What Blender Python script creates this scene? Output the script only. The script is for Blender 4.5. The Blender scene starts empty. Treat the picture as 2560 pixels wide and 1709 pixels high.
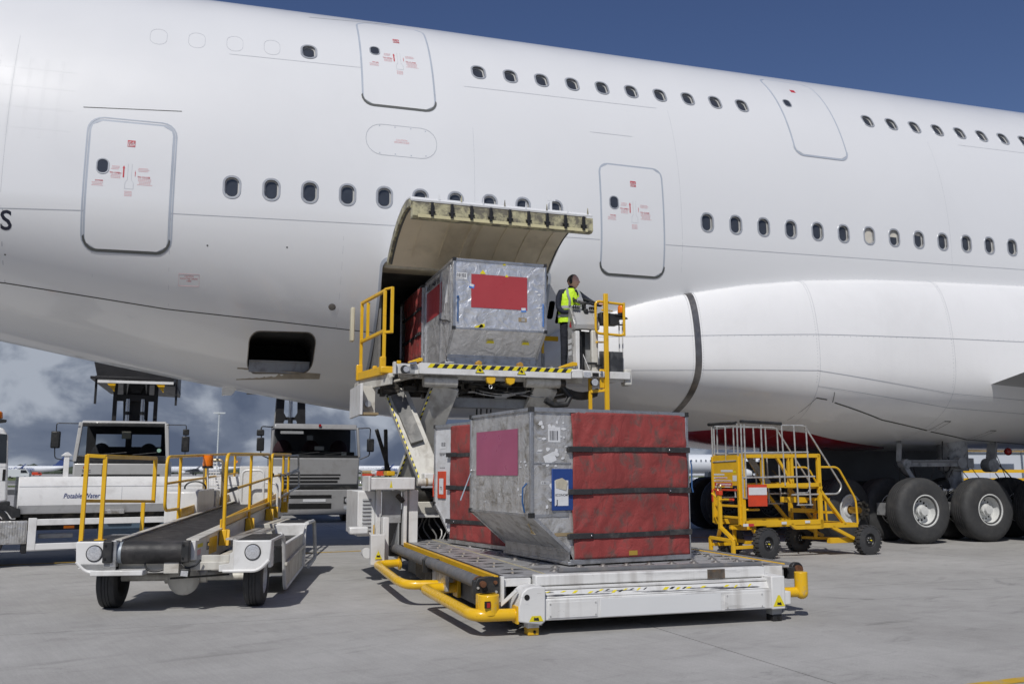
import bpy, math, random
from mathutils import Vector, Matrix, Euler
R = math.radians
random.seed(7)
scene = bpy.context.scene
COL = scene.collection

# ---------------------------------------------------------------- camera
cam_d = bpy.data.cameras.new('camera'); cam = bpy.data.objects.new('camera', cam_d); COL.objects.link(cam)
cam.location = (0, 0, 1.5)
cam.rotation_euler = (R(90 + 8.28), 0, R(-18.06))
cam_d.sensor_width = 36; cam_d.lens = 36 * 2250 / 2560
cam_d.clip_start = 0.1; cam_d.clip_end = 6000
cam_d.dof.use_dof = True; cam_d.dof.focus_distance = 10.5; cam_d.dof.aperture_fstop = 3.2
scene.camera = cam

# ---------------------------------------------------------------- world: clear deep sky above, low broken cloud near the horizon
world = bpy.data.worlds.new('World'); scene.world = world; world.use_nodes = True
wn = world.node_tree; wn.nodes.clear()
def WN(t, **k):
    n = wn.nodes.new(t)
    for a, b in k.items(): setattr(n, a, b)
    return n
def wmath(op, a, b=None, c=None, clamp=False):
    n = WN('ShaderNodeMath', operation=op); n.use_clamp = clamp
    for i, x in enumerate((a, b, c)):
        if x is None: continue
        if hasattr(x, 'links'): wn.links.new(x, n.inputs[i])
        else: n.inputs[i].default_value = x
    return n.outputs[0]
SUN_EL, SUN_ROT = 45.0, 210.5
sky = WN('ShaderNodeTexSky', sky_type='NISHITA'); sky.sun_disc = False
sky.sun_elevation = R(SUN_EL); sky.sun_rotation = R(SUN_ROT); sky.ozone_density = 2.5; sky.air_density = 1.0; sky.dust_density = 0.4
hs = WN('ShaderNodeHueSaturation'); hs.inputs['Saturation'].default_value = 1.12; hs.inputs['Value'].default_value = 0.43; hs.inputs['Hue'].default_value = 0.515
wn.links.new(sky.outputs[0], hs.inputs['Color'])
tc = WN('ShaderNodeTexCoord'); sep = WN('ShaderNodeSeparateXYZ'); wn.links.new(tc.outputs['Generated'], sep.inputs[0])
zc = wmath('ADD', wmath('MAXIMUM', sep.outputs[2], 0.0), 0.10)
comb = WN('ShaderNodeCombineXYZ')
wn.links.new(sep.outputs[0], comb.inputs[0]); wn.links.new(sep.outputs[1], comb.inputs[1])
wn.links.new(wmath('MULTIPLY', sep.outputs[2], 1.5), comb.inputs[2])
n1 = WN('ShaderNodeTexNoise'); n1.inputs['Scale'].default_value = 6.0; n1.inputs['Detail'].default_value = 7; n1.inputs['Roughness'].default_value = 0.55; n1.inputs['Distortion'].default_value = 0.25
n2 = WN('ShaderNodeTexNoise'); n2.inputs['Scale'].default_value = 8.5; n2.inputs['Detail'].default_value = 9; n2.inputs['Roughness'].default_value = 0.52; n2.inputs['Distortion'].default_value = 0.35
wn.links.new(comb.outputs[0], n1.inputs['Vector']); wn.links.new(comb.outputs[0], n2.inputs['Vector'])
cr = WN('ShaderNodeValToRGB'); cr.color_ramp.interpolation = 'EASE'
e = cr.color_ramp.elements; e[0].position = 0.40; e[0].color = (0.62, 0.79, 1.20, 1); e[1].position = 0.64; e[1].color = (2.45, 2.7, 3.15, 1)
m_ = e.new(0.52); m_.color = (0.98, 1.18, 1.62, 1)
wn.links.new(n2.outputs[0], cr.inputs[0])
cov = WN('ShaderNodeMapRange'); cov.interpolation_type = 'SMOOTHSTEP'; cov.inputs[1].default_value = 0.30; cov.inputs[2].default_value = 0.48
wn.links.new(n1.outputs[0], cov.inputs[0])
elv = WN('ShaderNodeMapRange'); elv.interpolation_type = 'SMOOTHSTEP'; elv.inputs[1].default_value = 0.30; elv.inputs[2].default_value = 0.21
wn.links.new(sep.outputs[2], elv.inputs[0])
low = WN('ShaderNodeMapRange'); low.interpolation_type = 'SMOOTHSTEP'; low.inputs[1].default_value = 0.24; low.inputs[2].default_value = 0.15; wn.links.new(sep.outputs[2], low.inputs[0])
mask = wmath('MULTIPLY', wmath('MAXIMUM', cov.outputs[0], low.outputs[0]), elv.outputs[0], clamp=True)
mx = WN('ShaderNodeMix', data_type='RGBA'); wn.links.new(mask, mx.inputs[0]); wn.links.new(hs.outputs[0], mx.inputs[6]); wn.links.new(cr.outputs[0], mx.inputs[7])
bg = WN('ShaderNodeBackground'); bg.inputs[1].default_value = 0.15; wn.links.new(mx.outputs[2], bg.inputs[0])
wo = WN('ShaderNodeOutputWorld'); wn.links.new(bg.outputs[0], wo.inputs[0])

# ---------------------------------------------------------------- sun
sd = bpy.data.lights.new('sun', 'SUN'); sd.energy = 3.15; sd.angle = R(0.55); sd.color = (1.0, 0.965, 0.91)
sun = bpy.data.objects.new('sun', sd); COL.objects.link(sun)
sun.rotation_euler = Vector((0.5, 0.76, -1.0)).to_track_quat('-Z', 'Y').to_euler()
sun.location = (-20, -30, 40)

scene.view_settings.view_transform = 'Standard'; scene.view_settings.look = 'None'
scene.view_settings.exposure = 0.0; scene.view_settings.gamma = 1.0; scene.view_settings.use_curve_mapping = False
scene.render.engine = 'CYCLES'

# ---------------------------------------------------------------- materials
MATS = {}
def M(name, col, rough=0.5, metal=0.0, var=0.12, vs=2.5, dirt=None, da=0.0, ds=3.0, bump=0.0, bs=30.0, coat=0.0, emit=None, stretch=None, spec=0.5, rust=0.0, streak=0.0, dth=0.5, wrinkle=0.0, ws=4.0, alpha=None):
    if name in MATS: return MATS[name]
    m = bpy.data.materials.new(name); m.use_nodes = True; t = m.node_tree; L = t.links.new
    b = t.nodes['Principled BSDF']
    def N(ty, **k):
        n = t.nodes.new(ty)
        for a, v in k.items(): setattr(n, a, v)
        return n
    tcn = N('ShaderNodeTexCoord'); mp = N('ShaderNodeMapping'); L(tcn.outputs['Object'], mp.inputs[0])
    if stretch: mp.inputs['Scale'].default_value = stretch
    def noise(s, det=4, r=0.55, dist=0.0):
        n = N('ShaderNodeTexNoise'); n.inputs['Scale'].default_value = s; n.inputs['Detail'].default_value = det; n.inputs['Roughness'].default_value = r; n.inputs['Distortion'].default_value = dist
        L(mp.outputs[0], n.inputs['Vector']); return n.outputs[0]
    def rng(x, a, b_, c, d):
        n = N('ShaderNodeMapRange'); n.inputs[1].default_value = a; n.inputs[2].default_value = b_; n.inputs[3].default_value = c; n.inputs[4].default_value = d; L(x, n.inputs[0]); return n.outputs[0]
    def mixc(f, a, b_):
        n = N('ShaderNodeMix', data_type='RGBA')
        if hasattr(f, 'links'): L(f, n.inputs[0])
        else: n.inputs[0].default_value = f
        for s, v in ((6, a), (7, b_)):
            if hasattr(v, 'links'): L(v, n.inputs[s])
            else: n.inputs[s].default_value = (*v, 1) if len(v) == 3 else v
        return n.outputs[2]
    lo = tuple(c * (1 - var) for c in col); hi = tuple(min(1, c * (1 + var)) for c in col)
    c = mixc(rng(noise(vs), 0.3, 0.7, 0, 1), lo, hi)
    if dirt is not None and da > 0:
        c = mixc(rng(noise(ds, 7, 0.65, 0.4), dth, dth + 0.16, 0, da), c, dirt)
    if streak > 0:
        mp2 = N('ShaderNodeMapping'); mp2.inputs['Scale'].default_value = (9, 9, 0.5); L(tcn.outputs['Object'], mp2.inputs[0])
        ns = N('ShaderNodeTexNoise'); ns.inputs['Scale'].default_value = 1.0; ns.inputs['Detail'].default_value = 5; L(mp2.outputs[0], ns.inputs['Vector'])
        c = mixc(rng(ns.outputs[0], 0.5, 0.75, 0, streak), c, (0.22, 0.19, 0.16))
    if rust > 0:
        c = mixc(rng(noise(14, 8, 0.7, 0.6), 0.66, 0.70, 0, rust), c, (0.10, 0.045, 0.02))
    L(c, b.inputs['Base Color'])
    b.inputs['Metallic'].default_value = metal
    b.inputs['Specular IOR Level'].default_value = spec
    L(rng(noise(vs * 2.3, 5), 0.3, 0.7, max(0.02, rough - 0.08), min(1, rough + 0.10)), b.inputs['Roughness'])
    if coat: b.inputs['Coat Weight'].default_value = coat; b.inputs['Coat Roughness'].default_value = 0.08
    if emit: b.inputs['Emission Color'].default_value = (*emit[0], 1); b.inputs['Emission Strength'].default_value = emit[1]
    if alpha is not None: b.inputs['Transmission Weight'].default_value = alpha
    h = None
    if bump > 0:
        bp = N('ShaderNodeBump'); bp.inputs['Strength'].default_value = bump; bp.inputs['Distance'].default_value = 0.01; L(noise(bs, 6), bp.inputs['Height']); h = bp
    if wrinkle > 0:
        bw = N('ShaderNodeBump'); bw.inputs['Strength'].default_value = wrinkle; bw.inputs['Distance'].default_value = 0.05; L(noise(ws, 3, 0.5, 1.2), bw.inputs['Height'])
        if h: L(h.outputs[0], bw.inputs['Normal'])
        h = bw
    if h:
        L(h.outputs[0], b.inputs['Normal'])
        if coat: L(h.outputs[0], b.inputs['Coat Normal'])
    MATS[name] = m; return m

m_plane = M('aircraft_white_paint', (0.755, 0.765, 0.772), 0.38, 0, 0.01, 0.35, (0.66, 0.67, 0.67), 0.12, 0.5, coat=0.75, spec=0.25, dth=0.52, wrinkle=0.012, ws=1.0)
m_fair = M('fairing_white_paint', (0.83, 0.83, 0.825), 0.42, 0, 0.02, 0.4, (0.70, 0.70, 0.69), 0.25, 0.6, coat=0.75, spec=0.25, dth=0.50, streak=0.02, wrinkle=0.012, ws=1.0)
m_plane_grey = M('aircraft_door_edge_grey', (0.42, 0.46, 0.52), 0.35, 0, 0.06)
m_seal = M('dark_seal_rubber', (0.09, 0.095, 0.09), 0.6)
m_seam = M('panel_seam', (0.42, 0.44, 0.47), 0.6)
m_seam_d = M('dark_panel_gap', (0.06, 0.062, 0.055), 0.7)
m_red_decal = M('red_decal', (0.52, 0.035, 0.05), 0.4, 0, 0.04)
m_red_faint = M('faint_red_decal', (0.70, 0.36, 0.37), 0.4, 0, 0.04)
m_blackish = M('black_lettering', (0.012, 0.014, 0.03), 0.35)
m_pane = M('cabin_window_glass', (0.045, 0.050, 0.060), 0.10, 0, 0.15, 6, spec=0.7)
m_bezel = M('window_inner_bezel', (0.46, 0.46, 0.45), 0.5)
m_shade = M('window_shade', (0.60, 0.57, 0.50), 0.6)
m_winframe = M('window_frame_grey', (0.40, 0.42, 0.45), 0.38, 0.2)
m_belly_red = M('belly_red_paint', (0.30, 0.012, 0.018), 0.22, 0, 0.06, coat=0.4)
m_bare = M('bare_metal_band', (0.22, 0.21, 0.20), 0.35, 0.85, 0.2, 8, stretch=(1, 1, 1), bump=0.1)
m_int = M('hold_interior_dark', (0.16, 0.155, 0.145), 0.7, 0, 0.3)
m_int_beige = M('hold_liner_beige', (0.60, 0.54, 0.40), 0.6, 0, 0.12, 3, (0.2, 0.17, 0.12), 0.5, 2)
m_door_in = M('cargo_door_beige_liner', (0.76, 0.67, 0.50), 0.5, 0, 0.06, 2, (0.36, 0.30, 0.20), 0.35, 1.3, bump=0.1, bs=8)
m_primer = M('yellow_green_primer', (0.46, 0.43, 0.27), 0.55, 0, 0.18, 9, (0.12, 0.11, 0.09), 0.9, 7, dth=0.42)
m_latch = M('latch_black', (0.03, 0.03, 0.032), 0.45, 0.4)
m_tyre = M('tyre_rubber', (0.040, 0.041, 0.043), 0.7, 0, 0.12, 6, (0.08, 0.075, 0.07), 0.4, 4, bump=0.15, bs=40)
m_rim_white = M('rim_white', (0.62, 0.63, 0.62), 0.4, 0, 0.08, 6, (0.3, 0.28, 0.25), 0.6, 7, dth=0.52)
m_rim_grey = M('rim_grey', (0.22, 0.22, 0.22), 0.5, 0.2)
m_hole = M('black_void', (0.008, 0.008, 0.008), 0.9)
m_gear = M('gear_grey_paint', (0.36, 0.37, 0.38), 0.42, 0.2, 0.2, 6, (0.03, 0.03, 0.03), 0.6, 5)
m_chrome = M('polished_chrome', (0.75, 0.75, 0.75), 0.12, 1.0, 0.05)
m_steel = M('galvanised_tube', (0.56, 0.56, 0.54), 0.38, 0.5, 0.2, 7, (0.20, 0.15, 0.10), 0.5, 8)
m_yel = M('safety_yellow_paint', (0.72, 0.42, 0.012), 0.36, 0, 0.07, 4, (0.30, 0.17, 0.03), 0.45, 7, coat=0.15, rust=0.5, dth=0.60)
m_yel_tube = M('bumper_yellow_paint', (0.76, 0.45, 0.010), 0.28, 0, 0.05, 4, (0.40, 0.24, 0.03), 0.5, 9, coat=0.3, rust=0.5, dth=0.60)
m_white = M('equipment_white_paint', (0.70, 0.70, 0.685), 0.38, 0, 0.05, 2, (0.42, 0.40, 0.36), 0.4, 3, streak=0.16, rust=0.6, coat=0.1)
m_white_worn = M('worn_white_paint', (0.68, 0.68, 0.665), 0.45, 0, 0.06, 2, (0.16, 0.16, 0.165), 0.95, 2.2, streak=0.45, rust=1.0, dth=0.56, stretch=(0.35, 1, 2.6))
m_cream_white = M('cream_white_paint', (0.60, 0.585, 0.53), 0.42, 0, 0.07, 3, (0.30, 0.27, 0.22), 0.7, 3, streak=0.5, rust=0.7)  # darker, creamier and more streaked than the equipment white
m_greyp = M('grey_machine_paint', (0.33, 0.34, 0.345), 0.45, 0, 0.08, 3, (0.16, 0.15, 0.14), 0.6, 3, streak=0.3)
m_deck = M('worn_steel_deck', (0.40, 0.40, 0.405), 0.42, 0.3, 0.22, 5, (0.10, 0.095, 0.09), 0.7, 2.4, bump=0.15, bs=30, stretch=(1, 2.2, 1))
m_rubber = M('grey_rubber_roller', (0.125, 0.128, 0.135), 0.62, 0, 0.15, 7, (0.20, 0.18, 0.16), 0.5, 6)
m_black = M('black_plastic', (0.02, 0.021, 0.022), 0.48, 0, 0.2, 6, (0.07, 0.065, 0.06), 0.5, 6)
m_dirtblack = M('greasy_machinery', (0.035, 0.033, 0.03), 0.6, 0.3, 0.5, 9, (0.16, 0.14, 0.11), 0.7, 6)
m_rust = M('rusty_steel', (0.16, 0.07, 0.035), 0.75, 0.3, 0.4, 18)
m_alu = M('dented_aluminium', (0.84, 0.84, 0.835), 0.34, 0.72, 0.08, 3, (0.40, 0.385, 0.36), 0.45, 3.2, bump=0.08, bs=45, wrinkle=0.6, ws=5.5, streak=0.12)
m_alu_dirty = M('grimy_aluminium', (0.60, 0.595, 0.58), 0.38, 0.55, 0.14, 5, (0.22, 0.195, 0.15), 0.75, 6.5, bump=0.1, bs=35, wrinkle=0.4, ws=7, rust=0.35, streak=0.35)
m_alu_edge = M('aluminium_extrusion', (0.56, 0.565, 0.57), 0.34, 0.85, 0.1, 6, (0.25, 0.24, 0.22), 0.5, 7)
m_cont_white = M('container_white_panel', (0.62, 0.635, 0.65), 0.4, 0, 0.05, 3, (0.40, 0.39, 0.37), 0.6, 4)
m_curtain = M('red_tarpaulin', (0.27, 0.046, 0.042), 0.66, 0, 0.26, 2.4, (0.12, 0.075, 0.065), 0.9, 6.5, bump=0.3, bs=70, wrinkle=0.42, ws=5.0, dth=0.51, stretch=(1, 1, 0.8), rust=0.0)
m_strap = M('black_webbing', (0.028, 0.028, 0.03), 0.7, 0, 0.2, 8, (0.09, 0.085, 0.08), 0.7, 6, bump=0.2, bs=120)
m_redpatch = M('red_vinyl_patch', (0.40, 0.055, 0.062), 0.33, 0, 0.04, 2)
m_purplepatch = M('crimson_purple_vinyl_patch', (0.36, 0.085, 0.16), 0.33, 0, 0.08, 2)
m_blue = M('blue_vinyl', (0.018, 0.055, 0.22), 0.45)
m_strapblue = M('blue_webbing', (0.03, 0.10, 0.26), 0.6)
m_paper = M('white_paper', (0.66, 0.67, 0.68), 0.6, 0, 0.06, 12)
m_tan = M('tan_tape', (0.30, 0.23, 0.13), 0.6)
m_hz_y = M('hazard_yellow', (0.74, 0.62, 0.015), 0.45, 0, 0.08, 8)
m_hz_k = M('hazard_black', (0.02, 0.02, 0.02), 0.5)
m_amber = M('amber_lens', (0.85, 0.20, 0.005), 0.12, 0, 0.1, 8, coat=0.5)
m_lens = M('lamp_lens', (0.55, 0.56, 0.58), 0.08, 0.3, 0.25, 60, coat=0.8)
m_redlens = M('red_lens', (0.35, 0.01, 0.01), 0.15, coat=0.5)
m_belt = M('black_conveyor_belt', (0.015, 0.015, 0.016), 0.55, 0, 0.25, 4, (0.065, 0.06, 0.06), 0.6, 2.5, bump=0.3, bs=90)
m_truck_grey = M('truck_silver_paint', (0.30, 0.30, 0.30), 0.35, 0.0, 0.04, 3, (0.22, 0.21, 0.20), 0.5, 4, coat=0.3)
m_truck_white = M('truck_white_paint', (0.76, 0.76, 0.75), 0.38, 0, 0.03, 3, (0.32, 0.30, 0.27), 0.25, 4, coat=0.2)
m_cab_white = M('dull_white_cab_paint', (0.46, 0.46, 0.455), 0.4, 0, 0.03, 3, (0.34, 0.33, 0.31), 0.3, 4, coat=0.2)
m_glass = M('windscreen_glass', (0.9, 0.95, 0.95), 0.03, 0, 0.02, 3, alpha=1.0); m_glass.node_tree.nodes['Principled BSDF'].inputs['IOR'].default_value = 1.15
m_glass_dark = M('dark_side_glass', (0.02, 0.025, 0.03), 0.06, spec=0.7)
m_cabint = M('cab_interior_dark', (0.03, 0.03, 0.032), 0.8)
m_darkblue = M('dark_blue_steel', (0.07, 0.11, 0.16), 0.5)
m_orange = M('orange_red_paint', (0.62, 0.06, 0.02), 0.42, 0, 0.08, 6, (0.35, 0.05, 0.03), 0.4, 7)
m_skin = M('skin', (0.74, 0.44, 0.33), 0.5, 0, 0.1, 12)
m_hair = M('grey_brown_hair', (0.16, 0.13, 0.10), 0.7, 0, 0.4, 40, bump=0.5, bs=90)
m_jumper = M('navy_jumper', (0.013, 0.017, 0.032), 0.85, 0, 0.25, 8, bump=0.3, bs=40, wrinkle=0.5, ws=9)
m_trouser = M('dark_trousers', (0.012, 0.014, 0.022), 0.85, 0, 0.2, 8, wrinkle=0.5, ws=9)
m_hivis = M('hi_vis_yellow', (0.58, 0.88, 0.03), 0.6, 0, 0.08, 8, wrinkle=0.4, ws=9)
m_reflect = M('reflective_tape', (0.45, 0.46, 0.47), 0.4, 0.3)

# ---------------------------------------------------------------- mesh builder
class G:
    def __init__(s): s.v = []; s.f = []; s.mi = []; s.cur = 0
    def add(s, vs, fs):
        o = len(s.v); s.v += [Vector(p) for p in vs]; s.f += [tuple(i + o for i in f) for f in fs]; s.mi += [s.cur] * len(fs); return s
    def bx(s, x0, x1, y0, y1, z0, z1):
        return s.add([(x0, y0, z0), (x1, y0, z0), (x1, y1, z0), (x0, y1, z0), (x0, y0, z1), (x1, y0, z1), (x1, y1, z1), (x0, y1, z1)],
                     [(0, 3, 2, 1), (4, 5, 6, 7), (0, 1, 5, 4), (1, 2, 6, 5), (2, 3, 7, 6), (3, 0, 4, 7)])
    def bar(s, p, q, w, h, up=(0, 0, 1)):
        p = Vector(p); q = Vector(q); d = (q - p).normalized(); up = Vector(up)
        if abs(d.dot(up)) > 0.97: up = Vector((0, 1, 0))
        x = d.cross(up).normalized() * (w / 2); y = x.cross(d).normalized() * (h / 2)
        vs = [a + i * x + j * y for a in (p, q) for i, j in ((-1, -1), (1, -1), (1, 1), (-1, 1))]
        return s.add(vs, [(0, 1, 2, 3), (7, 6, 5, 4), (0, 4, 5, 1), (1, 5, 6, 2), (2, 6, 7, 3), (3, 7, 4, 0)])
    def cyl(s, p, q, r, n=16, r2=None, cap=True):
        p = Vector(p); q = Vector(q); d = (q - p).normalized(); up = Vector((0, 0, 1)) if abs(d.z) < 0.9 else Vector((1, 0, 0))
        x = d.cross(up).normalized(); y = x.cross(d).normalized(); r2 = r if r2 is None else r2
        vs = []
        for a, rr in ((p, r), (q, r2)):
            for i in range(n):
                t = 2 * math.pi * i / n; vs.append(a + x * math.cos(t) * rr + y * math.sin(t) * rr)
        fs = [(i, (i + 1) % n, n + (i + 1) % n, n + i) for i in range(n)]
        if cap: fs += [tuple(range(n - 1, -1, -1)), tuple(range(n, 2 * n))]
        return s.add(vs, fs)
    def tube(s, pts, r, n=8, closed=False):
        pts = [Vector(p) for p in pts]; m = len(pts); vs = []; prev = None
        for i, p in enumerate(pts):
            a = pts[i - 1] if (i > 0 or closed) else None; b = pts[(i + 1) % m] if (i < m - 1 or closed) else None
            d = ((p - a).normalized() if a is not None else Vector()) + ((b - p).normalized() if b is not None else Vector())
            d = d.normalized() if d.length > 1e-6 else Vector((0, 0, 1))
            if prev is None:
                up = Vector((0, 0, 1)) if abs(d.z) < 0.9 else Vector((1, 0, 0)); x = d.cross(up).normalized()
            else: x = (prev - d * prev.dot(d)).normalized()
            prev = x; y = d.cross(x)
            for k in range(n):
                t = 2 * math.pi * k / n; vs.append(p + x * math.cos(t) * r + y * math.sin(t) * r)
        fs = []
        for i in range(m if closed else m - 1):
            j = (i + 1) % m
            for k in range(n): fs.append((i * n + k, i * n + (k + 1) % n, j * n + (k + 1) % n, j * n + k))
        if not closed: fs += [tuple(range(n - 1, -1, -1)), tuple(range((m - 1) * n, m * n))]
        return s.add(vs, fs)
    def prism(s, poly, axis, a, b):
        # poly: 2D points; axis 'x': (y,z), 'y': (x,z), 'z': (x,y)
        def P(c, t): return {'x': (t, c[0], c[1]), 'y': (c[0], t, c[1]), 'z': (c[0], c[1], t)}[axis]
        n = len(poly); vs = [P(c, a) for c in poly] + [P(c, b) for c in poly]
        return s.add(vs, [tuple(range(n)), tuple(range(2 * n - 1, n - 1, -1))] + [(i, n + i, n + (i + 1) % n, (i + 1) % n) for i in range(n)])
    def lathe(s, prof, c=(0, 0, 0), axis='y', n=32, cap=True):
        # prof: list of (radius, offset along axis)
        c = Vector(c); vs = []
        for r, o in prof:
            for k in range(n):
                t = 2 * math.pi * k / n; a, b = math.cos(t) * r, math.sin(t) * r
                vs.append(c + Vector({'y': (a, o, b), 'z': (a, b, o), 'x': (o, a, b)}[axis]))
        m = len(prof); fs = [(i * n + k, i * n + (k + 1) % n, (i + 1) * n + (k + 1) % n, (i + 1) * n + k) for i in range(m - 1) for k in range(n)]
        if cap and prof[0][0] > 1e-6: fs.append(tuple(range(n)))
        if cap and prof[-1][0] > 1e-6: fs.append(tuple(range((m - 1) * n, m * n)))
        return s.add(vs, fs)
    def sph(s, c, r, n=12, m=8, sc=(1, 1, 1)):
        c = Vector(c); vs = [c + Vector((0, 0, r * sc[2]))]
        for i in range(1, m):
            a = math.pi * i / m
            for k in range(n):
                t = 2 * math.pi * k / n; vs.append(c + Vector((math.sin(a) * math.cos(t) * r * sc[0], math.sin(a) * math.sin(t) * r * sc[1], math.cos(a) * r * sc[2])))
        vs.append(c - Vector((0, 0, r * sc[2]))); L = len(vs) - 1
        fs = [(0, 1 + k, 1 + (k + 1) % n) for k in range(n)]
        for i in range(m - 2):
            for k in range(n): fs.append((1 + i * n + k, 1 + (i + 1) * n + k, 1 + (i + 1) * n + (k + 1) % n, 1 + i * n + (k + 1) % n))
        fs += [(L, 1 + (m - 2) * n + (k + 1) % n, 1 + (m - 2) * n + k) for k in range(n)]
        return s.add(vs, fs)

def rpath(pts, rad, n=4):
    pts = [Vector(p) for p in pts]; out = [pts[0]]
    for i in range(1, len(pts) - 1):
        p = pts[i]; a = (pts[i - 1] - p); b = (pts[i + 1] - p); r = min(rad, a.length * 0.45, b.length * 0.45)
        A = p + a.normalized() * r; B = p + b.normalized() * r
        for k in range(n + 1):
            t = k / n; out.append(A * (1 - t) ** 2 + p * 2 * t * (1 - t) + B * t * t)
    out.append(pts[-1]); return out

WL = {}
def thing(name, label, cat, loc=(0, 0, 0), rz=0.0, group=None, world=True):
    o = bpy.data.objects.new(name, None); COL.objects.link(o); o.empty_display_size = 0.3
    o.location = loc; o.rotation_euler = (0, 0, rz); o['label'] = label; o['category'] = cat
    if group: o['group'] = group
    WL[o.name] = Vector(loc) if world else Vector((0, 0, 0)); return o
def off_of(p):
    while p.parent is not None: p = p.parent
    return WL.get(p.name, Vector((0, 0, 0)))
def obj(name, g, mat, parent=None, smooth=True, bevel=0.0, label=None, angle=35, seg=2, recalc=True, at=None):
    me = bpy.data.meshes.new(name); off = off_of(parent) if parent is not None else Vector((0, 0, 0))
    if at is not None: off = off + Vector(at)
    me.from_pydata([tuple(p - off) for p in g.v], [], g.f)
    mats = mat if isinstance(mat, (list, tuple)) else [mat]
    for m in mats: me.materials.append(m)
    if len(mats) > 1:
        for p, i in zip(me.polygons, g.mi): p.material_index = i
    if recalc:
        import bmesh
        bm = bmesh.new(); bm.from_mesh(me); bmesh.ops.recalc_face_normals(bm, faces=bm.faces); bm.to_mesh(me); bm.free()
    if smooth:
        me.shade_smooth(); me.set_sharp_from_angle(angle=R(angle))
    o = bpy.data.objects.new(name, me); COL.objects.link(o)
    if parent is not None: o.parent = parent
    if at is not None: o.location = at
    if bevel > 0:
        b = o.modifiers.new('bevel', 'BEVEL'); b.width = bevel; b.segments = seg; b.limit_method = 'ANGLE'; b.angle_limit = R(40); b.harden_normals = False
    if label: o['label'] = label
    return o
def tag(o, label, cat, group=None, kind=None):
    if label: o['label'] = label
    if cat: o['category'] = cat
    if group: o['group'] = group
    if kind: o['kind'] = kind
    return o
def dup(o, loc, parent=None, rot=None):
    c = o.copy(); COL.objects.link(c); c.location = loc
    if rot is not None: c.rotation_euler = rot
    if parent is not None: c.parent = parent
    for ch in list(o.children): dup(ch, ch.location.copy(), c)
    return c
_fc = [0]
def text(name, body, size, mat, parent, origin, xdir, ydir, bold=0.0, align='LEFT', shear=0.0, conform=None, sx=1.0, label=None, sp=1.0):
    cu = bpy.data.curves.new('t', 'FONT'); cu.body = body; cu.size = size; cu.offset = bold; cu.align_x = align; cu.shear = shear; cu.fill_mode = 'FRONT'; cu.resolution_u = 3; cu.space_character = sp
    to = bpy.data.objects.new('t', cu); COL.objects.link(to); dg = bpy.context.evaluated_depsgraph_get(); dg.update()
    me = bpy.data.meshes.new_from_object(to.evaluated_get(dg)); bpy.data.objects.remove(to); bpy.data.curves.remove(cu)
    O = Vector(origin); X = Vector(xdir).normalized(); Y = Vector(ydir).normalized(); off = off_of(parent)
    for v in me.vertices:
        a, b = v.co.x * sx, v.co.y
        v.co = (conform(a, b) if conform else O + X * a + Y * b) - off
    me.materials.clear(); me.materials.append(mat)
    o = bpy.data.objects.new(name, me); COL.objects.link(o); o.parent = parent
    if label: o['label'] = label
    return o
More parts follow.
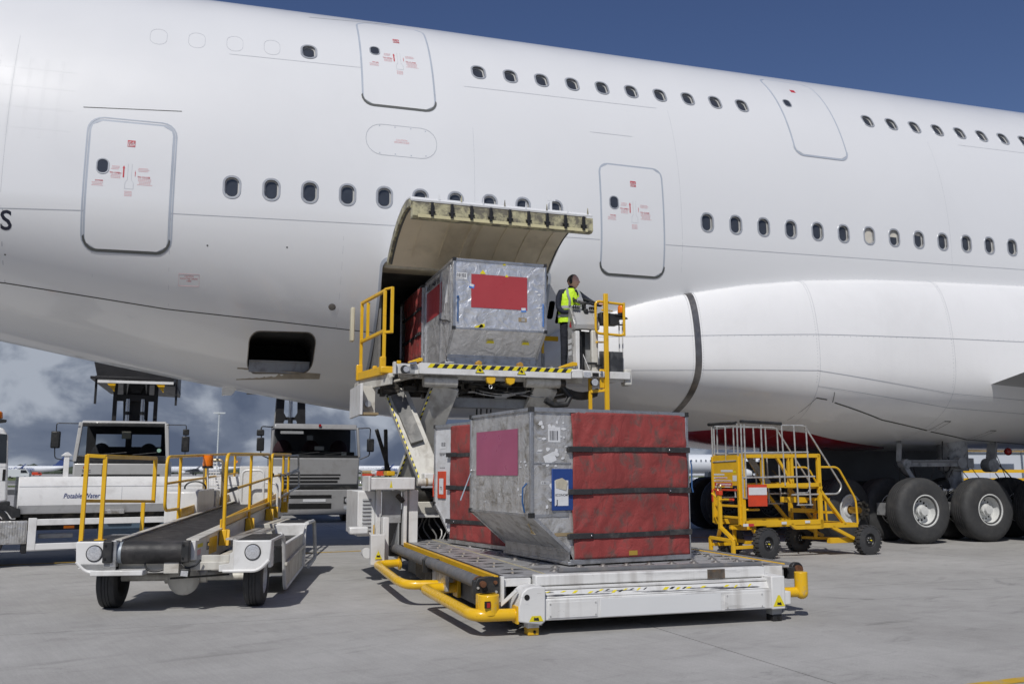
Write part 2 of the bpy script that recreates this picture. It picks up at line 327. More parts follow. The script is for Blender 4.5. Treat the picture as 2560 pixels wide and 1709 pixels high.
# ================================================================ ground
def ground_mat():
    m = bpy.data.materials.new('apron_concrete'); m.use_nodes = True; t = m.node_tree; L = t.links.new; b = t.nodes['Principled BSDF']
    def N(ty, **k):
        n = t.nodes.new(ty)
        for a, v in k.items(): setattr(n, a, v)
        return n
    g = N('ShaderNodeNewGeometry'); mp = N('ShaderNodeMapping'); L(g.outputs['Position'], mp.inputs[0]); mp.inputs['Rotation'].default_value = (0, 0, R(-18))
    def noise(s, det, r, sc=None, dist=0.0):
        n = N('ShaderNodeTexNoise'); n.inputs['Scale'].default_value = s; n.inputs['Detail'].default_value = det; n.inputs['Roughness'].default_value = r; n.inputs['Distortion'].default_value = dist
        if sc:
            q = N('ShaderNodeMapping'); q.inputs['Scale'].default_value = sc; L(mp.outputs[0], q.inputs[0]); L(q.outputs[0], n.inputs['Vector'])
        else: L(mp.outputs[0], n.inputs['Vector'])
        return n.outputs[0]
    def rng(x, a, b_, c, d):
        n = N('ShaderNodeMapRange'); n.inputs[1].default_value = a; n.inputs[2].default_value = b_; n.inputs[3].default_value = c; n.inputs[4].default_value = d; L(x, n.inputs[0]); return n.outputs[0]
    def mul(c, f):
        n = N('ShaderNodeMix', data_type='RGBA', blend_type='MULTIPLY'); n.inputs[0].default_value = 1; L(c, n.inputs[6])
        k = N('ShaderNodeCombineColor'); [L(f, k.inputs[i]) for i in range(3)]; L(k.outputs[0], n.inputs[7]); return n.outputs[2]
    base = N('ShaderNodeMix', data_type='RGBA'); base.inputs[6].default_value = (0.335, 0.328, 0.315, 1); base.inputs[7].default_value = (0.44, 0.434, 0.420, 1)
    L(rng(noise(0.32, 5, 0.6), 0.3, 0.7, 0, 1), base.inputs[0])
    oi = N('ShaderNodeObjectInfo'); c = mul(base.outputs[2], rng(oi.outputs['Random'], 0, 1, 0.93, 1.04))
    c = mul(c, rng(noise(1.6, 8, 0.65), 0.3, 0.72, 1.05, 0.90))
    c = mul(c, rng(noise(1.0, 6, 0.6, (0.9, 3.4, 1), 0.6), 0.56, 0.70, 1.0, 0.84))      # drawn out smears
    c = mul(c, rng(noise(0.8, 7, 0.7, (0.7, 1.3, 1), 1.0), 0.60, 0.69, 1.0, 0.72))       # oil and tyre stains
    c = mul(c, rng(noise(60, 5, 0.75), 0.3, 0.7, 0.86, 1.12))
    c = mul(c, rng(noise(5.5, 6, 0.7), 0.35, 0.7, 0.96, 1.04))
    c = mul(c, rng(noise(0.55, 8, 0.72, (1.0, 2.2, 1), 1.6), 0.60, 0.66, 1.0, 0.88))
    c = mul(c, rng(noise(2.6, 7, 0.7, (0.5, 2.0, 1), 1.2), 0.62, 0.70, 1.0, 0.88))
    # brushed texture lines running away from the camera
    lines = rng(noise(1.0, 3, 0.6, (30, 1.2, 1)), 0.35, 0.65, 0.965, 1.03); c = mul(c, lines)
    wv = N('ShaderNodeTexWave', wave_type='BANDS', bands_direction='X'); wv.inputs['Scale'].default_value = 6.0; wv.inputs['Distortion'].default_value = 6.0; wv.inputs['Detail'].default_value = 3; wv.inputs['Detail Scale'].default_value = 1.4
    L(g.outputs['Position'], wv.inputs['Vector'])
    L(c, b.inputs['Base Color']); b.inputs['Roughness'].default_value = 0.86; b.inputs['Specular IOR Level'].default_value = 0.3
    bp = N('ShaderNodeBump'); bp.inputs['Strength'].default_value = 0.35; bp.inputs['Distance'].default_value = 0.004; L(noise(90, 5, 0.6), bp.inputs['Height'])
    bp2 = N('ShaderNodeBump'); bp2.inputs['Strength'].default_value = 0.2; bp2.inputs['Distance'].default_value = 0.004; L(lines, bp2.inputs['Height']); L(bp.outputs[0], bp2.inputs['Normal']); L(bp2.outputs[0], b.inputs['Normal'])
    return m
m_apron = ground_mat()
m_joint = M('joint_filler', (0.07, 0.068, 0.062), 0.9, 0, 0.3, 3)
m_line = M('yellow_ground_paint', (0.55, 0.34, 0.02), 0.7, 0, 0.12, 3, (0.34, 0.30, 0.22), 0.8, 6, dth=0.5)
m_grass = M('airfield_grass', (0.10, 0.13, 0.035), 0.95, 0, 0.35, 0.25)
m_asph = M('taxiway_asphalt', (0.17, 0.17, 0.165), 0.9, 0, 0.15, 0.05)
def sheet(name, x0, x1, y0, y1, z, mat):
    g = G().add([(x0, y0, z), (x1, y0, z), (x1, y1, z), (x0, y1, z)], [(0, 1, 2, 3)]); o = obj(name, g, mat, smooth=False); o['kind'] = 'structure'; return o
sheet('ground', -3000, 3000, -1500, 4500, -0.045, m_apron)
apron = sheet('apron', -60, 75, -20, 95, -0.016, m_joint)
th = R(3.2); S0 = 9.0; SW = 5.6
ca, sa = math.cos(th), math.sin(th)
slab_me = None; gap = 0.009
for i in range(-8, 13):
    for j in range(-5, 15):
        # 4.07, 10.15 is a joint crossing
        cx = (i + 0.5) * S0; cy = (j + 0.5) * SW
        X = 4.07 + ca * cx - sa * cy; Y = 10.12 + sa * cx + ca * cy
        if not (-25 < X < 45 and -12 < Y < 70): continue
        if slab_me is None:
            a, b = S0 / 2 - gap, SW / 2 - gap
            g = G().add([(-a, -b, 0), (a, -b, 0), (a, b, 0), (-a, b, 0), (-a, -b, -.014), (a, -b, -.014), (a, b, -.014), (-a, b, -.014)],
                        [(0, 1, 2, 3), (0, 4, 5, 1), (1, 5, 6, 2), (2, 6, 7, 3), (3, 7, 4, 0)])
            o = obj('concrete_slab', g, m_apron, smooth=False); slab_me = o.data
        else:
            o = bpy.data.objects.new('concrete_slab', slab_me); COL.objects.link(o)
        o.parent = apron; o.location = (X, Y, 0); o.rotation_euler = (0, 0, th)
def gline(name, a, b, w, z=0.004):
    a = Vector(a); b = Vector(b); d = (b - a).normalized(); n = Vector((-d.y, d.x)) * w / 2
    g = G().add([(*(a - n), z), (*(b - n), z), (*(b + n), z), (*(a + n), z)], [(0, 1, 2, 3)]); o = obj(name, g, m_line, smooth=False); o['kind'] = 'structure'; return o
gline('yellow_line', (-16, 15.1), (30, 22.15), 0.13)
gline('yellow_line', (5.0, 5.33), (20, 6.6), 0.12, 0.0045)
sheet('taxiway', -2000, 2000, 150, 210, -0.03, m_asph)
sheet('grass', -2000, 2000, 112, 128, -0.025, m_grass)
sheet('grass', -2000, 2000, 215, 420, -0.028, m_grass)

# ================================================================ the airliner
VC = 18.95
def upf(u): return .12 * max(4 - u, 0) ** 1.2
def par(u):
    r = .04 * max(-6 - u, 0) ** 2
    return 3.57 - .25 * upf(u), 6.2 + .014 * (u - 12) + r, 5.0 - r, 3.45 - upf(u) + r
def sec(u, a):          # a: -90..90 bottom..top on the near side
    w, zc_, hu, hl = par(u); c, s = max(math.cos(a), 0), math.sin(a)
    if s > 0: return w * c ** (2 / 2.2), zc_ + hu * s ** (2 / 2.2)
    return w * c, zc_ + hl * s
def hwz(u, z):
    w, zc_, hu, hl = par(u)
    if z > zc_: t = min((z - zc_) / hu, .9999); return w * (1 - t ** 2.2) ** (1 / 2.2)
    t = min((zc_ - z) / hl, .9999); return w * (1 - t * t) ** .5
def S(u, z, off=0.0):   # point on the near side, pushed out along the normal
    n = SN(u, z); return Vector((u, VC - hwz(u, z), z)) + n * off
def SN(u, z):
    e = 0.01; dz = (hwz(u, z + e) - hwz(u, z - e)) / (2 * e); du = (hwz(u + e, z) - hwz(u - e, z)) / (2 * e)
    return Vector((-du, -1, -dz)).normalized()
plane = thing('airliner', 'huge white double deck airliner parked across the whole picture with its rear hold door open', 'airplane', (8, VC, 0))

U0, U1 = -14.0, 40.0
us = [U0 + k * 0.3 for k in range(int((U1 - U0) / 0.3) + 1)]
NA = 90
g = G(); g_rows = []
for u in us:
    ring = []
    for k in range(NA * 2):
        a = -math.pi / 2 + math.pi * k / NA
        if k <= NA: hw_, z = sec(u, a); p = (u, VC - hw_, z)
        else: hw_, z = sec(u, math.pi - a); p = (u, VC + hw_, z)
        ring.append(p)
    g_rows.append(ring)
n = NA * 2
vs = [p for r_ in g_rows for p in r_]
fs = [(i * n + k, (i + 1) * n + k, (i + 1) * n + (k + 1) % n, i * n + (k + 1) % n) for i in range(len(us) - 1) for k in range(n)]
fs += [tuple(range(n - 1, -1, -1)), tuple(range((len(us) - 1) * n, len(us) * n))]
g.add(vs, fs)
fus = obj('fuselage', g, [m_plane, m_bezel, m_int, m_hole], plane, smooth=True, angle=60)

def rrect(w, h, r, n=5):   # centred outline, counter clockwise
    pts = []
    for cx, cy, a0 in ((w / 2 - r, h / 2 - r, 0), (-w / 2 + r, h / 2 - r, 90), (-w / 2 + r, -h / 2 + r, 180), (w / 2 - r, -h / 2 + r, 270)):
        for k in range(n + 1):
            t = R(a0 + 90 * k / n); pts.append((cx + r * math.cos(t), cy + r * math.sin(t)))
    return pts
def frame_at(u, z):
    n_ = SN(u, z); x = Vector((1, 0, 0)); x = (x - n_ * x.dot(n_)).normalized(); y = n_.cross(x) * -1
    y = x.cross(n_) * -1 if (x.cross(n_) * -1).z > 0 else x.cross(n_)
    return S(u, z), x, y, n_
wins = [(0.05 + .648 * k, 6.315 + .0150 * (.648 * k), 'm') for k in range(10)]
wins += [(9.12 + .6515 * k, 6.45 + .0135 * (.6515 * k), 'm') for k in range(20)]
wins += [(1.3, 9.225, 'u')] + [(4.54 + .657 * k, 9.25 + .0155 * (.657 * k), 'u') for k in range(10)] + [(13.74 + .655 * k, 9.41 + .0115 * (.655 * k), 'u') for k in range(12)]
dwins = [(-1.99, 6.50), (7.09, 6.67), (2.53, 9.46), (11.70, 9.61)]
cut = G()
def prismcut(gg, O, x, y, n_, outline, out, inn, mi):
    gg.cur = mi; k = len(outline)
    vs = [O + x * a + y * b + n_ * out for a, b in outline] + [O + x * a + y * b - n_ * inn for a, b in outline]
    gg.add(vs, [tuple(range(k)), tuple(range(2 * k - 1, k - 1, -1))] + [(i, k + i, k + (i + 1) % k, (i + 1) % k) for i in range(k)])
for u, z, t in wins:
    O, x, y, n_ = frame_at(u, z); prismcut(cut, O, x, y, n_, rrect(.235, .345 if t == 'm' else .335, .105), .05, .055, 1)
for u, z in dwins:
    O, x, y, n_ = frame_at(u, z); prismcut(cut, O, x, y, n_, rrect(.16, .23, .07), .05, .04, 1)
# hold opening, bulk hatch
HU0, HU1, HZ0, HZ1 = 2.66, 5.78, 3.16, 5.25
def boxcut(u0, u1, z0, z1, r, v0, v1, mi):
    cut.cur = mi; o = [(a + (u0 + u1) / 2, b + (z0 + z1) / 2) for a, b in rrect(u1 - u0, z1 - z0, r)]
    k = len(o); vs = [(a, v0, b) for a, b in o] + [(a, v1, b) for a, b in o]
    cut.add(vs, [tuple(range(k)), tuple(range(2 * k - 1, k - 1, -1))] + [(i, k + i, k + (i + 1) % k, (i + 1) % k) for i in range(k)])
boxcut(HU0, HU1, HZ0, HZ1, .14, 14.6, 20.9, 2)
boxcut(0.47, 1.62, 3.36, 4.00, .17, 14.6, 18.3, 3)
# grip hatches of the loading panel
boxcut(5.86, 5.98, 4.40, 4.72, .04, 14.6, 15.97, 3)
boxcut(6.04, 6.12, 4.33, 4.64, .035, 14.6, 15.97, 3)
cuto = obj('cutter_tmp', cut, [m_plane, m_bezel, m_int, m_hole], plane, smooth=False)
bo = fus.modifiers.new('cut', 'BOOLEAN'); bo.operation = 'DIFFERENCE'; bo.object = cuto; bo.solver = 'EXACT'
dg = bpy.context.evaluated_depsgraph_get(); dg.update()
me = bpy.data.meshes.new_from_object(fus.evaluated_get(dg)); fus.modifiers.clear(); fus.data = me; bpy.data.objects.remove(cuto)
# analytic normals on the outer skin so the paint reflects without facets
Lp = Vector((8, VC, 0)); me.shade_smooth()
nrm = [(0, 0, 0)] * len(me.loops); onsurf = {}
for v in me.vertices:
    p = v.co + Lp; w_, zc_, hu_, hl_ = par(p.x)
    if zc_ - hl_ + .02 < p.z < zc_ + hu_ - .02:
        h = hwz(p.x, p.z); s_ = -1 if p.y < VC else 1
        if abs(abs(p.y - VC) - h) < .012:
            n_ = SN(p.x, p.z); onsurf[v.index] = Vector((n_.x, n_.y * (1 if s_ < 0 else -1), n_.z))
for p in me.polygons:
    fl = p.material_index == 0
    for li in p.loop_indices:
        vi = me.loops[li].vertex_index; n_ = onsurf.get(vi) if fl else p.normal
        if n_ is None or n_.dot(p.normal) < .6: n_ = p.normal
        nrm[li] = tuple(n_)
me.normals_split_custom_set(nrm)

def conf_ring(outer, inner, c, off, gg, h=0.0):
    """band between two outlines (same point count), laid on the skin"""
    k = len(outer); O = [S(c[0] + a, c[1] + b, off) for a, b in outer]; I = [S(c[0] + a, c[1] + b, off) for a, b in inner]
    O2 = [S(c[0] + a, c[1] + b, -.004) for a, b in outer]; I2 = [S(c[0] + a, c[1] + b, -.004) for a, b in inner]
    vs = O + I + O2 + I2
    fs = []
    for i in range(k):
        j = (i + 1) % k; fs += [(i, j, k + j, k + i), (2 * k + i, 2 * k + j, j, i), (k + i, k + j, 3 * k + j, 3 * k + i)]
    gg.add(vs, fs)
def dens(pts, step=.12):
    out = []
    for i, p in enumerate(pts):
        q = pts[(i + 1) % len(pts)]; d = math.dist(p, q); m_ = max(1, int(d / step))
        for k in range(m_): out.append((p[0] + (q[0] - p[0]) * k / m_, p[1] + (q[1] - p[1]) * k / m_))
    return out
def conf_patch(u0, u1, z0, z1, r, off, gg, skew=0.0, nz=26, nu=5):
    rows = []
    for i in range(nz + 1):
        z = z0 + (z1 - z0) * i / nz; d = min(z - z0, z1 - z); ins = 0 if d >= r else r - math.sqrt(max(r * r - (r - d) ** 2, 0))
        rows.append([S(u0 + ins + (u1 - u0 - 2 * ins) * k / nu + skew * (z - z0), z, off) for k in range(nu + 1)])
    vs = [p for r_ in rows for p in r_]; m_ = nu + 1
    fs = [(i * m_ + k, i * m_ + k + 1, (i + 1) * m_ + k + 1, (i + 1) * m_ + k) for i in range(nz) for k in range(nu)]
    b = len(vs); rim = [i * m_ for i in range(nz + 1)] + [nz * m_ + k for k in range(1, nu + 1)] + [i * m_ + nu for i in range(nz - 1, -1, -1)] + [k for k in range(nu - 1, 0, -1)]
    low = []
    for t in rim: low.append(b + len(low)); vs.append(vs[t] - SN(vs[t].x, vs[t].z) * (off + .006))
    for i in range(len(rim)): j = (i + 1) % len(rim); fs.append((rim[i], rim[j], low[j], low[i]))
    gg.add(vs, fs)
# windows
proto = {}
for u, z, t in wins:
    O, x, y, n_ = frame_at(u, z)
    H_ = .345 if t == 'm' else .335
    o1 = rrect(.305, H_ + .075, .14); o2 = rrect(.235, H_, .105); o3 = rrect(.25, H_ + .012, .11)
    gg = G(); k = len(o1)
    vs = [O + x * a + y * b + n_ * .001 for a, b in o1] + [O + x * a * .96 + y * b * .97 + n_ * .007 for a, b in o1] + [O + x * a + y * b + n_ * .006 for a, b in o2] + [O + x * a + y * b - n_ * .04 for a, b in o2]
    gg.add(vs, [(r_ * k + i, r_ * k + (i + 1) % k, (r_ + 1) * k + (i + 1) % k, (r_ + 1) * k + i) for r_ in range(3) for i in range(k)])
    f = obj('window', gg, m_winframe, plane, recalc=True)
    gp = G(); o4 = rrect(.19, H_ - .04, .085)
    gp.cur = 0; gp.add([O + x * (a + .0) + y * b - n_ * .045 for a, b in o4], [tuple(range(k))])
    gp.cur = 1; gp.add([O + x * a + y * b - n_ * .0445 for a, b in o2] + [O + x * a + y * b - n_ * .045 for a, b in o4], [(i, (i + 1) % k, k + (i + 1) % k, k + i) for i in range(k)])
    pn = obj('pane', gp, [m_pane, m_bezel], f, smooth=False, recalc=False)
    sh = None
    if t == 'm' and abs(u - 13.03) < .2: sh = 1.0
    elif t == 'm' and abs(u - 13.68) < .2: sh = .42
    elif t == 'm' and abs(u - 14.3) < .2: sh = 0.15
    elif t == 'u' and u > 4: sh = None
    if sh:
        gs = G(); w_ = .188; hh = H_ - .045; pts = [(a, b) for a, b in rrect(w_, hh, .08) if b >= hh / 2 - hh * sh - .001]
        if sh < 1: pts = [(w_ / 2 * .98, hh / 2 - hh * sh)] + [p for p in pts if p[1] > hh / 2 - hh * sh] + [(-w_ / 2 * .98, hh / 2 - hh * sh)]
        gs.add([O + x * a + y * b - n_ * .043 for a, b in pts], [tuple(range(len(pts)))]); obj('window_blind', gs, m_shade, f, smooth=False, recalc=False)
# painted over windows on the upper deck
for u, z in ((-1.30, 9.15), (-.66, 9.17), (-.01, 9.20), (.64, 9.22)):
    gg = G(); conf_ring(dens(rrect(.285, .37, .13), .05), dens(rrect(.275, .36, .126), .05)[:len(dens(rrect(.285, .37, .13), .05))], (u, z), .002, gg) if len(dens(rrect(.285, .37, .13), .05)) == len(dens(rrect(.275, .36, .126), .05)) else conf_ring(rrect(.285, .37, .13), rrect(.275, .36, .126), (u, z), .002, gg)
    obj('window_plug', gg, m_seam, plane)

def seam(pts, w, off, mat=m_seam, name='panel_seam'):
    gg = G(); P_ = []
    for (a, b) in zip(pts[:-1], pts[1:]):
        m_ = max(1, int(math.dist(a, b) / .25)); P_ += [(a[0] + (b[0] - a[0]) * k / m_, a[1] + (b[1] - a[1]) * k / m_) for k in range(m_)]
    P_.append(pts[-1]); vs = []; fs = []
    for i, p in enumerate(P_):
        a = P_[max(i - 1, 0)]; b = P_[min(i + 1, len(P_) - 1)]; d = Vector((b[0] - a[0], b[1] - a[1])).normalized(); q = Vector((-d.y, d.x)) * w / 2
        vs += [S(p[0] - q.x, p[1] - q.y, off), S(p[0] + q.x, p[1] + q.y, off)]
        if i: fs.append((2 * i - 2, 2 * i - 1, 2 * i + 1, 2 * i))
    gg.add(vs, fs); return obj(name, gg, mat, plane, recalc=False)
seam([(-9, 5.55), (-3.41, 5.68), (-2.24, 5.73)], .012, .003)
seam([(-.90, 5.78), (2.78, 5.85), (6.79, 5.91)], .009, .003)
seam([(8.18, 5.92), (17.24, 6.06), (30, 6.2)], .009, .003)
seam([(-12, 5.2), (-3.45, 4.61), (-.94, 4.30), (2.34, 4.05), (2.62, 4.03)], .014, .003, m_seam_d)
seam([(-2.36, 7.52), (-.82, 7.62)], .012, .003, m_seam_d)
seam([(-3.42, 5.68), (-3.45, 4.62)], .010, .003)
seam([(-.1, 8.93), (2.25, 8.98)], .006, .003); seam([(4.2, 8.83), (8.3, 8.93)], .006, .003); seam([(6.7, 8.13), (7.6, 8.14)], .006, .003)
seam([(16.1, 9.05), (22, 9.15)], .006, .003)
seam([(1.35, 10.35), (3.0, 10.55)], .02, .004)
seam([(-.9, 5.7), (-.9, 4.35)], .004, .002); seam([(-2.1, 5.1), (-2.1, 4.4)], .004, .002)

def door(u0, u1, z0, z1, skew, face, exits=True, arrows=True, faint=False):
    cx, cz = (u0 + u1) / 2, (z0 + z1) / 2; W, H_ = u1 - u0, z1 - z0
    sk = lambda pts: [(a + skew * (b + H_ / 2), b) for a, b in pts]
    gg = G(); conf_patch(u0 + .035, u1 - .035, z0 + .035, z1 - .035, .16, .010, gg, skew); d = obj('cabin_door', gg, m_plane, plane)
    gg = G(); conf_ring(sk(dens(rrect(W, H_, .2))), sk([(a * (W - .07) / W, b * (H_ - .07) / H_) for a, b in dens(rrect(W, H_, .2))]), (cx, cz), .006, gg); obj('door_seal', gg, m_plane_grey, d)
    # dark strip with round corners: shadowed gap at the door foot, painted in
    gg = G(); o1 = [p for p in dens(rrect(W + .02, H_ + .02, .22), .06)]; idx = [i for i, p in enumerate(o1) if p[1] < -H_ / 2 + .26]
    st_ = min(idx, key=lambda i: o1[i][1] * 0 + o1[i][0]); seq = [o1[i] for i in idx]; 
    seq = sorted(seq, key=lambda p: (math.atan2(p[1] + H_ / 2 - .35, p[0])))
    vs = []; fs = []
    for i, p in enumerate(seq):
        q = (p[0] * (W - .05) / W, p[1] + .035 + .02 * (1 - abs(p[0]) / (W / 2)))
        a_, b_ = sk([p])[0], sk([q])[0]
        vs += [S(cx + a_[0], cz + a_[1], .009), S(cx + b_[0], cz + b_[1], .009)]
        if i: fs.append((2 * i - 2, 2 * i - 1, 2 * i + 1, 2 * i))
    gg.add(vs, fs); obj('sill_gap_shadow', gg, m_seal if not faint else m_plane_grey, d, recalc=False)
    return d, cx
def decals(d, u, z, s=1.0, strong=True):
    def cf(du, dz): return lambda a, b: S(u + du + a, z + dz + b, .0135)
    red = m_red_decal; fa = m_red_faint
    def rect(du, dz, w, h, mt, nm):
        gg = G(); gg.add([S(u + du + a * w / 2, z + dz + b * h / 2, .0132) for a, b in ((-1, -1), (1, -1), (1, 1), (-1, 1))], [(0, 1, 2, 3)]); return obj(nm, gg, mt, d, smooth=False, recalc=False)
    rect(-.005, .66, .12, .055, red, 'exit_sign_plate'); rect(-.005, .60, .12, .055, red, 'exit_sign_plate')
    text('exit_lettering', 'EXIT', .055, m_plane, d, (0, 0, 0), (1, 0, 0), (0, 0, 1), .0012, 'CENTER', conform=lambda a, b: S(u - .005 + a, z + .582 + b, .0160))
    text('exit_lettering', 'مخرج', .05, m_plane, d, (0, 0, 0), (1, 0, 0), (0, 0, 1), .0008, 'CENTER', conform=lambda a, b: S(u - .005 + a, z + .643 + b, .0160))
    # arrows
    gg = G()
    for du, z0, z1, w in ((-.095, .03, .24, .022), (.085, .06, .165, .008)):
        up = du < 0
        gg.add([S(u + du + a, z + b, .0132) for a, b in ((-w / 2, z0), (w / 2, z0), (w / 2, z1 - .05), (w * .95, z1 - .05), (0, z1), (-w * .95, z1 - .05), (-w / 2, z1 - .05))], [tuple(range(7))])
    obj('opening_arrows', gg, red, d, smooth=False, recalc=False)
    # handle outline
    o = [(-.03, .27), (-.03, 0), (-.065, -.06), (-.065, -.16), (.065, -.16), (.065, -.06), (.03, 0), (.03, .27)]
    gg = G()
    for i in range(len(o)):
        a, b = o[i], o[(i + 1) % len(o)]
        if i == len(o) - 1: continue
        dd = Vector((b[0] - a[0], b[1] - a[1])).normalized(); q = Vector((-dd.y, dd.x)) * .002
        gg.add([S(u + a[0] - q.x, z + a[1] - q.y, .0132), S(u + b[0] - q.x, z + b[1] - q.y, .0132), S(u + b[0] + q.x, z + b[1] + q.y, .0132), S(u + a[0] + q.x, z + a[1] + q.y, .0132)], [(0, 1, 2, 3)])
    obj('handle_outline', gg, m_seam, d, smooth=False, recalc=False)
    for du, dz, body, sz, mt in ((-.31, .085, 'TO OPEN', .042, red), (.12, .04, 'TO CLOSE', .042, red), (-.52, -.06, 'DANGER', .030, red)):
        text('door_lettering', body, sz, mt, d, (0, 0, 0), (1, 0, 0), (0, 0, 1), .0006, conform=cf(du, dz))
    gg = G()
    random.seed(3)
    for du, dz, nl, wl in ((-.30, .06, 3, .19), (.12, .015, 5, .26), (-.29, .21, 3, .15), (.12, .20, 3, .19), (-.58, -.09, 3, .22), (-.07, -.21, 4, .14)):
        for k in range(nl):
            w = wl * random.uniform(.75, 1); zz_ = z + dz - k * .024; uu_ = u + du + (wl - w) / 2
            for q in range(int(w / .03)):
                gg.add([S(uu_ + q * .03 + a, zz_ + b, .0132) for a, b in ((0, 0), (.022, 0), (.022, .009), (0, .009))], [(0, 1, 2, 3)])
    obj('instruction_print', gg, fa, d, smooth=False, recalc=False)['kind'] = 'stuff'
def dwin(d, u, z):
    O, x, y, n_ = frame_at(u, z); gg = G(); o1 = rrect(.205, .275, .095); o2 = rrect(.16, .23, .07); k = len(o1)
    gg.add([O + x * a + y * b + n_ * .010 for a, b in o1] + [O + x * a * .97 + y * b * .97 + n_ * .018 for a, b in o1] + [O + x * a + y * b + n_ * .017 for a, b in o2] + [O + x * a + y * b - n_ * .03 for a, b in o2],
           [(r_ * k + i, r_ * k + (i + 1) % k, (r_ + 1) * k + (i + 1) % k, (r_ + 1) * k + i) for r_ in range(3) for i in range(k)])
    obj('door_window_frame', gg, m_winframe, d); gp = G(); gp.add([O + x * a + y * b + n_ * .0105 for a, b in o2], [tuple(range(k))]); obj('door_window_pane', gp, m_pane, d, smooth=False, recalc=False)
d, c = door(-2.24, -.90, 5.12, 7.33, 0, 1); dwin(d, -1.99, 6.50); decals(d, -1.57, 6.30)
gg = G(); conf_ring([(a, b) for a, b in dens(rrect(1.41, 2.28, .25))], [(a * 1.36 / 1.41, b * 2.24 / 2.28) for a, b in dens(rrect(1.41, 2.28, .25))], (-1.57, 6.235), .004, gg); obj('door_surround', gg, m_plane_grey, plane)
d, c = door(6.80, 8.17, 5.26, 7.48, 0, 1); dwin(d, 7.09, 6.67); decals(d, 7.52, 6.46)
d, c = door(2.24, 3.62, 8.14, 10.42, 0, 1); dwin(d, 2.53, 9.46); decals(d, 2.98, 9.20)
d, c = door(11.44, 12.80, 8.20, 10.50, 0, 1, faint=True); dwin(d, 11.70, 9.61)
gg = G(); gg.add([S(12.1 + a * .06, 10.08 + b * .045, .0132) for a, b in ((-1, -1), (1, -1), (1, 1), (-1, 1))], [(0, 1, 2, 3)]); obj('exit_sign_plate', gg, m_red_decal, d, smooth=False, recalc=False)
# oval access panel
oo = dens(rrect(1.30, .62, .29), .06); gg = G(); conf_ring(oo, [(a * .985, b * .97) for a, b in oo], (2.95, 7.46), .002, gg); ap = obj('access_panel', gg, m_seam, plane)
gg = G()
for k, (a, b) in enumerate([(-.4, .27), (-.12, .27), (.17, .27), (.44, .25), (-.4, -.27), (-.12, -.27), (.17, -.27), (.44, -.25)]):
    gg.add([S(2.95 + a + math.cos(t) * .012, 7.46 + b + math.sin(t) * .012, .003) for t in [i * math.pi / 4 for i in range(8)]], [tuple(range(8))])
obj('access_panel_screws', gg, m_plane_grey, ap, smooth=False, recalc=False)
text('panel_lettering', 'CAUTION\nESCAPE SLIDE', .045, m_red_faint, ap, (0, 0, 0), (1, 0, 0), (0, 0, 1), 0, 'CENTER', conform=lambda a, b: S(2.95 + a, 7.46 + b, .004))
# flight recorder notice, big letter
fr_ = G(); oo = dens(rrect(.33, .185, .006, 2), .1); conf_ring(oo, [(a * .985, b * .97) for a, b in oo], (-.575, 4.745), .003, fr_); cn = obj('caution_frame', fr_, m_red_faint, plane)
text('caution_lettering', 'CAUTION\nFLIGHT RECORDER\nHERE', .036, m_red_decal, cn, (0, 0, 0), (1, 0, 0), (0, 0, 1), -.0002, 'CENTER', conform=lambda a, b: S(-.575 + a, 4.79 + b, .003), sx=.9)
text('fuselage_lettering', 'S', .42, m_blackish, plane, (0, 0, 0), (1, 0, 0), (0, 0, 1), .006, 'LEFT', conform=lambda a, b: S(-3.46 + a, 5.36 + b, .003), sx=.95)
# small vent, hatches
gg = G(); O, x, y, n_ = frame_at(1.84, 4.42)
gg.add([O + x * math.cos(t) * r_ + y * math.sin(t) * r_ + n_ * h for r_, h in ((.065, .001), (.055, .008), (.03, .009)) for t in [i * math.pi / 10 for i in range(20)]], [(r_ * 20 + i, r_ * 20 + (i + 1) % 20, (r_ + 1) * 20 + (i + 1) % 20, (r_ + 1) * 20 + i) for r_ in range(2) for i in range(20)] + [tuple(range(40, 60))]); obj('round_vent', gg, m_bare, plane)
for u, z in ((-3.4, 5.0), (-.3, 5.3), (1.0, 5.35)):
    O, x, y, n_ = frame_at(u, z); gg = G(); gg.add([O + x * math.cos(t) * .015 + y * math.sin(t) * .015 + n_ * .003 for t in [i * math.pi / 5 for i in range(10)]], [tuple(range(10))]); obj('drain_hole', gg, m_seal, plane, smooth=False, recalc=False)
# bulk hatch details: worn strip beneath and inner lip
gg = G(); vs = []; fs = []
for i in range(13):
    u = .30 + 1.50 * i / 12
    vs += [S(u, 3.27 + .000 * i, .004), S(u, 3.45 - .008 * i, .004)]
    if i: fs.append((2 * i - 2, 2 * i, 2 * i + 1, 2 * i - 1))
gg.add(vs, fs); obj('hatch_scuff_plate', gg, M('scuff_plate', (.34, .30, .24), .45, .3, .15, 6), plane, recalc=False)
gg = G().bx(.50, 1.60, 17.3, 17.34, 3.36, 3.56); gg.bx(.50, 1.6, 17.26, 17.38, 3.56, 3.58); obj('hatch_inner_sill', gg, m_greyp, plane)
oo = dens(rrect(1.17, .66, .18), .06); gg = G(); conf_ring(oo, [(a * .975, b * .96) for a, b in oo], (1.045, 3.68), .004, gg); obj('hatch_rim', gg, m_bare, plane)
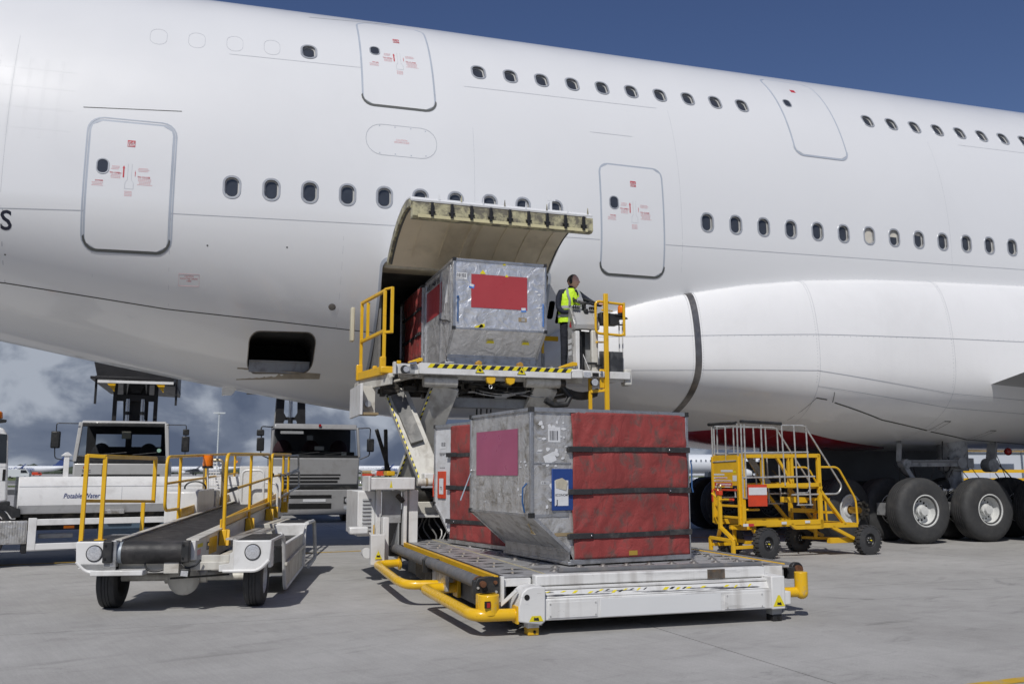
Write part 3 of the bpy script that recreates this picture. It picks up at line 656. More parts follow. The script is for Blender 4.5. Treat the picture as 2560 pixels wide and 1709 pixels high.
# hold opening rim, liner and interior
oo = dens(rrect(HU1 - HU0 + .10, HZ1 - HZ0 + .10, .17), .08); gg = G(); conf_ring(oo, [(a * (HU1 - HU0 + .005) / (HU1 - HU0 + .10), b * (HZ1 - HZ0 + .005) / (HZ1 - HZ0 + .10)) for a, b in oo], ((HU0 + HU1) / 2, (HZ0 + HZ1) / 2), .005, gg); obj('hold_opening_rim', gg, m_plane_grey, plane)
gg = G().bx(HU0 + .02, HU1 - .02, 15.75, 16.3, HZ1 - .07, HZ1 - .01); gg.bx(HU0 + .03, HU1 - .02, 15.62, 15.74, HZ1 - .13, HZ1 - .02); obj('hold_lintel_liner', gg, m_int_beige, plane, bevel=.01)
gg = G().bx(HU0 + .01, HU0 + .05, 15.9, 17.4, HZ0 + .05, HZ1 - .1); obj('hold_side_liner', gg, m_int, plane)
gg = G()
for k in range(6): gg.bx(HU0 + .055, HU0 + .065, 16.2 + k * .12, 16.26 + k * .12, 3.45, 3.85)
obj('hold_vent_grille', gg, m_greyp, plane, smooth=False)
gg = G().bx(HU0 + .02, HU1 - .02, 15.9, 20.8, HZ0 + .005, HZ0 + .03); obj('hold_floor', gg, m_greyp, plane)

# cargo door, hinged at the top and swung up and out
cd_prof = [(15.42, 5.20), (15.14, 5.40), (14.82, 5.585), (14.45, 5.725), (14.08, 5.81), (13.72, 5.83), (13.44, 5.785), (13.30, 5.705)]
def cprof(t, off):
    k = t * (len(cd_prof) - 1); i = min(int(k), len(cd_prof) - 2); f = k - i; a = Vector(cd_prof[i]); b = Vector(cd_prof[i + 1]); p = a.lerp(b, f)
    i0 = max(i - 1, 0); i1 = min(i + 2, len(cd_prof) - 1); d = (Vector(cd_prof[i1]) - Vector(cd_prof[i0])).normalized(); n_ = Vector((d.y, -d.x)) * -1 if Vector((d.y, -d.x)).y > 0 else Vector((d.y, -d.x))
    return p + n_ * off
CU0, CU1 = 2.70, 5.74
NT = 28
def cshell(o_top, o_bot, t0, t1, u0, u1, gg):
    vs = []; 
    for i in range(NT + 1):
        t = t0 + (t1 - t0) * i / NT; a = cprof(t, o_top); b = cprof(t, o_bot)
        vs += [(u0, a.x, a.y), (u1, a.x, a.y), (u1, b.x, b.y), (u0, b.x, b.y)]
    fs = [(4 * i + k, 4 * i + (k + 1) % 4, 4 * i + 4 + (k + 1) % 4, 4 * i + 4 + k) for i in range(NT) for k in range(4)] + [(0, 1, 2, 3), (4 * NT, 4 * NT + 1, 4 * NT + 2, 4 * NT + 3)]
    gg.add(vs, fs)
gg = G(); cshell(0, .03, 0, 1, CU0, CU1, gg); cdoor = obj('cargo_door', gg, m_plane, plane, angle=50)
gg = G(); cshell(.031, .16, .02, .955, CU0 + .05, CU1 - .09, gg); obj('door_liner', gg, m_door_in, cdoor, angle=50)
gg = G(); cshell(.031, .15, .02, .97, CU0 + .005, CU0 + .049, gg); obj('door_end_frame', gg, m_primer, cdoor, angle=50)
gg = G(); cshell(.10, .165, .03, .955, CU0 + .045, CU0 + .075, gg); obj('door_edge_seal', gg, m_seal, cdoor, angle=50)
gg = G(); cshell(.08, .165, .03, .955, CU1 - .11, CU1 - .085, gg); obj('door_edge_seal', gg, m_seal, cdoor, angle=50)
for k, f in enumerate((.12, .28, .40, .46, .60, .74, .88)):
    gg = G(); u = CU0 + (CU1 - CU0) * f; cshell(.155, .176 if k != 2 else .20, .12, .93, u, u + (.022 if k != 2 else .09), gg); obj('liner_rib', gg, m_door_in, cdoor, angle=50)
# latch beam on the free edge
gg = G(); gg.prism([(13.36, 5.675), (13.29, 5.655), (13.285, 5.44), (13.34, 5.41), (13.46, 5.42), (13.46, 5.685)], 'x', CU0 + .02, CU1 + .0); obj('latch_beam', gg, m_primer, cdoor, smooth=False, bevel=.006)
gg = G().bx(CU0 + .1, CU1 - .1, 13.27, 13.28, 5.415, 5.465); obj('latch_beam_rail', gg, M('cream_primer', (.60, .55, .33), .5, 0, .1, 8), cdoor, smooth=False)
for k in range(9):
    u = CU0 + .32 + k * (CU1 - CU0 - .5) / 8
    gg = G().bx(u - .022, u + .022, 13.245, 13.285, 5.44, 5.665); gg.cyl((u - .05, 13.26, 5.51), (u + .05, 13.26, 5.51), .018, 8); gg.bx(u - .028, u + .028, 13.25, 13.27, 5.54, 5.57)
    obj('door_latch', gg, m_latch, cdoor, bevel=.004)
for k in range(8):
    u = CU0 + .45 + k * .36; gg = G().prism([(u - .013, 5.74), (u + .013, 5.74), (u + .004, 5.84), (u - .004, 5.84)], 'y', 13.34, 13.35); o = obj('alignment_tab', gg, m_plane if k % 2 == 0 else m_primer, cdoor, smooth=False)
gg = G().bx(CU1 - .64, CU1 - .60, 13.6, 13.62, 5.82, 6.00); gg.bx(CU1 - .68, CU1 - .54, 13.6, 13.62, 5.99, 6.04); obj('door_handle_flap', gg, m_plane, cdoor, bevel=.004)

# belly fairing
m_fair_red = m_fair.copy(); m_fair_red.name = 'fairing_paint_white_and_red'; t_ = m_fair_red.node_tree; b_ = t_.nodes['Principled BSDF']; old = b_.inputs['Base Color'].links[0].from_socket
def nm(op, a, b=None):
    n = t_.nodes.new('ShaderNodeMath'); n.operation = op
    for i, x in enumerate((a, b)):
        if x is None: continue
        if hasattr(x, 'links'): t_.links.new(x, n.inputs[i])
        else: n.inputs[i].default_value = x
    return n.outputs[0]
ge = t_.nodes.new('ShaderNodeNewGeometry'); sx_ = t_.nodes.new('ShaderNodeSeparateXYZ'); t_.links.new(ge.outputs['Position'], sx_.inputs[0])
lim = nm('SUBTRACT', 4.20, nm('MULTIPLY', nm('MAXIMUM', nm('SUBTRACT', sx_.outputs[0], 8.6), 0.0), .44))
k1 = nm('LESS_THAN', nm('ABSOLUTE', nm('SUBTRACT', sx_.outputs[1], VC)), lim); k2 = nm('LESS_THAN', sx_.outputs[2], nm('ADD', 2.44, nm('MULTIPLY', nm('ABSOLUTE', nm('SUBTRACT', sx_.outputs[0], 10.4)), -.075))); k3 = nm('GREATER_THAN', sx_.outputs[0], 6.4)
mk = nm('MULTIPLY', nm('MULTIPLY', k1, k2), k3); mi_ = t_.nodes.new('ShaderNodeMix'); mi_.data_type = 'RGBA'; t_.links.new(mk, mi_.inputs[0]); t_.links.new(old, mi_.inputs[6]); mi_.inputs[7].default_value = (.30, .012, .018, 1); t_.links.new(mi_.outputs[2], b_.inputs['Base Color'])
def fair(u):
    t = min(max((u - 5.2) / 7.5, 0), 1); e = math.sin(t * math.pi / 2)
    zt = [(5.2, 3.6), (6.2, 4.25), (6.95, 4.51), (7.8, 4.80), (8.78, 5.03), (10, 5.26), (11.4, 5.44), (13, 5.56), (14.62, 5.62), (17.25, 5.69), (40, 5.9)]
    for (a, za), (b, zb) in zip(zt[:-1], zt[1:]):
        if a <= u <= b: z_top = za + (zb - za) * (u - a) / (b - a); break
    W = 2.75 + (4.12 - 2.75) * e ** 0.75
    zw = 3.55 + .25 * e; zb_ = 2.86 - .80 * min(1, max(0, (u - 5.2) / 6.5)) ** .8
    return z_top, W, zw, zb_
def fsec(u, n1_=26, n2_=34):
    zt, W, zw, zb_ = fair(u); wf = hwz(u, zt) - .03; W = max(W, wf * .8); ex = 2.0 + .6 * min(1, max(0, (u - 5.2) / 6)); pts = []
    for i in range(n1_ + 1):
        a = math.pi / 2 * (1 - i / n1_); pts.append((wf + (W - wf) * math.cos(a) ** .9, zw + (zt - zw) * math.sin(a)))
    for i in range(1, n2_ + 1):
        a = math.pi / 2 * i / n2_; pts.append((W * math.cos(a) ** (2 / ex) if i < n2_ else 0, zw - (zw - zb_) * math.sin(a) ** (2 / ex)))
    return pts
fu = [5.2 + .3 * k for k in range(int((40 - 5.2) / .3) + 1)]
gg = G(); rows = [fsec(u) for u in fu]; m_ = len(rows[0]); NN = 2 * m_ - 1
vs = []
for u, r_ in zip(fu, rows): vs += [(u, VC - a, b) for a, b in r_] + [(u, VC + a, b) for a, b in reversed(r_[:-1])]
for i in range(len(fu) - 1):
    for k in range(NN - 1):
        u = fu[i]; half = min(k, NN - 2 - k); a, b = rows[i][min(half, m_ - 1)]
        lim = 3.05 if u < 10.2 else 3.05 - (u - 10.2) * .42
        gg.cur = 0
        gg.f.append((i * NN + k, (i + 1) * NN + k, (i + 1) * NN + k + 1, i * NN + k + 1)); gg.mi.append(gg.cur)
gg.v = [Vector(p) for p in vs]
fairing = obj('belly_fairing', gg, m_fair_red, plane, angle=80)
def F(u, t, off=0.004):    # t 0..1 from top edge to bottom centre along the section
    r_ = fsec(u); k = t * (len(r_) - 1); i = min(int(k), len(r_) - 2); f = k - i; a = Vector(r_[i]).lerp(Vector(r_[i + 1]), f); d = (Vector(r_[i + 1]) - Vector(r_[i])).normalized()
    n_ = Vector((-d.y, d.x)); n_ = n_ if n_.x > 0 or (abs(n_.x) < .2 and n_.y < 0) else -n_
    a = a + n_ * off; return Vector((u, VC - a.x, a.y))
def fz(u, z):   # parameter t for a height on the side of the fairing
    r_ = fsec(u)
    for i in range(len(r_) - 1):
        if r_[i][1] >= z >= r_[i + 1][1]: return (i + (r_[i][1] - z) / max(r_[i][1] - r_[i + 1][1], 1e-6)) / (len(r_) - 1)
    return .5
def fstrip(name, pts, w, mat, off=.005, wide_u=True):
    gg = G(); vs = []; fs = []
    for i, (u, t) in enumerate(pts):
        if wide_u: vs += [F(u - w / 2, t, off), F(u + w / 2, t, off)]
        else: vs += [F(u, t - w, off), F(u, t + w, off)]
        if i: fs.append((2 * i - 2, 2 * i - 1, 2 * i + 1, 2 * i))
    gg.add(vs, fs); return obj(name, gg, mat, fairing, recalc=False)
fstrip('fairing_metal_band', [(8.72 - .0 * k, .01 + .97 * k / 40) for k in range(41)], .13, m_bare, .008)
fstrip('fairing_seam', [(11.25, .01 + .85 * k / 30) for k in range(31)], .006, m_seam)
fstrip('fairing_seam', [(14.55 - .0 * k, .01 + .8 * k / 30) for k in range(31)], .006, m_seam)
def hseam(pts, w=.0009, mat=m_seam, nm='fairing_seam'):
    P_ = []
    for (a, b) in zip(pts[:-1], pts[1:]):
        k_ = max(2, int(abs(b[0] - a[0]) / .3)); P_ += [(a[0] + (b[0] - a[0]) * k / k_, a[1] + (b[1] - a[1]) * k / k_) for k in range(k_)]
    P_.append(pts[-1]); fstrip(nm, [(u, fz(u, z)) for u, z in P_], w, mat, .005, False)
hseam([(6.6, 4.06), (8.7, 4.12), (11.2, 4.22), (14.5, 4.28), (30, 4.4)]); hseam([(6.4, 3.42), (11.2, 3.50), (14.5, 3.14), (20, 2.9)])
hseam([(11.25, 3.2), (14.6, 2.86), (20, 2.66)])
# gear door outline, stepped dark gap
hseam([(10.95, 2.45), (11.15, 2.75), (11.3, 2.98), (11.55, 2.95)], .0022, m_seam_d, 'gear_door_gap')
hseam([(11.75, 2.90), (13.2, 2.60), (14.7, 2.42)], .0026, m_seam_d, 'gear_door_gap'); hseam([(14.85, 2.40), (16.3, 2.26), (18.5, 2.18)], .0026, m_seam_d, 'gear_door_gap')
fstrip('gear_door_gap', [(14.70 + .12 * k / 4, fz(14.7, 2.42) - .02 * k / 4) for k in range(5)], .012, m_seam_d); fstrip('gear_door_gap', [(11.70 - .05 * k / 4, fz(11.7, 2.9) - .045 * k / 4) for k in range(5)], .014, m_seam_d)
for uu, zz0 in ((14.72, 2.43), (16.30, 2.27)):
    t0_, t1_ = fz(uu, zz0), fz(uu, zz0 + .17)
    for du in (0, .17): fstrip('gear_door_gap', [(uu + du + .10 * k / 4, t0_ + (t1_ - t0_) * k / 4) for k in range(5)], .011, m_seam_d)
    fstrip('gear_door_gap', [(uu + .10 + .17 * k / 2, t1_) for k in range(3)], .0022, m_seam_d, .005, False)
# rivets
gg = G(); rnd = random.Random(5)
for k in range(5):
    for r_ in range(2):
        u = -3.72 + k * .24 + r_ * .035
        z = 6.9
        while z < 8.4:
            if rnd.random() < .9: gg.sph(S(u, z, .0), .006, 5, 3)
            z += .05
for z in (7.05, 7.42, 7.80, 8.15):
    u = -4.0
    while u < -2.5: gg.sph(S(u, z, .0), .006, 5, 3); u += .04
o = obj('skin_rivets', gg, m_plane, plane); o['kind'] = 'stuff'
for u_, z0_, z1_ in ((-3.46, 5.7, 8.8), (4.3, 5.9, 7.9), (8.55, 5.4, 8.9), (15.2, 5.9, 9.0), (1.95, 4.1, 5.6)): seam([(u_, z0_), (u_, z1_)], .004, .002)
gg = G()
def riv(P_, r_=.008):
    gg.sph(P_, r_, 5, 3)
for u0_, u1_, z_ in ((6.8, 17.5, 4.22),):
    u = u0_
    while u < u1_: riv(F(u, fz(u, 4.06 + (u - 6.6) * .027) , .001)); u += .14
u = 7.0
while u < 17.5: riv(F(u, .02, .001)); u += .13
for uu in (8.62, 8.82, 11.20, 14.5):
    for k in range(48): riv(F(uu, .02 + .5 * k / 48, .001))
o = obj('fairing_rivets', gg, m_seam, fairing); o['kind'] = 'stuff'
# wing root and inner wing
gg = G()
wz = lambda v: 3.36 + (14.85 - v) * .20
sl = []
for v in (17.5, 14.85, 12, 9, 4, 0, -6, -14):
    te = 15.5; ch = 17 - max(0, 17 - v) * .38; zb_ = wz(v); th_ = 1.7 * ch / 17
    prof = [(0, .0), (.06, .16 * th_), (.25, .62 * th_), (.55, .85 * th_), (.85, .75 * th_), (.97, .45 * th_), (1, .25 * th_), (.97, .06 * th_), (.8, -.12 * th_), (.45, -.16 * th_), (.12, -.05 * th_)]
    sl.append([(te + a * ch, v, zb_ + b) for a, b in prof])
k = len(sl[0]); gg.add([p for s_ in sl for p in s_], [(i * k + j, (i + 1) * k + j, (i + 1) * k + (j + 1) % k, i * k + (j + 1) % k) for i in range(len(sl) - 1) for j in range(k)] + [tuple(range(k)), tuple(range((len(sl) - 1) * k, len(sl) * k))])
obj('wing', gg, M('wing_grey', (.36, .365, .37), .38, .1, .05, 1), plane, angle=40)
# blade antenna under the belly
gg = G().prism([(1.0, 3.3), (1.75, 3.2), (1.45, 2.35), (1.05, 2.35)], 'y', 20.9, 20.96); gg = G(); gg.prism([(.05, 3.4), (.50, 3.4), (.24, 3.05), (.05, 3.03)], 'y', 18.9, 18.96); obj('belly_blade', gg, m_plane, plane, bevel=.01)

# landing gear
def wheel_mesh(gt, gr, gh, c, far=False, style=0):
    x, y, z = c; s_ = 1
    prof = [(.28, .215), (.33, .245), (.42, .262), (.56, .262), (.645, .235), (.685, .19), (.70, .14), (.70, .095), (.682, .094), (.682, .078), (.703, .076), (.703, .040), (.684, .038), (.684, .020), (.704, .018), (.704, -.018), (.684, -.020), (.684, -.038), (.703, -.040), (.703, -.076), (.682, -.078), (.682, -.094), (.70, -.095), (.70, -.14), (.685, -.19), (.645, -.235), (.56, -.262), (.42, -.262), (.33, -.245), (.28, -.215)]
    gt.lathe(prof, c, 'y', 56, cap=False)
    gr.lathe([(.335, -.20), (.345, -.252), (.325, -.256), (.300, -.205), (.285, -.10), (.27, -.06), (.15, -.045), (.13, -.05)], c, 'y', 40, cap=False)
    gr.lathe([(.13, -.04), (.125, -.14), (.10, -.15), (.095, -.215), (.0, -.22)], c, 'y', 28, cap=False)
    gr.lathe([(.0, .1), (.3, .12), (.33, .235)], c, 'y', 24, cap=False)
    for q in range(14):
        t = 2 * math.pi * q / 14; rr = .205; gh.cyl((x + math.cos(t) * rr, y - .057, z + math.sin(t) * rr), (x + math.cos(t) * rr, y - .0455, z + math.sin(t) * rr), .019 if style else .024, 8)
def gear_wheel(c, mat_r, rot=0.0, style=0):
    gt, gr, gh = G(), G(), G(); wheel_mesh(gt, gr, gh, (0, 0, 0), style=style)
    o = obj('landing_wheel', gt, m_tyre, None); o.parent = plane; o.location = Vector(c) - WL['airliner']; o.rotation_euler = (0, 0, rot)
    r_ = obj('rim', gr, mat_r, None); r_.parent = o; h = obj('rim_bolts', gh, m_hole, None, smooth=False); h.parent = o
    return o
w1 = gear_wheel((14.50, 16.12, .70), m_rim_white); w2 = gear_wheel((16.32, 16.18, .70), m_rim_white, style=1)
wk = Vector((8, VC, 0))
dup(w1, Vector((18.1, 16.2, .70)) - wk, plane)
for u in (14.5, 16.32, 18.1): dup(w1, Vector((u, 17.12, .70)) - wk, plane)
dup(w1, Vector((13.15, 18.0, .70)) - wk, plane, (0, 0, R(3)))
wg = gear_wheel((12.75, 16.55, .70), m_rim_white, 0)
bpy.data.objects.remove([c for c in wg.children if c.name.startswith('rim_bolts')][0])
wf_ = gear_wheel((14.14, 21.3, .70), m_rim_grey)  # far side rims: grey instead of white, their shade put into the colour
for u in (12.95, 15.4, 17.3): dup(wf_, Vector((u, 21.3, .70)) - wk, plane)
for u in (12.95, 14.6, 16.3): dup(wf_, Vector((u, 22.3, .70)) - wk, plane)
# steered axle with brake pack and gold hub
bpy.data.objects.remove([c for c in wg.children][0])
bpy.data.objects.remove(wg)
gt, gr, gh = G(), G(), G(); wheel_mesh(gt, gr, gh, (0, 0, 0))
o = obj('landing_wheel', gt, m_tyre, None); o.parent = plane; o.location = Vector((13.22, 17.0, .70)) - wk; o.rotation_euler = (0, 0, R(11))
gr = G().lathe([(.335, -.24), (.345, -.27), (.32, -.275), (.30, -.24), (.27, -.21), (.16, -.20), (.14, -.23), (.10, -.24), (.10, -.20)], (0, 0, 0), 'y', 40, cap=False); r_ = obj('rim', gr, m_rim_white, None); r_.parent = o
gr = G().cyl((0, -.20, 0), (0, -.46, 0), .075, 18); gr.cyl((0, -.46, 0), (0, -.50, 0), .06, 18); r_ = obj('gold_axle', gr, M('gold_bronze', (.50, .28, .05), .3, .8), None); r_.parent = o
gr = G()
for q in range(9):
    t = 2 * math.pi * q / 9; gr.cyl((math.cos(t) * .15 + .22, -.30, math.sin(t) * .17), (math.cos(t) * .15 + .22, -.42, math.sin(t) * .17), .035, 8)
gr.bx(.14, .34, -.36, -.28, -.18, .2); r_ = obj('brake_pack', gr, m_dirtblack, None); r_.parent = o
gg = G()
for u in (14.5, 16.32, 18.1): gg.cyl((u, 16.1, .70), (u, 17.4, .70), .09, 14)
gg.bar((14.0, 16.65, .72), (18.3, 16.65, .72), .3, .26); gg.cyl((16.30, 16.9, .8), (16.30, 16.9, 2.3), .17, 24); obj('gear_bogie', gg, m_gear, plane)
gg = G().cyl((16.35, 16.95, 1.55), (16.35, 16.95, 2.45), .33, 28); gg.cyl((16.35, 16.95, 1.78), (16.35, 16.95, 1.84), .36, 28); gg.bx(16.05, 16.30, 16.58, 16.64, 1.62, 1.84); gg.bx(16.42, 16.60, 16.58, 16.64, 1.62, 1.84); obj('gear_leg_housing', gg, m_gear, plane, bevel=.01)
gg = G().cyl((16.35, 16.95, 1.0), (16.35, 16.95, 1.56), .20, 28); obj('gear_piston', gg, m_chrome, plane)
gg = G().bar((16.25, 16.55, 1.73), (14.55, 16.55, 1.71), .13, .15); gg.cyl((16.15, 16.45, 1.73), (16.15, 16.66, 1.73), .13, 18); gg.cyl((14.6, 16.45, 1.71), (14.6, 16.66, 1.71), .10, 18); gg.bar((14.55, 16.55, 1.7), (14.9, 16.5, 1.12), .16, .1); gg.bar((14.5, 16.6, 1.75), (14.65, 16.7, 2.35), .1, .08)
gg.bar((17.1, 16.6, 1.7), (17.45, 16.8, 2.4), .2, .12); gg.cyl((17.1, 16.5, 1.68), (17.1, 16.75, 1.68), .16, 18); obj('gear_side_stay', gg, m_gear, plane, bevel=.008)
gg = G().bar((16.0, 16.48, 1.75), (14.75, 16.48, 1.75), .02, .04); obj('gear_stay_link', gg, m_rim_grey, plane)
gg = G()
random.seed(11)
for k in range(16):
    a = Vector((random.uniform(14.4, 17.5), random.uniform(16.45, 16.8), random.uniform(1.5, 2.3))); b = Vector((a.x + random.uniform(-.35, .35), random.uniform(16.4, 16.7), random.uniform(1.0, 1.5))); md_ = (a + b) / 2 + Vector((random.uniform(-.3, .3), -.05, -.15))
    gg.tube([a.lerp(md_, t / 6).lerp(md_.lerp(b, t / 6), t / 6) for t in range(7)], random.uniform(.008, .018), 6)
obj('hydraulic_hoses', gg, m_black, plane)['kind'] = 'stuff'
gg = G()
for k in range(26):
    c = Vector((random.uniform(15.0, 15.9), random.uniform(16.4, 16.8), random.uniform(.75, 1.25))); gg.bx(c.x - random.uniform(.02, .07), c.x + .05, c.y - .04, c.y + .04, c.z - random.uniform(.02, .06), c.z + .04)
obj('brake_plumbing', gg, m_chrome, plane, bevel=.01)['kind'] = 'stuff'
gg = G()
for u in (12.9, 14.3, 16.0): gg.cyl((u, 21.0, .7), (u, 22.5, .7), .09, 12)
gg.bar((12.7, 21.8, .72), (17.5, 21.8, .72), .3, .26); gg.cyl((15.2, 21.8, .8), (15.2, 21.8, 2.3), .2, 20); gg.bar((15.1, 21.7, 1.7), (13.3, 21.6, 1.75), .16, .16); obj('gear_bogie', gg, m_gear, plane)
gg = G().bx(12.9, 19.0, 19.55, 19.62, 1.30, 2.2); obj('gear_bay_door', gg, M('gear_door_grey', (.12, .13, .14), .5, 0, .1, 2), plane)
gg = G().sph((17.75, 16.7, 2.0), .09, 12, 8); obj('red_remove_cap', gg, m_redlens, plane)
# ================================================================ air cargo containers
def container(loc, rz, label, kind, base='contoured aluminium air cargo container'):
    """local frame: x along the 2.01 m side (overhang on -x), y depth 1.53 m, z up; base plate from x=0"""
    t = thing('cargo_container', label, 'cargo container', loc, rz, 'cargo containers around the loader', world=False)
    W, D, H_ = 1.56, 1.53, 1.62; o = .45; zc_ = .52
    alu, edge = (m_alu, m_alu_edge) if kind in ('raised', 'inside') else (m_alu_dirty, m_alu_edge)
    wht = m_cont_white if kind == 'white' else alu
    g = G().bx(-.02, W + .02, -.02, D + .02, 0, .035); obj('base_pallet', g, m_alu_edge, t, bevel=.008)
    e_ = .004
    # panels: each a thin sheet
    def panel(pts, nrm_, mt, nm='panel', th_=.006, lab=None):
        n_ = Vector(nrm_); g = G(); k = len(pts); g.add([Vector(p) for p in pts] + [Vector(p) - n_ * th_ for p in pts], [tuple(range(k)), tuple(range(2 * k - 1, k - 1, -1))] + [(i, (i + 1) % k, k + (i + 1) % k, k + i) for i in range(k)])
        return obj(nm, g, mt, t, smooth=False, label=lab)
    panel([(-o, 0, zc_), (-o, D, zc_), (-o, D, H_), (-o, 0, H_)], (-1, 0, 0), alu if kind != 'white' else m_cont_white)
    sn = Vector((-(zc_ - .14), 0, -o)).normalized()
    panel([(0, 0, .14), (0, D, .14), (-o, D, zc_), (-o, 0, zc_)], sn, alu)
    panel([(0, 0, .035), (0, D, .035), (0, D, .14), (0, 0, .14)], (-1, 0, 0), edge)
    panel([(W, 0, .035), (W, D, .035), (W, D, H_), (W, 0, H_)], (1, 0, 0), alu)
    panel([(-o, 0, H_), (W, 0, H_), (W, D, H_), (-o, D, H_)], (0, 0, 1), alu)
    for y, sg in ((0, -1), (D, 1)):
        open_ = (y == 0 and kind in ('curtain', 'white', 'inside'))
        if open_:
            panel([(-o, y, zc_), (0, y, .14), (.06, y, .035), (.06, y, H_), (-o, y, H_)], (0, sg, 0), m_cont_white if kind == 'white' else alu)
            panel([(.06, y + .03, .035), (W - .03, y + .03, .035), (W - .03, y + .03, H_), (.06, y + .03, H_)], (0, sg, 0), m_hole)
        else:
            panel([(-o, y, zc_), (0, y, .14), (0, y, .035), (W, y, .035), (W, y, H_), (-o, y, H_)], (0, sg, 0), alu)
    # extruded edges
    def edge_(a, b, w=.036):
        g = G().bar(a, b, w, w); obj('edge_rail', g, edge, t, bevel=.003)
    for y in (0, D):
        edge_((-o, y, H_), (W, y, H_), .045); edge_((-o, y, zc_), (-o, y, H_)); edge_((W, y, .03), (W, y, H_)); edge_((-o, y, zc_), (0, y, .14)); edge_((0, y, .03), (W, y, .03), .05)
    for x, z in ((-o, H_), (W, H_), (-o, zc_), (0, .14)): edge_((x, 0, z), (x, D, z), .034)
    g = G()
    for x, z in ((-o, H_), (W, H_), (-o, zc_)):
        for y in (0, D): g.bx(x - .026, x + .026, y - .026, y + .026, z - .026, z + .026)
    oc = obj('corner_blocks', g, m_black, t, smooth=False); oc['kind'] = 'stuff'
    # rivets along the edges
    g = G()
    def rline(a, b, n_):
        a = Vector(a); b = Vector(b); m_ = max(2, int((b - a).length / .075))
        for i in range(m_): c = a.lerp(b, (i + .5) / m_) + Vector(n_) * .004; g.sph(c, .0055, 5, 3)
    for y, sg in ((-.018, -1), (D + .018, 1)):
        rline((-o + .01, y, H_ - .01), (W, y, H_ - .01), (0, sg, 0)); rline((-o, y, zc_), (-o, y, H_), (0, sg, 0)); rline((W, y, .03), (W, y, H_), (0, sg, 0)); rline((-o, y, zc_), (0, y, .14), (0, sg, 0)); rline((0, y, .04), (W, y, .04), (0, sg, 0))
    rline((-o - .018, 0, H_ - .01), (-o - .018, D, H_ - .01), (-1, 0, 0)); rline((-o - .018, 0, zc_), (-o - .018, D, zc_), (-1, 0, 0)); rline((-.018, 0, .14), (-.018, D, .14), (-1, 0, 0)); rline((-.006, 0, .07), (-.006, D, .07), (-1, 0, 0))
    rv = obj('rivets', g, m_alu_edge, t); rv['kind'] = 'stuff'
    if kind in ('curtain', 'white', 'inside'):
        rnd = random.Random(hash(kind) % 97 + 5); rnd = random.Random({'curtain': 5, 'white': 8, 'inside': 12}[kind])
        x0, x1, z0, z1 = .04, W - .005, .055, H_ - .012; nx, nz = 70, 60; vs = []
        ph = [(rnd.uniform(3, 11), rnd.uniform(2, 7), rnd.uniform(0, 6.28), rnd.uniform(.002, .007)) for _ in range(9)]
        strapz = (.30, .76, 1.21)
        for j in range(nz + 1):
            for i in range(nx + 1):
                x = x0 + (x1 - x0) * i / nx; z = z0 + (z1 - z0) * j / nz
                a = .012 + .022 * math.sin(math.pi * i / nx) ** .6
                d = sum(c * math.sin(p_ * x + q_ * z * (1 + .3 * math.sin(3 * x)) + r_) for p_, q_, r_, c in ph)
                near = min(abs(z - s_) for s_ in strapz); pin = math.exp(-(near / .05) ** 2)
                folds = .008 * math.sin(26 * x + 3 * math.sin(7 * z) + 5 * math.sin(2.3 * x)) * (1 - pin) * (0.25 + .75 * abs(math.sin(3.1 * z + x)))
                if kind == 'inside': folds += .02 * math.sin(30 * x + 2 * math.sin(4 * z)); d += .02 * math.sin(5 * z)
                y = -(a * (1 - .2 * pin) + .45 * d * (1 - pin) + .45 * folds)
                sway = (.012 * math.sin(6 * z + 1) if i == 0 or True else 0) * (1 - i / nx)
                vs.append((x + sway, min(y, -.004), z))
        fs = [(j * (nx + 1) + i, j * (nx + 1) + i + 1, (j + 1) * (nx + 1) + i + 1, (j + 1) * (nx + 1) + i) for j in range(nz) for i in range(nx)]
        g = G().add(vs, fs); c = obj('curtain', g, m_curtain, t, angle=80); sm = c.modifiers.new('thickness', 'SOLIDIFY'); sm.thickness = .004; sm.offset = 1
        for sz in strapz:
            g = G(); pts = []; dz = rnd.uniform(-.01, .01)
            vs = []; fs = []
            for i in range(41):
                x = -.03 + (W + .05) * i / 40; y = -(.024 + .018 * math.sin(math.pi * min(max((x) / W, 0), 1)) ** .6); z = sz + dz * math.sin(i / 40 * 3.1) + .015 * (i / 40 - .5)
                if i in (0,): y = -.008
                vs += [(x, y, z - .026), (x, y, z + .026), (x, y - .004, z + .026), (x, y - .004, z - .026)]
                if i: a = 4 * (i - 1); b = 4 * i; fs += [(a + k, b + k, b + (k + 1) % 4, a + (k + 1) % 4) for k in range(4)]
            g.add(vs, fs + [(0, 1, 2, 3)]); s_ = obj('strap', g, m_strap, t)
            g = G().bx(-.03, .27, -.052, -.032, sz - .033, sz + .028); g2 = G().bx(W - .30, W + .01, -.058, -.036, sz - .028, sz + .034); 
            obj('strap_end', g, m_strap, s_, bevel=.006); obj('strap_end', g2, m_strap, s_, bevel=.006)
            g = G().sph((W - .28 if sz > .5 else .24, -.058, sz), .011, 10, 6); obj('strap_stud', g, m_chrome, s_)
    return t
def decal(t, pts, mt, nm='label', lab=None):
    g = G().add(pts, [tuple(range(len(pts)))]); return obj(nm, g, mt, t, smooth=False, recalc=False, label=lab)
def dy(t, x0, x1, z0, z1, mt, nm='label', y=-.0035, ang=0.0, lab=None):
    cx, cz = (x0 + x1) / 2, (z0 + z1) / 2; c, s_ = math.cos(ang), math.sin(ang)
    return decal(t, [(cx + (a - cx) * c - (b - cz) * s_, y, cz + (a - cx) * s_ + (b - cz) * c) for a, b in ((x0, z0), (x1, z0), (x1, z1), (x0, z1))], mt, nm, lab)
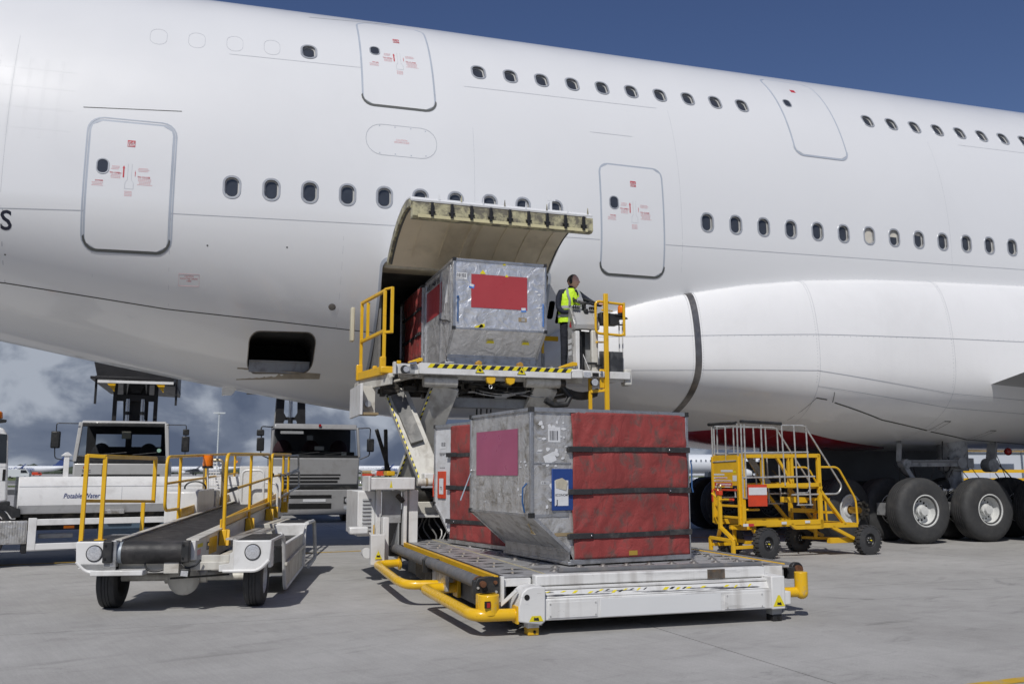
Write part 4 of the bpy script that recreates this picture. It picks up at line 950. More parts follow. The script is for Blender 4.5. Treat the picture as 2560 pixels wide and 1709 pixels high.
def dx(t, y0, y1, z0, z1, mt, nm='label', x=-.4535, ang=0.0, lab=None):
    cy, cz = (y0 + y1) / 2, (z0 + z1) / 2; c, s_ = math.cos(ang), math.sin(ang)
    return decal(t, [(x, cy + (a - cy) * c - (b - cz) * s_, cz + (a - cy) * s_ + (b - cz) * c) for a, b in ((y1, z0), (y0, z0), (y0, z1), (y1, z1))], mt, nm, lab)
def scraps(t, fn, boxes, seed, mt=None):
    rnd = random.Random(seed)
    for (a, b, c, d, n_) in boxes:
        for _ in range(n_):
            w = rnd.uniform(.02, .08); h = rnd.uniform(.012, .06); x = rnd.uniform(a, b - w); z = rnd.uniform(c, d - h); k = rnd.randint(5, 8)
            r_ = [(x + w / 2 + w / 2 * math.cos(2 * math.pi * i / k) * rnd.uniform(.6, 1.1), z + h / 2 + h / 2 * math.sin(2 * math.pi * i / k) * rnd.uniform(.6, 1.1)) for i in range(k)]
            decal(t, [fn(p, rnd.random() * .0006) for p in r_], mt or m_paper, 'torn_sticker')
def barcode(t, P_, w, h, nm='barcode'):
    g = G(); x = 0; rnd = random.Random(2)
    while x < w: b = rnd.choice((.004, .007, .010)); g.add([P_(x, 0), P_(x + b, 0), P_(x + b, h), P_(x, h)], [(0, 1, 2, 3)]); x += b + rnd.choice((.004, .006, .009))
    obj(nm, g, m_blackish, t, smooth=False, recalc=False)

c1 = container((3.58, 9.03, .545), R(8.5), 'silver container with a large red strapped curtain at the front of the lowered loader deck', 'curtain')
dx(c1, .30, 1.38, .93, 1.43, m_purplepatch, 'crimson_patch', x=-.4565)
scraps(c1, lambda p, e: (p[0], -.0045 - e, p[1]), [(-.40, .0, 1.0, 1.52, 26), (-.38, -.02, .55, .95, 6)], 4)
scraps(c1, lambda p, e: (-.4565 - e, p[0], p[1]), [(.05, .35, .72, 1.1, 6), (.06, 1.3, .6, .9, 5)], 9)
dy(c1, -.25, -.10, 1.28, 1.44, m_paper, 'label'); barcode(c1, lambda a, b: (-.23 + a, -.0052, 1.30 + b), .10, .10)
dy(c1, -.30, -.16, 1.06, 1.16, m_paper, ang=.4); dy(c1, -.34, -.24, .84, .87, m_paper); barcode(c1, lambda a, b: (-.33 + a, -.0052, .845 + b), .08, .02)
g = G().bx(-.215, .04, -.022, -.004, .565, 1.0); bp_ = obj('document_pouch', g, m_blue, c1, bevel=.006)
dy(bp_, -.185, -.02, .615, .88, m_paper, 'document', y=-.0235)
text('document_lettering', 'ECONOMY', .034, m_blackish, bp_, (-.178, -.0245, .715), (1, 0, 0), (0, 0, 1), .0004)
text('document_lettering', 'J', .07, m_blackish, bp_, (-.165, -.0245, .63), (1, 0, 0), (0, 0, 1), .002)
g = G().add([(-.17, -.026, .80), (-.05, -.030, .775), (-.035, -.036, .865), (-.10, -.034, .905), (-.18, -.03, .885)], [(0, 1, 2, 3, 4)]); obj('torn_paper', g, M('aged_paper', (.50, .46, .36), .7, 0, .2, 12), bp_, smooth=False, recalc=False)
dy(c1, -.18, .05, .30, .335, m_tan, 'tan_tape', y=-.0045); dy(c1, .72, .83, .075, .125, M('ochre_tag', (.38, .25, .04), .6), 'ochre_tag', y=-.045)
g = G().tube([(-.46, .08, .85), (-.50, .10, .8), (-.50, .11, .66), (-.47, .12, .55)], .010, 6); obj('handle_strap', g, m_strapblue, c1)
g = G().tube([(W_, -.05, zz_) for W_, zz_ in ((1.575, 1.10), (1.59, 1.03), (1.585, .8), (1.60, .74))], .008, 6); obj('blue_cord', g, m_strapblue, c1)
g = G().add([(-.46, 1.50, .98), (-.46, 1.53, .98), (-.56, 1.62, .64), (-.56, 1.59, .63)], [(0, 1, 2, 3)]); obj('loose_ribbon', g, M('grey_ribbon', (.32, .40, .46), .6), c1, smooth=False, recalc=False)
g = G().sph((-.465, 1.51, .985), .018, 10, 6); obj('ribbon_ring', g, m_chrome, c1)
for zz_ in (.40, .52): pass
g = G().bx(-.445, -.005, -.008, -.003, .50, .53); obj('gusset_rib', g, m_alu_edge, c1, bevel=.002)
g = G().bx(-.445, .03, -.008, -.003, 1.05, 1.065); obj('gusset_rib', g, m_alu_edge, c1, bevel=.002)
g = G()
for q in range(6): g.add([(-.47 + q * .004, .02, .44 - .02 * q), (-.45 + q * .01, .10, .43 - .015 * q), (-.43 + q * .01, .03, .37 - .01 * q)], [(0, 1, 2)])
obj('torn_foam', g, M('torn_foam', (.62, .5, .28), .8), c1, smooth=False, recalc=False)

a2 = R(-90 + 13.5)
c2 = container((3.13, 12.42, .545), a2, 'white ended container with a red curtain standing behind the large one on the deck', 'white')
c2.rotation_euler = (0, 0, R(-90 + 13.5))
dy(c2, -.30, -.12, 1.30, 1.40, m_paper); barcode(c2, lambda a, b: (-.26 + a, -.0045, 1.33 + b), .13, .06); dy(c2, -.32, -.10, 1.22, 1.245, m_greyp)
text('panel_lettering', 'AKE 3407', .035, m_blackish, c2, (-.30, -.0045, 1.20), (1, 0, 0), (0, 0, 1)); text('panel_lettering', 'MAX GROSS', .028, m_blackish, c2, (-.30, -.0045, 1.02), (1, 0, 0), (0, 0, 1))
g = G().bx(-.34, -.10, -.02, -.004, .60, .98); rp = obj('document_pouch', g, m_orange, c2, bevel=.005); dy(rp, -.28, -.15, .66, .88, m_paper, 'document', y=-.022); text('document_lettering', 'T3', .06, m_blackish, rp, (-.25, -.0232, .72), (1, 0, 0), (0, 0, 1), .001)
g = G().tube([(-.46, -.01, .95), (-.47, -.02, .8), (-.46, -.02, .62)], .01, 6); obj('red_cord', g, m_orange, c2)

c3 = container((3.42 + 1.56, 13.98, 3.235), R(90), 'silver container with red rectangles riding high on the loader at the hold door', 'raised')
# here local -x faces the camera, local +y faces left
def ry(t, x0, x1, z0, z1, mt, nm, y=1.534, lab=None): return decal(t, [(a, y, b) for a, b in ((x1, z0), (x0, z0), (x0, z1), (x1, z1))], mt, nm, lab)
dx(c3, .31, 1.25, .86, 1.40, m_redpatch, 'red_patch', x=-.4565) 
dx(c3, 1.32, 1.49, 1.30, 1.41, m_paper, 'label', x=-.4565); barcode(c3, lambda a, b: (-.4575, 1.485 - a, 1.335 + b), .15, .06)
text('label_lettering', 'AKE19407EK', .022, m_blackish, c3, (-.4575, 1.485, 1.308), (0, -1, 0), (0, 0, 1))
for yy, zz_, an in ((1.20, 1.17, .25), (.33, .83, -.05)):
    dx(c3, yy - .0, yy + .085, zz_, zz_ + .065, m_blue if False else M('bright_blue_tag', (.05, .20, .60), .5), 'baggage_tag', x=-.4580, ang=an); dx(c3, yy + .01, yy + .08, zz_ + .025, zz_ + .065, m_paper, 'baggage_tag', x=-.4590, ang=an)
g = G()
for (a, b, s_) in ((1.06, 1.435, .05), (.66, 1.40, .03), (1.08, .56, .055), (.70, 1.59, .03)):
    g.add([(-.4575, a + s_, b - s_ * .5), (-.4575, a - s_, b - s_ * .5), (-.4575, a, b + s_ * .9)], [(0, 1, 2)])
g.add([(-.4575, 1.22, .50), (-.4575, 1.02, .56), (-.4575, 1.03, .61), (-.4575, 1.18, .56)], [(0, 1, 2, 3)]); obj('yellow_tape_marks', g, m_hz_y, c3, smooth=False, recalc=False)
dx(c3, .32, .46, .67, .735, m_tan, 'tan_tape', x=-.4570); dx(c3, .35, .41, .68, .72, m_alu_dirty, 'torn_label', x=-.4580)
scraps(c3, lambda p, e: (-.4570 - e, p[0], p[1]), [(.05, .22, .6, 1.5, 7)], 21)
ry(c3, .37, 1.50, .90, 1.42, m_redpatch, 'red_patch'); ry(c3, -.05, .12, 1.00, 1.30, m_paper, 'label')
text('container_lettering', 'AKE 19407 EK', .12, m_blackish, c3, (1.50, 1.5355, 1.455), (-1, 0, 0), (0, 0, 1), .002, sx=1.35)
g = G().bx(-.475, -.462, 1.46, 1.48, .62, 1.0); g.cyl((-.47, 1.47, 1.0), (-.47, 1.47, 1.03), .02, 8); obj('handle_strap', g, m_strapblue, c3, bevel=.004)
g = G().bx(-.475, -.462, .03, .055, .60, .98); obj('handle_strap', g, M('light_blue_webbing', (.08, .2, .5), .6), c3, bevel=.004)
g = G().bx(.42, .46, 1.533, 1.545, .04, 1.6); g.bx(-.25, -.22, 1.533, 1.545, .3, 1.6); obj('panel_stiffener', g, m_alu_edge, c3, bevel=.003)
g = G().tube([(.45, 1.54, .80), (.2, 1.55, .74), (-.05, 1.545, .70), (-.25, 1.54, .64)], .012, 6); obj('handle_strap', g, m_strap, c3)
for yy in (.35, .95):
    g = G().add([(-.26, yy, .325), (-.26, yy - .14, .325), (-.30, yy - .12, .36), (-.30, yy - .02, .36)], [(0, 1, 2, 3)]); obj('yellow_tape_marks', g, m_hz_y, c3, smooth=False, recalc=False)
c4 = container((3.40, 17.15, 3.20), R(-90), 'red curtained container already inside the dark hold behind the raised silver one', 'inside')

# ================================================================ container loader
ld = thing('container_loader', 'white scissor lift container loader with lowered main deck and raised bridge at the hold', 'loader', (4.3, 10.9, 0))
def P(nm, g, mt, b=.0, par_=None, **k): return obj(nm, g, mt, par_ or ld, bevel=b, **k)
# --- main deck
P('deck_frame', G().bx(2.92, 5.80, 8.46, 13.3, .40, .505), m_greyp)
for (a, b, nm) in ((2.66, 3.08, 'deck_plate'), (3.095, 4.45, 'deck_plate'), (4.46, 5.50, 'deck_plate'), (5.51, 5.86, 'deck_plate')):
    for (c, d) in ((8.44, 10.05), (10.06, 11.7), (11.71, 13.35)):
        P(nm, G().bx(a, b, c, d, .508, .530 if nm else .53), m_deck, .003)
P('deck_edge_line', G().bx(3.08, 3.095, 8.44, 13.35, .510, .536), M('cream_strip', (.48, .43, .28), .5, 0, .15, 6))
P('deck_edge_yellow_strip', G().bx(2.565, 2.61, 8.42, 13.0, .47, .534), m_yel, .004)
P('deck_edge_yellow_strip', G().bx(5.88, 5.92, 8.6, 13.0, .47, .534), m_yel, .004)
P('deck_edge_rubber', G().bx(2.612, 2.655, 8.42, 13.2, .46, .532), m_black)
# slots with little rollers, ball castors
g = G().prism([(-.12, 0), (-.012, .045), (-.012, -.045)], 'z', 0, .0016); g.prism([(.12, 0), (.012, -.045), (.012, .045)], 'z', 0, .0016); sl0 = obj('roller_slot', g, m_hole, None, smooth=False); sl0.parent = ld
g = G().cyl((-.011, 0, -.010), (.011, 0, -.010), .020, 10); rr = obj('slot_roller', g, M('pale_roller', (.34, .30, .24), .4, .2, .2, 10), None); rr.parent = sl0; rr.location = (0, 0, .004)
L0 = Vector((4.3, 10.9, 0)); first = True
for rowu, n_ in ((2.86, 15), (5.68, 15)):
    for k in range(n_):
        p = Vector((rowu + (.05 if k % 2 else -.05), 8.62 + k * .315, .5312)) - L0
        if first: sl0.location = p; first = False
        else: dup(sl0, p, ld)
g = G().lathe([(.052, 0), (.048, .006), (.030, .008), (.027, .014), (.016, .022), (0, .025)], (0, 0, 0), 'z', 12, cap=False); bc = obj('ball_castor', g, M('worn_castor_steel', (.20, .19, .18), .5, .5, .3, 12), None); bc.parent = ld
first = True
for i in range(9):
    for k in range(15):
        p = Vector((3.27 + i * .27 + (.13 if k % 2 else 0), 8.66 + k * .315, .5305)) - L0
        if first: bc.location = p; first = False
        else: dup(bc, p, ld)
# front lip, rubber strip, beam
P('front_lip_rubber', G().cyl((3.25, 8.50, .545), (5.55, 8.50, .545), .028, 10), m_rubber)
P('front_lip', G().bx(2.95, 5.48, 8.315, 8.44, .435, .535), m_white_worn, .012)
P('front_lip_rust_plate', G().bx(4.80, 5.00, 8.309, 8.314, .44, .532), M('rust_brown_plate', (.10, .085, .07), .7, .2, .4, 12, (.20, .12, .06), .6, 9))
P('front_ledge', G().bx(2.90, 5.48, 8.24, 8.42, .405, .428), m_white_worn, .005)
P('front_beam_upper', G().prism([(8.235, .40), (8.20, .335), (8.42, .335), (8.42, .40)], 'x', 2.90, 5.48), m_white_worn, .004)
P('front_beam', G().bx(2.88, 5.50, 8.17, 8.42, .135, .333), m_white_worn, .012)
P('front_beam_cover', G().bx(3.02, 3.52, 8.163, 8.169, .155, .30), m_white_worn, .003); P('front_beam_cover', G().bx(4.90, 5.36, 8.163, 8.169, .155, .30), m_white_worn, .003)
P('front_beam_cover', G().bx(3.55, 4.86, 8.1635, 8.169, .145, .315), M('clean_white_paint', (.66, .67, .67), .35, 0, .03, 1), .003)
for (a, b) in ((3.04, .175), (3.50, .175), (3.04, .285), (3.50, .285), (4.93, .17), (5.33, .17), (4.93, .285), (5.33, .285)):
    P('cover_screw', G().cyl((a, 8.158, b), (a, 8.164, b), .008, 8), m_steel)
rnd = random.Random(4)
v0, z0, v1, z1 = 8.2345, .398, 8.2015, .338
def lq(uu, f, o=.0022): return (uu, v0 + (v1 - v0) * f - o, z0 + (z1 - z0) * f)
m_scrape = M('scraped_dark_steel', (.12, .12, .125), .5, .3, .3, 9, (.4, .4, .4), .5, 9)
for (a, b, f0, f1) in ((2.93, 3.30, .55, .85), (3.15, 3.70, .62, .80), (3.60, 3.95, .30, .45), (4.0, 4.7, .70, .86), (4.5, 4.95, .40, .60), (4.75, 5.35, .55, .90), (2.95, 3.1, .15, .3), (3.9, 4.3, .60, .7)):
    n_ = 12; top = []; bot = []
    for i in range(n_ + 1):
        u = a + (b - a) * i / n_; e_ = math.sin(math.pi * i / n_) ** .4; m_ = (f0 + f1) / 2; h_ = (f1 - f0) / 2 * e_ * rnd.uniform(.5, 1.1); top.append(lq(u, m_ - h_)); bot.append(lq(u, m_ + h_))
    P('paint_scrape', G().add(top + bot[::-1], [tuple(range(2 * n_ + 2))]), m_scrape, smooth=False, recalc=False)
for k in range(17):      # remains of the hazard stripes
    u = 3.02 + k * .135 + rnd.uniform(-.02, .02)
    if k in (8, 13): continue
    s_ = rnd.uniform(.18, .40); f0 = rnd.uniform(.05, .3); w_ = rnd.uniform(.02, .05)
    P('hazard_stripe', G().add([lq(u + .035, f0, .003), lq(u + .035 + w_, f0, .003), lq(u + w_, f0 + s_, .003), lq(u, f0 + s_, .003)], [(0, 1, 2, 3)]), m_hz_y, smooth=False, recalc=False)
    if 2 < k < 11: P('hazard_stripe', G().add([lq(u + .075 + .035, f0, .003), lq(u + .11 + w_ * .8, f0, .003), lq(u + .075 + w_ * .8, f0 + s_ * .8, .003), lq(u + .075, f0 + s_ * .8, .003)], [(0, 1, 2, 3)]), m_hz_k, smooth=False, recalc=False)
# left corner casting and feet
P('corner_bracket', G().prism([(2.72, .14), (2.94, .10), (2.985, .135), (2.985, .445), (2.87, .455), (2.80, .44), (2.755, .40), (2.72, .28)], 'y', 8.14, 8.40), m_white_worn, .012)
P('bracket_eye', G().cyl((2.80, 8.135, .36), (2.80, 8.165, .36), .026, 14), m_hole)
P('corner_bracket', G().bx(5.44, 5.60, 8.15, 8.42, .13, .46), m_white_worn, .012)
P('corner_bracket', G().bx(5.60, 5.68, 8.17, 8.45, .17, .30), m_white_worn, .008)
P('end_plate', G().bx(5.54, 5.76, 8.42, 8.47, .36, .53), m_white, .004)
for u in (2.90, 5.55):
    P('foot', G().bx(u - .065, u + .05, 8.22, 8.34, .065, .15), m_white_worn if u < 4 else m_greyp, .006); P('foot', G().bx(u - .062, u + .047, 8.217, 8.343, 0, .072), m_yel if u < 4 else m_latch, .01, label='foot painted yellow')
    P('foot_hole', G().cyl((u, 8.208, .035), (u, 8.216, .035), .014, 10), m_hole)
for (u, z, v) in ((2.89, .165, 8.136), (5.52, .19, 8.146), (2.13, .40, 12.325)):
    P('warning_triangle', G().add([(u - .07, v, z - .03), (u + .07, v, z - .03), (u + .012, v, z + .08), (u - .012, v, z + .08)] if u > 5 else [(u - .07, v, z - .025), (u + .07, v, z - .025), (u + .045, v, z + .025), (u - .045, v, z + .025)] if u > 2.5 else [(u - .05, v, z - .04), (u + .05, v, z - .04), (u, v, z + .07)], [(0, 1, 2, 3)] if u > 2.5 else [(0, 1, 2)]), m_hz_y, smooth=False, recalc=False)
    P('warning_symbol', G().add([(u - .025, v - .0015, z - .015), (u + .03, v - .0015, z - .02), (u + .02, v - .0015, z + .012), (u - .005, v - .0015, z + .006), (u - .02, v - .0015, z + .014)], [(0, 1, 2, 3, 4)]), m_hz_k, smooth=False, recalc=False)
# outboard rollers with brackets
def roller(u, v0, v1, z, r_=.062):
    P('side_roller', G().cyl((u, v0, z), (u, v1, z), r_, 24), m_rubber); 
roller(2.44, 8.50, 10.58, .465); roller(2.43, 10.68, 12.75, .465)
roller(6.02, 8.60, 10.60, .475); roller(6.02, 10.70, 12.8, .475)
for v in (8.44, 10.63, 12.80): P('roller_bracket', G().bx(2.36, 2.56, v - .035, v + .035, .35, .50), m_black, .008)
P('roller_end_plate', G().prism([(2.37, .33), (2.62, .33), (2.62, .52), (2.50, .53), (2.40, .52), (2.37, .46)], 'y', 8.40, 8.46), m_black, .008)
P('roller_axle', G().cyl((2.445, 8.36, .465), (2.445, 8.41, .465), .030, 12), m_rust); P('roller_axle', G().cyl((2.57, 8.38, .475), (2.57, 8.41, .475), .018, 10), m_rust); P('roller_axle', G().cyl((2.40, 8.385, .43), (2.40, 8.41, .43), .012, 8), m_steel); P('roller_axle', G().cyl((2.58, 8.385, .39), (2.58, 8.41, .39), .012, 8), m_steel)
P('roller_collar', G().cyl((2.44, 8.46, .465), (2.44, 8.50, .465), .066, 20), m_rust)
P('roller_end_plate', G().cyl((6.02, 8.52, .475), (6.02, 8.58, .475), .075, 20), m_latch, .008); P('roller_axle', G().cyl((6.02, 8.48, .475), (6.02, 8.52, .475), .045, 12), m_rust); P('roller_bracket', G().bx(5.88, 5.98, 8.5, 8.6, .38, .5), m_black, .006)
# left side frame
P('side_end_plate', G().bx(2.62, 2.65, 8.36, 8.44, .29, .53), m_white, .003)
P('side_front_channel', G().bx(2.66, 2.93, 8.40, 8.44, .43, .505), m_white, .004)
P('side_beam', G().bx(2.60, 2.70, 8.46, 12.9, .33, .455), m_greyp, .006); P('side_rail', G().bx(2.53, 2.60, 8.46, 12.9, .36, .385), m_cream_white, .004)
P('lower_side_beam', G().bx(2.66, 2.80, 8.5, 12.9, .13, .30), M('dark_grey_chassis', (.13, .135, .14), .5, 0, .15, 3, (.05, .05, .05), .5, 3), .006)
P('cross_beam', G().bx(2.8, 5.9, 9.2, 9.4, .14, .32), m_dirtblack); P('cross_beam', G().bx(2.8, 5.9, 11.4, 11.6, .14, .32), m_dirtblack)
P('support_bracket', G().bx(2.46, 2.50, 9.9, 10.55, .21, .39), m_truck_silver if 'm_truck_silver' in globals() else m_alu_dirty, .006)
P('control_box', G().bx(2.55, 2.62, 11.0, 11.9, .17, .36), m_dirtblack, .008)
P('brace', G().bar((2.60, 8.3, .28), (2.72, 8.2, .42), .04, .03), m_white)
# yellow bumper pipes
P('bumper_pipe', G().tube(rpath([(2.42, 12.35, .30), (2.11, 12.35, .285), (2.07, 10.62, .26), (2.13, 10.35, .245), (2.50, 10.28, .245)], .14, 5), .052, 14), m_yel_tube, angle=50)
P('pipe_flange', G().cyl((2.41, 12.35, .30), (2.44, 12.35, .30), .09, 18), m_yel); P('pipe_flange', G().bx(2.47, 2.50, 10.20, 10.36, .15, .34), m_yel, .004)
P('bumper_pipe', G().tube(rpath([(2.62, 10.02, .24), (2.25, 10.05, .235), (2.31, 8.34, .205), (2.38, 8.24, .20), (2.76, 8.22, .20)], .12, 5), .056, 14), m_yel_tube, angle=50)
P('pipe_flange', G().bx(2.60, 2.64, 9.92, 10.12, .14, .33), m_yel, .004); P('pipe_flange', G().bx(2.705, 2.728, 8.15, 8.30, .12, .28), m_yel, .004)
g = G().cyl((2.47, 8.27, .20), (2.47, 8.27, .385), .098, 22); g.bx(2.37, 2.57, 8.27, 8.37, .19, .385); P('bumper_post', g, M('chipped_yellow_paint', (.76, .45, .010), .3, 0, .06, 4, (.26, .26, .26), .9, 7, coat=.2, dth=.56), .008, angle=50)
P('reflector_recess', G().bx(2.40, 2.455, 8.158, 8.176, .275, .335), m_hole); P('red_reflector', G().bx(2.418, 2.450, 8.155, 8.160, .280, .325), m_redlens)
P('bumper_pipe', G().tube([(5.66, 8.36, .265), (5.93, 8.35, .262)], .052, 14), m_yel_tube, angle=50)
g = G().sph((5.93, 8.34, .26), .070, 16, 10).cyl((5.93, 8.34, .26), (5.93, 8.34, .47), .069, 18); P('bumper_post', g, M('chipped_yellow_paint', (.7, .4, .01)), .006)
P('bumper_pipe', G().tube(rpath([(5.8, 9.3, .30), (6.05, 9.3, .30), (6.07, 10.6, .30), (5.8, 10.7, .30)], .1, 4), .045, 12), m_yel_tube)
# --- power pack, posts and scissor (left rear)
P('engine_housing', G().bx(1.93, 2.18, 12.95, 14.1, .62, 1.25), m_white, .012)
for k in range(9): P('louvre', G().prism([(12.93, .70 + k * .052 - .0), (12.948, .70 + k * .052 + .026), (12.948, .70 + k * .052 - .01)], 'x', 2.00, 2.12), m_greyp, smooth=False); P('louvre_slot', G().bx(2.00, 2.12, 12.944, 12.9495, .705 + k * .052 - .016, .705 + k * .052 - .003), m_hole, smooth=False)
P('side_panel', G().bx(2.27, 2.54, 12.90, 12.93, .80, 1.25), m_greyp, .004); P('side_panel', G().bx(1.80, 2.06, 12.75, 12.95, .66, .76), m_white, .02)
for (u0, u1, z0, z1, v0, v1, mt) in ((2.18, 2.25, .35, 1.27, 12.88, 13.0, m_white), (2.56, 2.61, .36, 1.25, 12.80, 12.95, m_white), (2.65, 2.78, .50, 1.26, 12.86, 13.05, m_white), (2.03, 2.22, .28, .68, 12.34, 12.46, m_white), (2.22, 2.30, .30, .9, 12.5, 12.7, m_white)):
    P('post', G().bx(u0, u1, v0, v1, z0, z1), mt, .008)
P('yellow_drain', G().bar((2.15, 12.86, .62), (2.15, 12.86, .78), .012, .03), m_yel); P('lower_lamp', G().cyl((2.06, 12.8, .40), (2.06, 12.95, .40), .07, 14), m_white)
g = G().prism([(12.9, .80), (12.9, .30), (13.7, .30)], 'x', 2.50, 2.52); P('gusset_plate', g, m_greyp)
P('top_box', G().bx(2.05, 2.68, 12.62, 13.15, 1.27, 1.44), m_white, .012); P('top_box_end', G().bx(2.02, 2.05, 12.60, 13.17, 1.25, 1.46), m_white, .006)
P('warning_triangle', G().add([(2.32, 12.617, 1.30), (2.36, 12.617, 1.30), (2.34, 12.617, 1.40)], [(0, 1, 2)]), m_hz_y, smooth=False, recalc=False)
P('yellow_cap', G().bx(2.42, 2.54, 13.4, 13.7, 1.46, 1.53), m_yel, .01)
P('hose_socket', G().cyl((2.46, 12.78, 1.19), (2.55, 12.80, 1.10), .035, 10), m_dirtblack)
P('cross_tube', G().cyl((2.78, 12.95, 1.37), (3.6, 12.95, 1.37), .055, 16), m_cream_white); P('cross_tube_ring', G().cyl((2.90, 12.95, 1.37), (2.93, 12.95, 1.37), .060, 16), m_tan)
P('winch_drum', G().cyl((2.85, 13.4, 1.18), (3.4, 13.4, 1.18), .10, 18), m_dirtblack); P('rear_cross_member', G().bx(2.75, 5.9, 13.3, 13.5, .90, 1.08), m_cream_white, .01); P('rear_cross_member', G().bx(2.85, 5.8, 13.25, 13.3, .85, .90), m_white, .01)
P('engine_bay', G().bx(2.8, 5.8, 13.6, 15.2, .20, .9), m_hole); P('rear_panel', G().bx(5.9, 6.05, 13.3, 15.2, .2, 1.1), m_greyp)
g = G(); rnd = random.Random(6)
for k in range(9):
    u = 2.85 + k * .09; g.tube([(u + .05 * math.sin(t * .9 + k), 13.5 - .03 * t, .88 - t * .06) for t in range(7)], .012, 6)
hs_ = P('engine_hoses', g, M('grey_hose', (.22, .22, .22), .4, .3)); hs_['kind'] = 'stuff'
# scissor arms
def arm(nm, a, b, w, h, mt, hz=0):
    a = Vector(a); b = Vector(b); o = P(nm, G().bar(a, b, w, h, up=(0, 1, 0)), mt, .012); d = (b - a).normalized(); x = d.cross(Vector((0, 1, 0))).normalized(); f = d.cross(x).normalized(); f = f if f.y < 0 else -f
    if hz:
        L_ = (b - a).length; x = x * hz
        P('arm_edge_strip', G().bar(a + x * (w / 2) + f * .002, b + x * (w / 2) + f * .002, .03, h + .03, up=(0, 1, 0)), M('arm_edge_white', (.55, .55, .52), .5), 0)
        k = 0; t = .06
        while t < L_ - .08:
            c = a + d * t + x * (w / 2) + f * (h / 2 + .019)
            P('hazard_stripe', G().add([c - x * .012, c + x * .012 + d * .02, c + x * .012 + d * .065, c - x * .012 + d * .045], [(0, 1, 2, 3)]), m_hz_y if k % 2 else m_hz_k, smooth=False, recalc=False); t += .05; k += 1
    return o
arm('scissor_arm', (2.64, 14.0, 2.78), (3.05, 13.25, 1.42), .35, .10, m_cream_white, -1)
arm('scissor_arm', (3.34, 13.55, 2.84), (2.94, 14.6, 1.20), .42, .10, m_cream_white, -1)
arm('scissor_arm', (5.0, 13.55, 2.88), (4.63, 14.7, 1.5), .38, .12, m_cream_white)
arm('scissor_arm', (5.35, 14.4, 2.78), (5.1, 13.5, 1.4), .26, .12, m_cream_white)
P('arm_foot', G().bx(2.90, 3.20, 13.0, 13.35, 1.36, 1.50), m_white, .015)
P('arm_wear_plate', G().bar((2.645, 13.88, 2.70), (2.88, 13.455, 1.95), .20, .112, up=(0, 1, 0)), M('scorched_steel', (.13, .13, .125), .5, .4, .3, 4, (.30, .29, .27), .6, 3))
P('arm_top_bearing', G().cyl((2.97, 13.50, 2.89), (3.50, 13.50, 2.89), .085, 20), m_cream_white); P('arm_top_bearing', G().cyl((4.62, 13.5, 2.93), (5.20, 13.5, 2.93), .085, 20), m_cream_white)
P('bearing_cap', G().cyl((5.20, 13.5, 2.93), (5.30, 13.5, 2.93), .06, 14), m_dirtblack)
P('cross_tie', G().bx(3.46, 4.76, 13.85, 14.05, 2.53, 2.69), m_greyp, .012)
for (a, b) in (((2.45, 14.6, 2.2), (2.75, 14.9, 1.45)), ((2.6, 14.6, 2.2), (2.68, 14.9, 1.45))): arm('rear_scissor_arm', a, b, .06, .05, m_black)
for u in (4.03, 4.10, 4.20, 4.27): P('hanging_hose', G().tube([(u, 14.2, 2.7), (u - .01, 14.2, 2.4), (u + .02, 14.25, 2.0)], .014, 6), m_black)
# --- bridge platform
P('bridge_deck', G().bx(2.60, 5.75, 13.43, 15.35, 3.05, 3.15), m_deck, .006)
P('bridge_front_beam', G().bx(2.87, 5.34, 13.32, 13.42, 2.99, 3.155), m_white, .006)
P('bridge_under_beam', G().bx(2.6, 5.6, 13.5, 13.6, 2.94, 3.05), m_cream_white, .006); P('bridge_under_beam', G().bx(2.6, 5.6, 15.0, 15.15, 2.9, 3.05), m_cream_white, .006)
u = 2.99; k = 0
while u < 5.26:
    P('hazard_stripe', G().add([(u, 13.3175, 3.085), (u + .075, 13.3175, 3.085), (u + .125, 13.3175, 3.150), (u + .05, 13.3175, 3.150)], [(0, 1, 2, 3)]), m_hz_k if k % 2 else m_hz_y, smooth=False, recalc=False); u += .075; k += 1
for u in (3.82, 4.50):
    P('warning_triangle', G().prism([(u - .065, 3.035), (u + .065, 3.035), (u, 3.145)], 'y', 13.313, 13.3165), m_hz_y, smooth=False); P('warning_symbol', G().add([(u - .03, 13.311, 3.075), (u - .01, 13.311, 3.06), (u + .012, 13.311, 3.05), (u + .03, 13.311, 3.07), (u + .01, 13.311, 3.09), (u, 13.311, 3.105)], [(0, 1, 2, 3, 4, 5)]), m_hz_k, smooth=False, recalc=False)
    P('triangle_border', G().tube([(u - .07, 13.314, 3.03), (u + .07, 13.314, 3.03), (u, 13.314, 3.152)], .0045, 4, closed=True), m_hz_k)
    P('container_stop', G().prism([(u - .05, 3.155), (u + .05, 3.155), (u + .045, 3.21), (u, 3.235), (u - .045, 3.21)], 'y', 13.36, 13.46), M('worn_yellow_brown', (.42, .23, .03), .5, 0, .3, 12, (.16, .08, .04), .8, 9), .008)
for u in (4.01, 4.33):
    P('tie_down_block', G().prism([(u - .08, 2.97), (u - .05, 2.985), (u + .05, 2.985), (u + .08, 2.96), (u + .06, 2.89), (u, 2.86), (u - .06, 2.89)], 'y', 13.34, 13.42), m_yel, .008); 
P('tie_down_ring', G().tube([(4.01 + .025 * math.cos(t), 13.37, 2.83 + .03 * math.sin(t)) for t in [i * math.pi / 5 for i in range(10)]], .007, 6, closed=True), m_steel)
P('bridge_corner_module', G().bx(2.49, 2.87, 13.36, 13.44, 2.985, 3.13), m_white, .008); P('bridge_corner_post', G().bx(2.47, 2.51, 13.30, 13.40, 2.97, 3.155), m_white, .006); P('module_pocket', G().bx(2.62, 2.80, 13.352, 13.36, 3.0, 3.10), m_greyp)
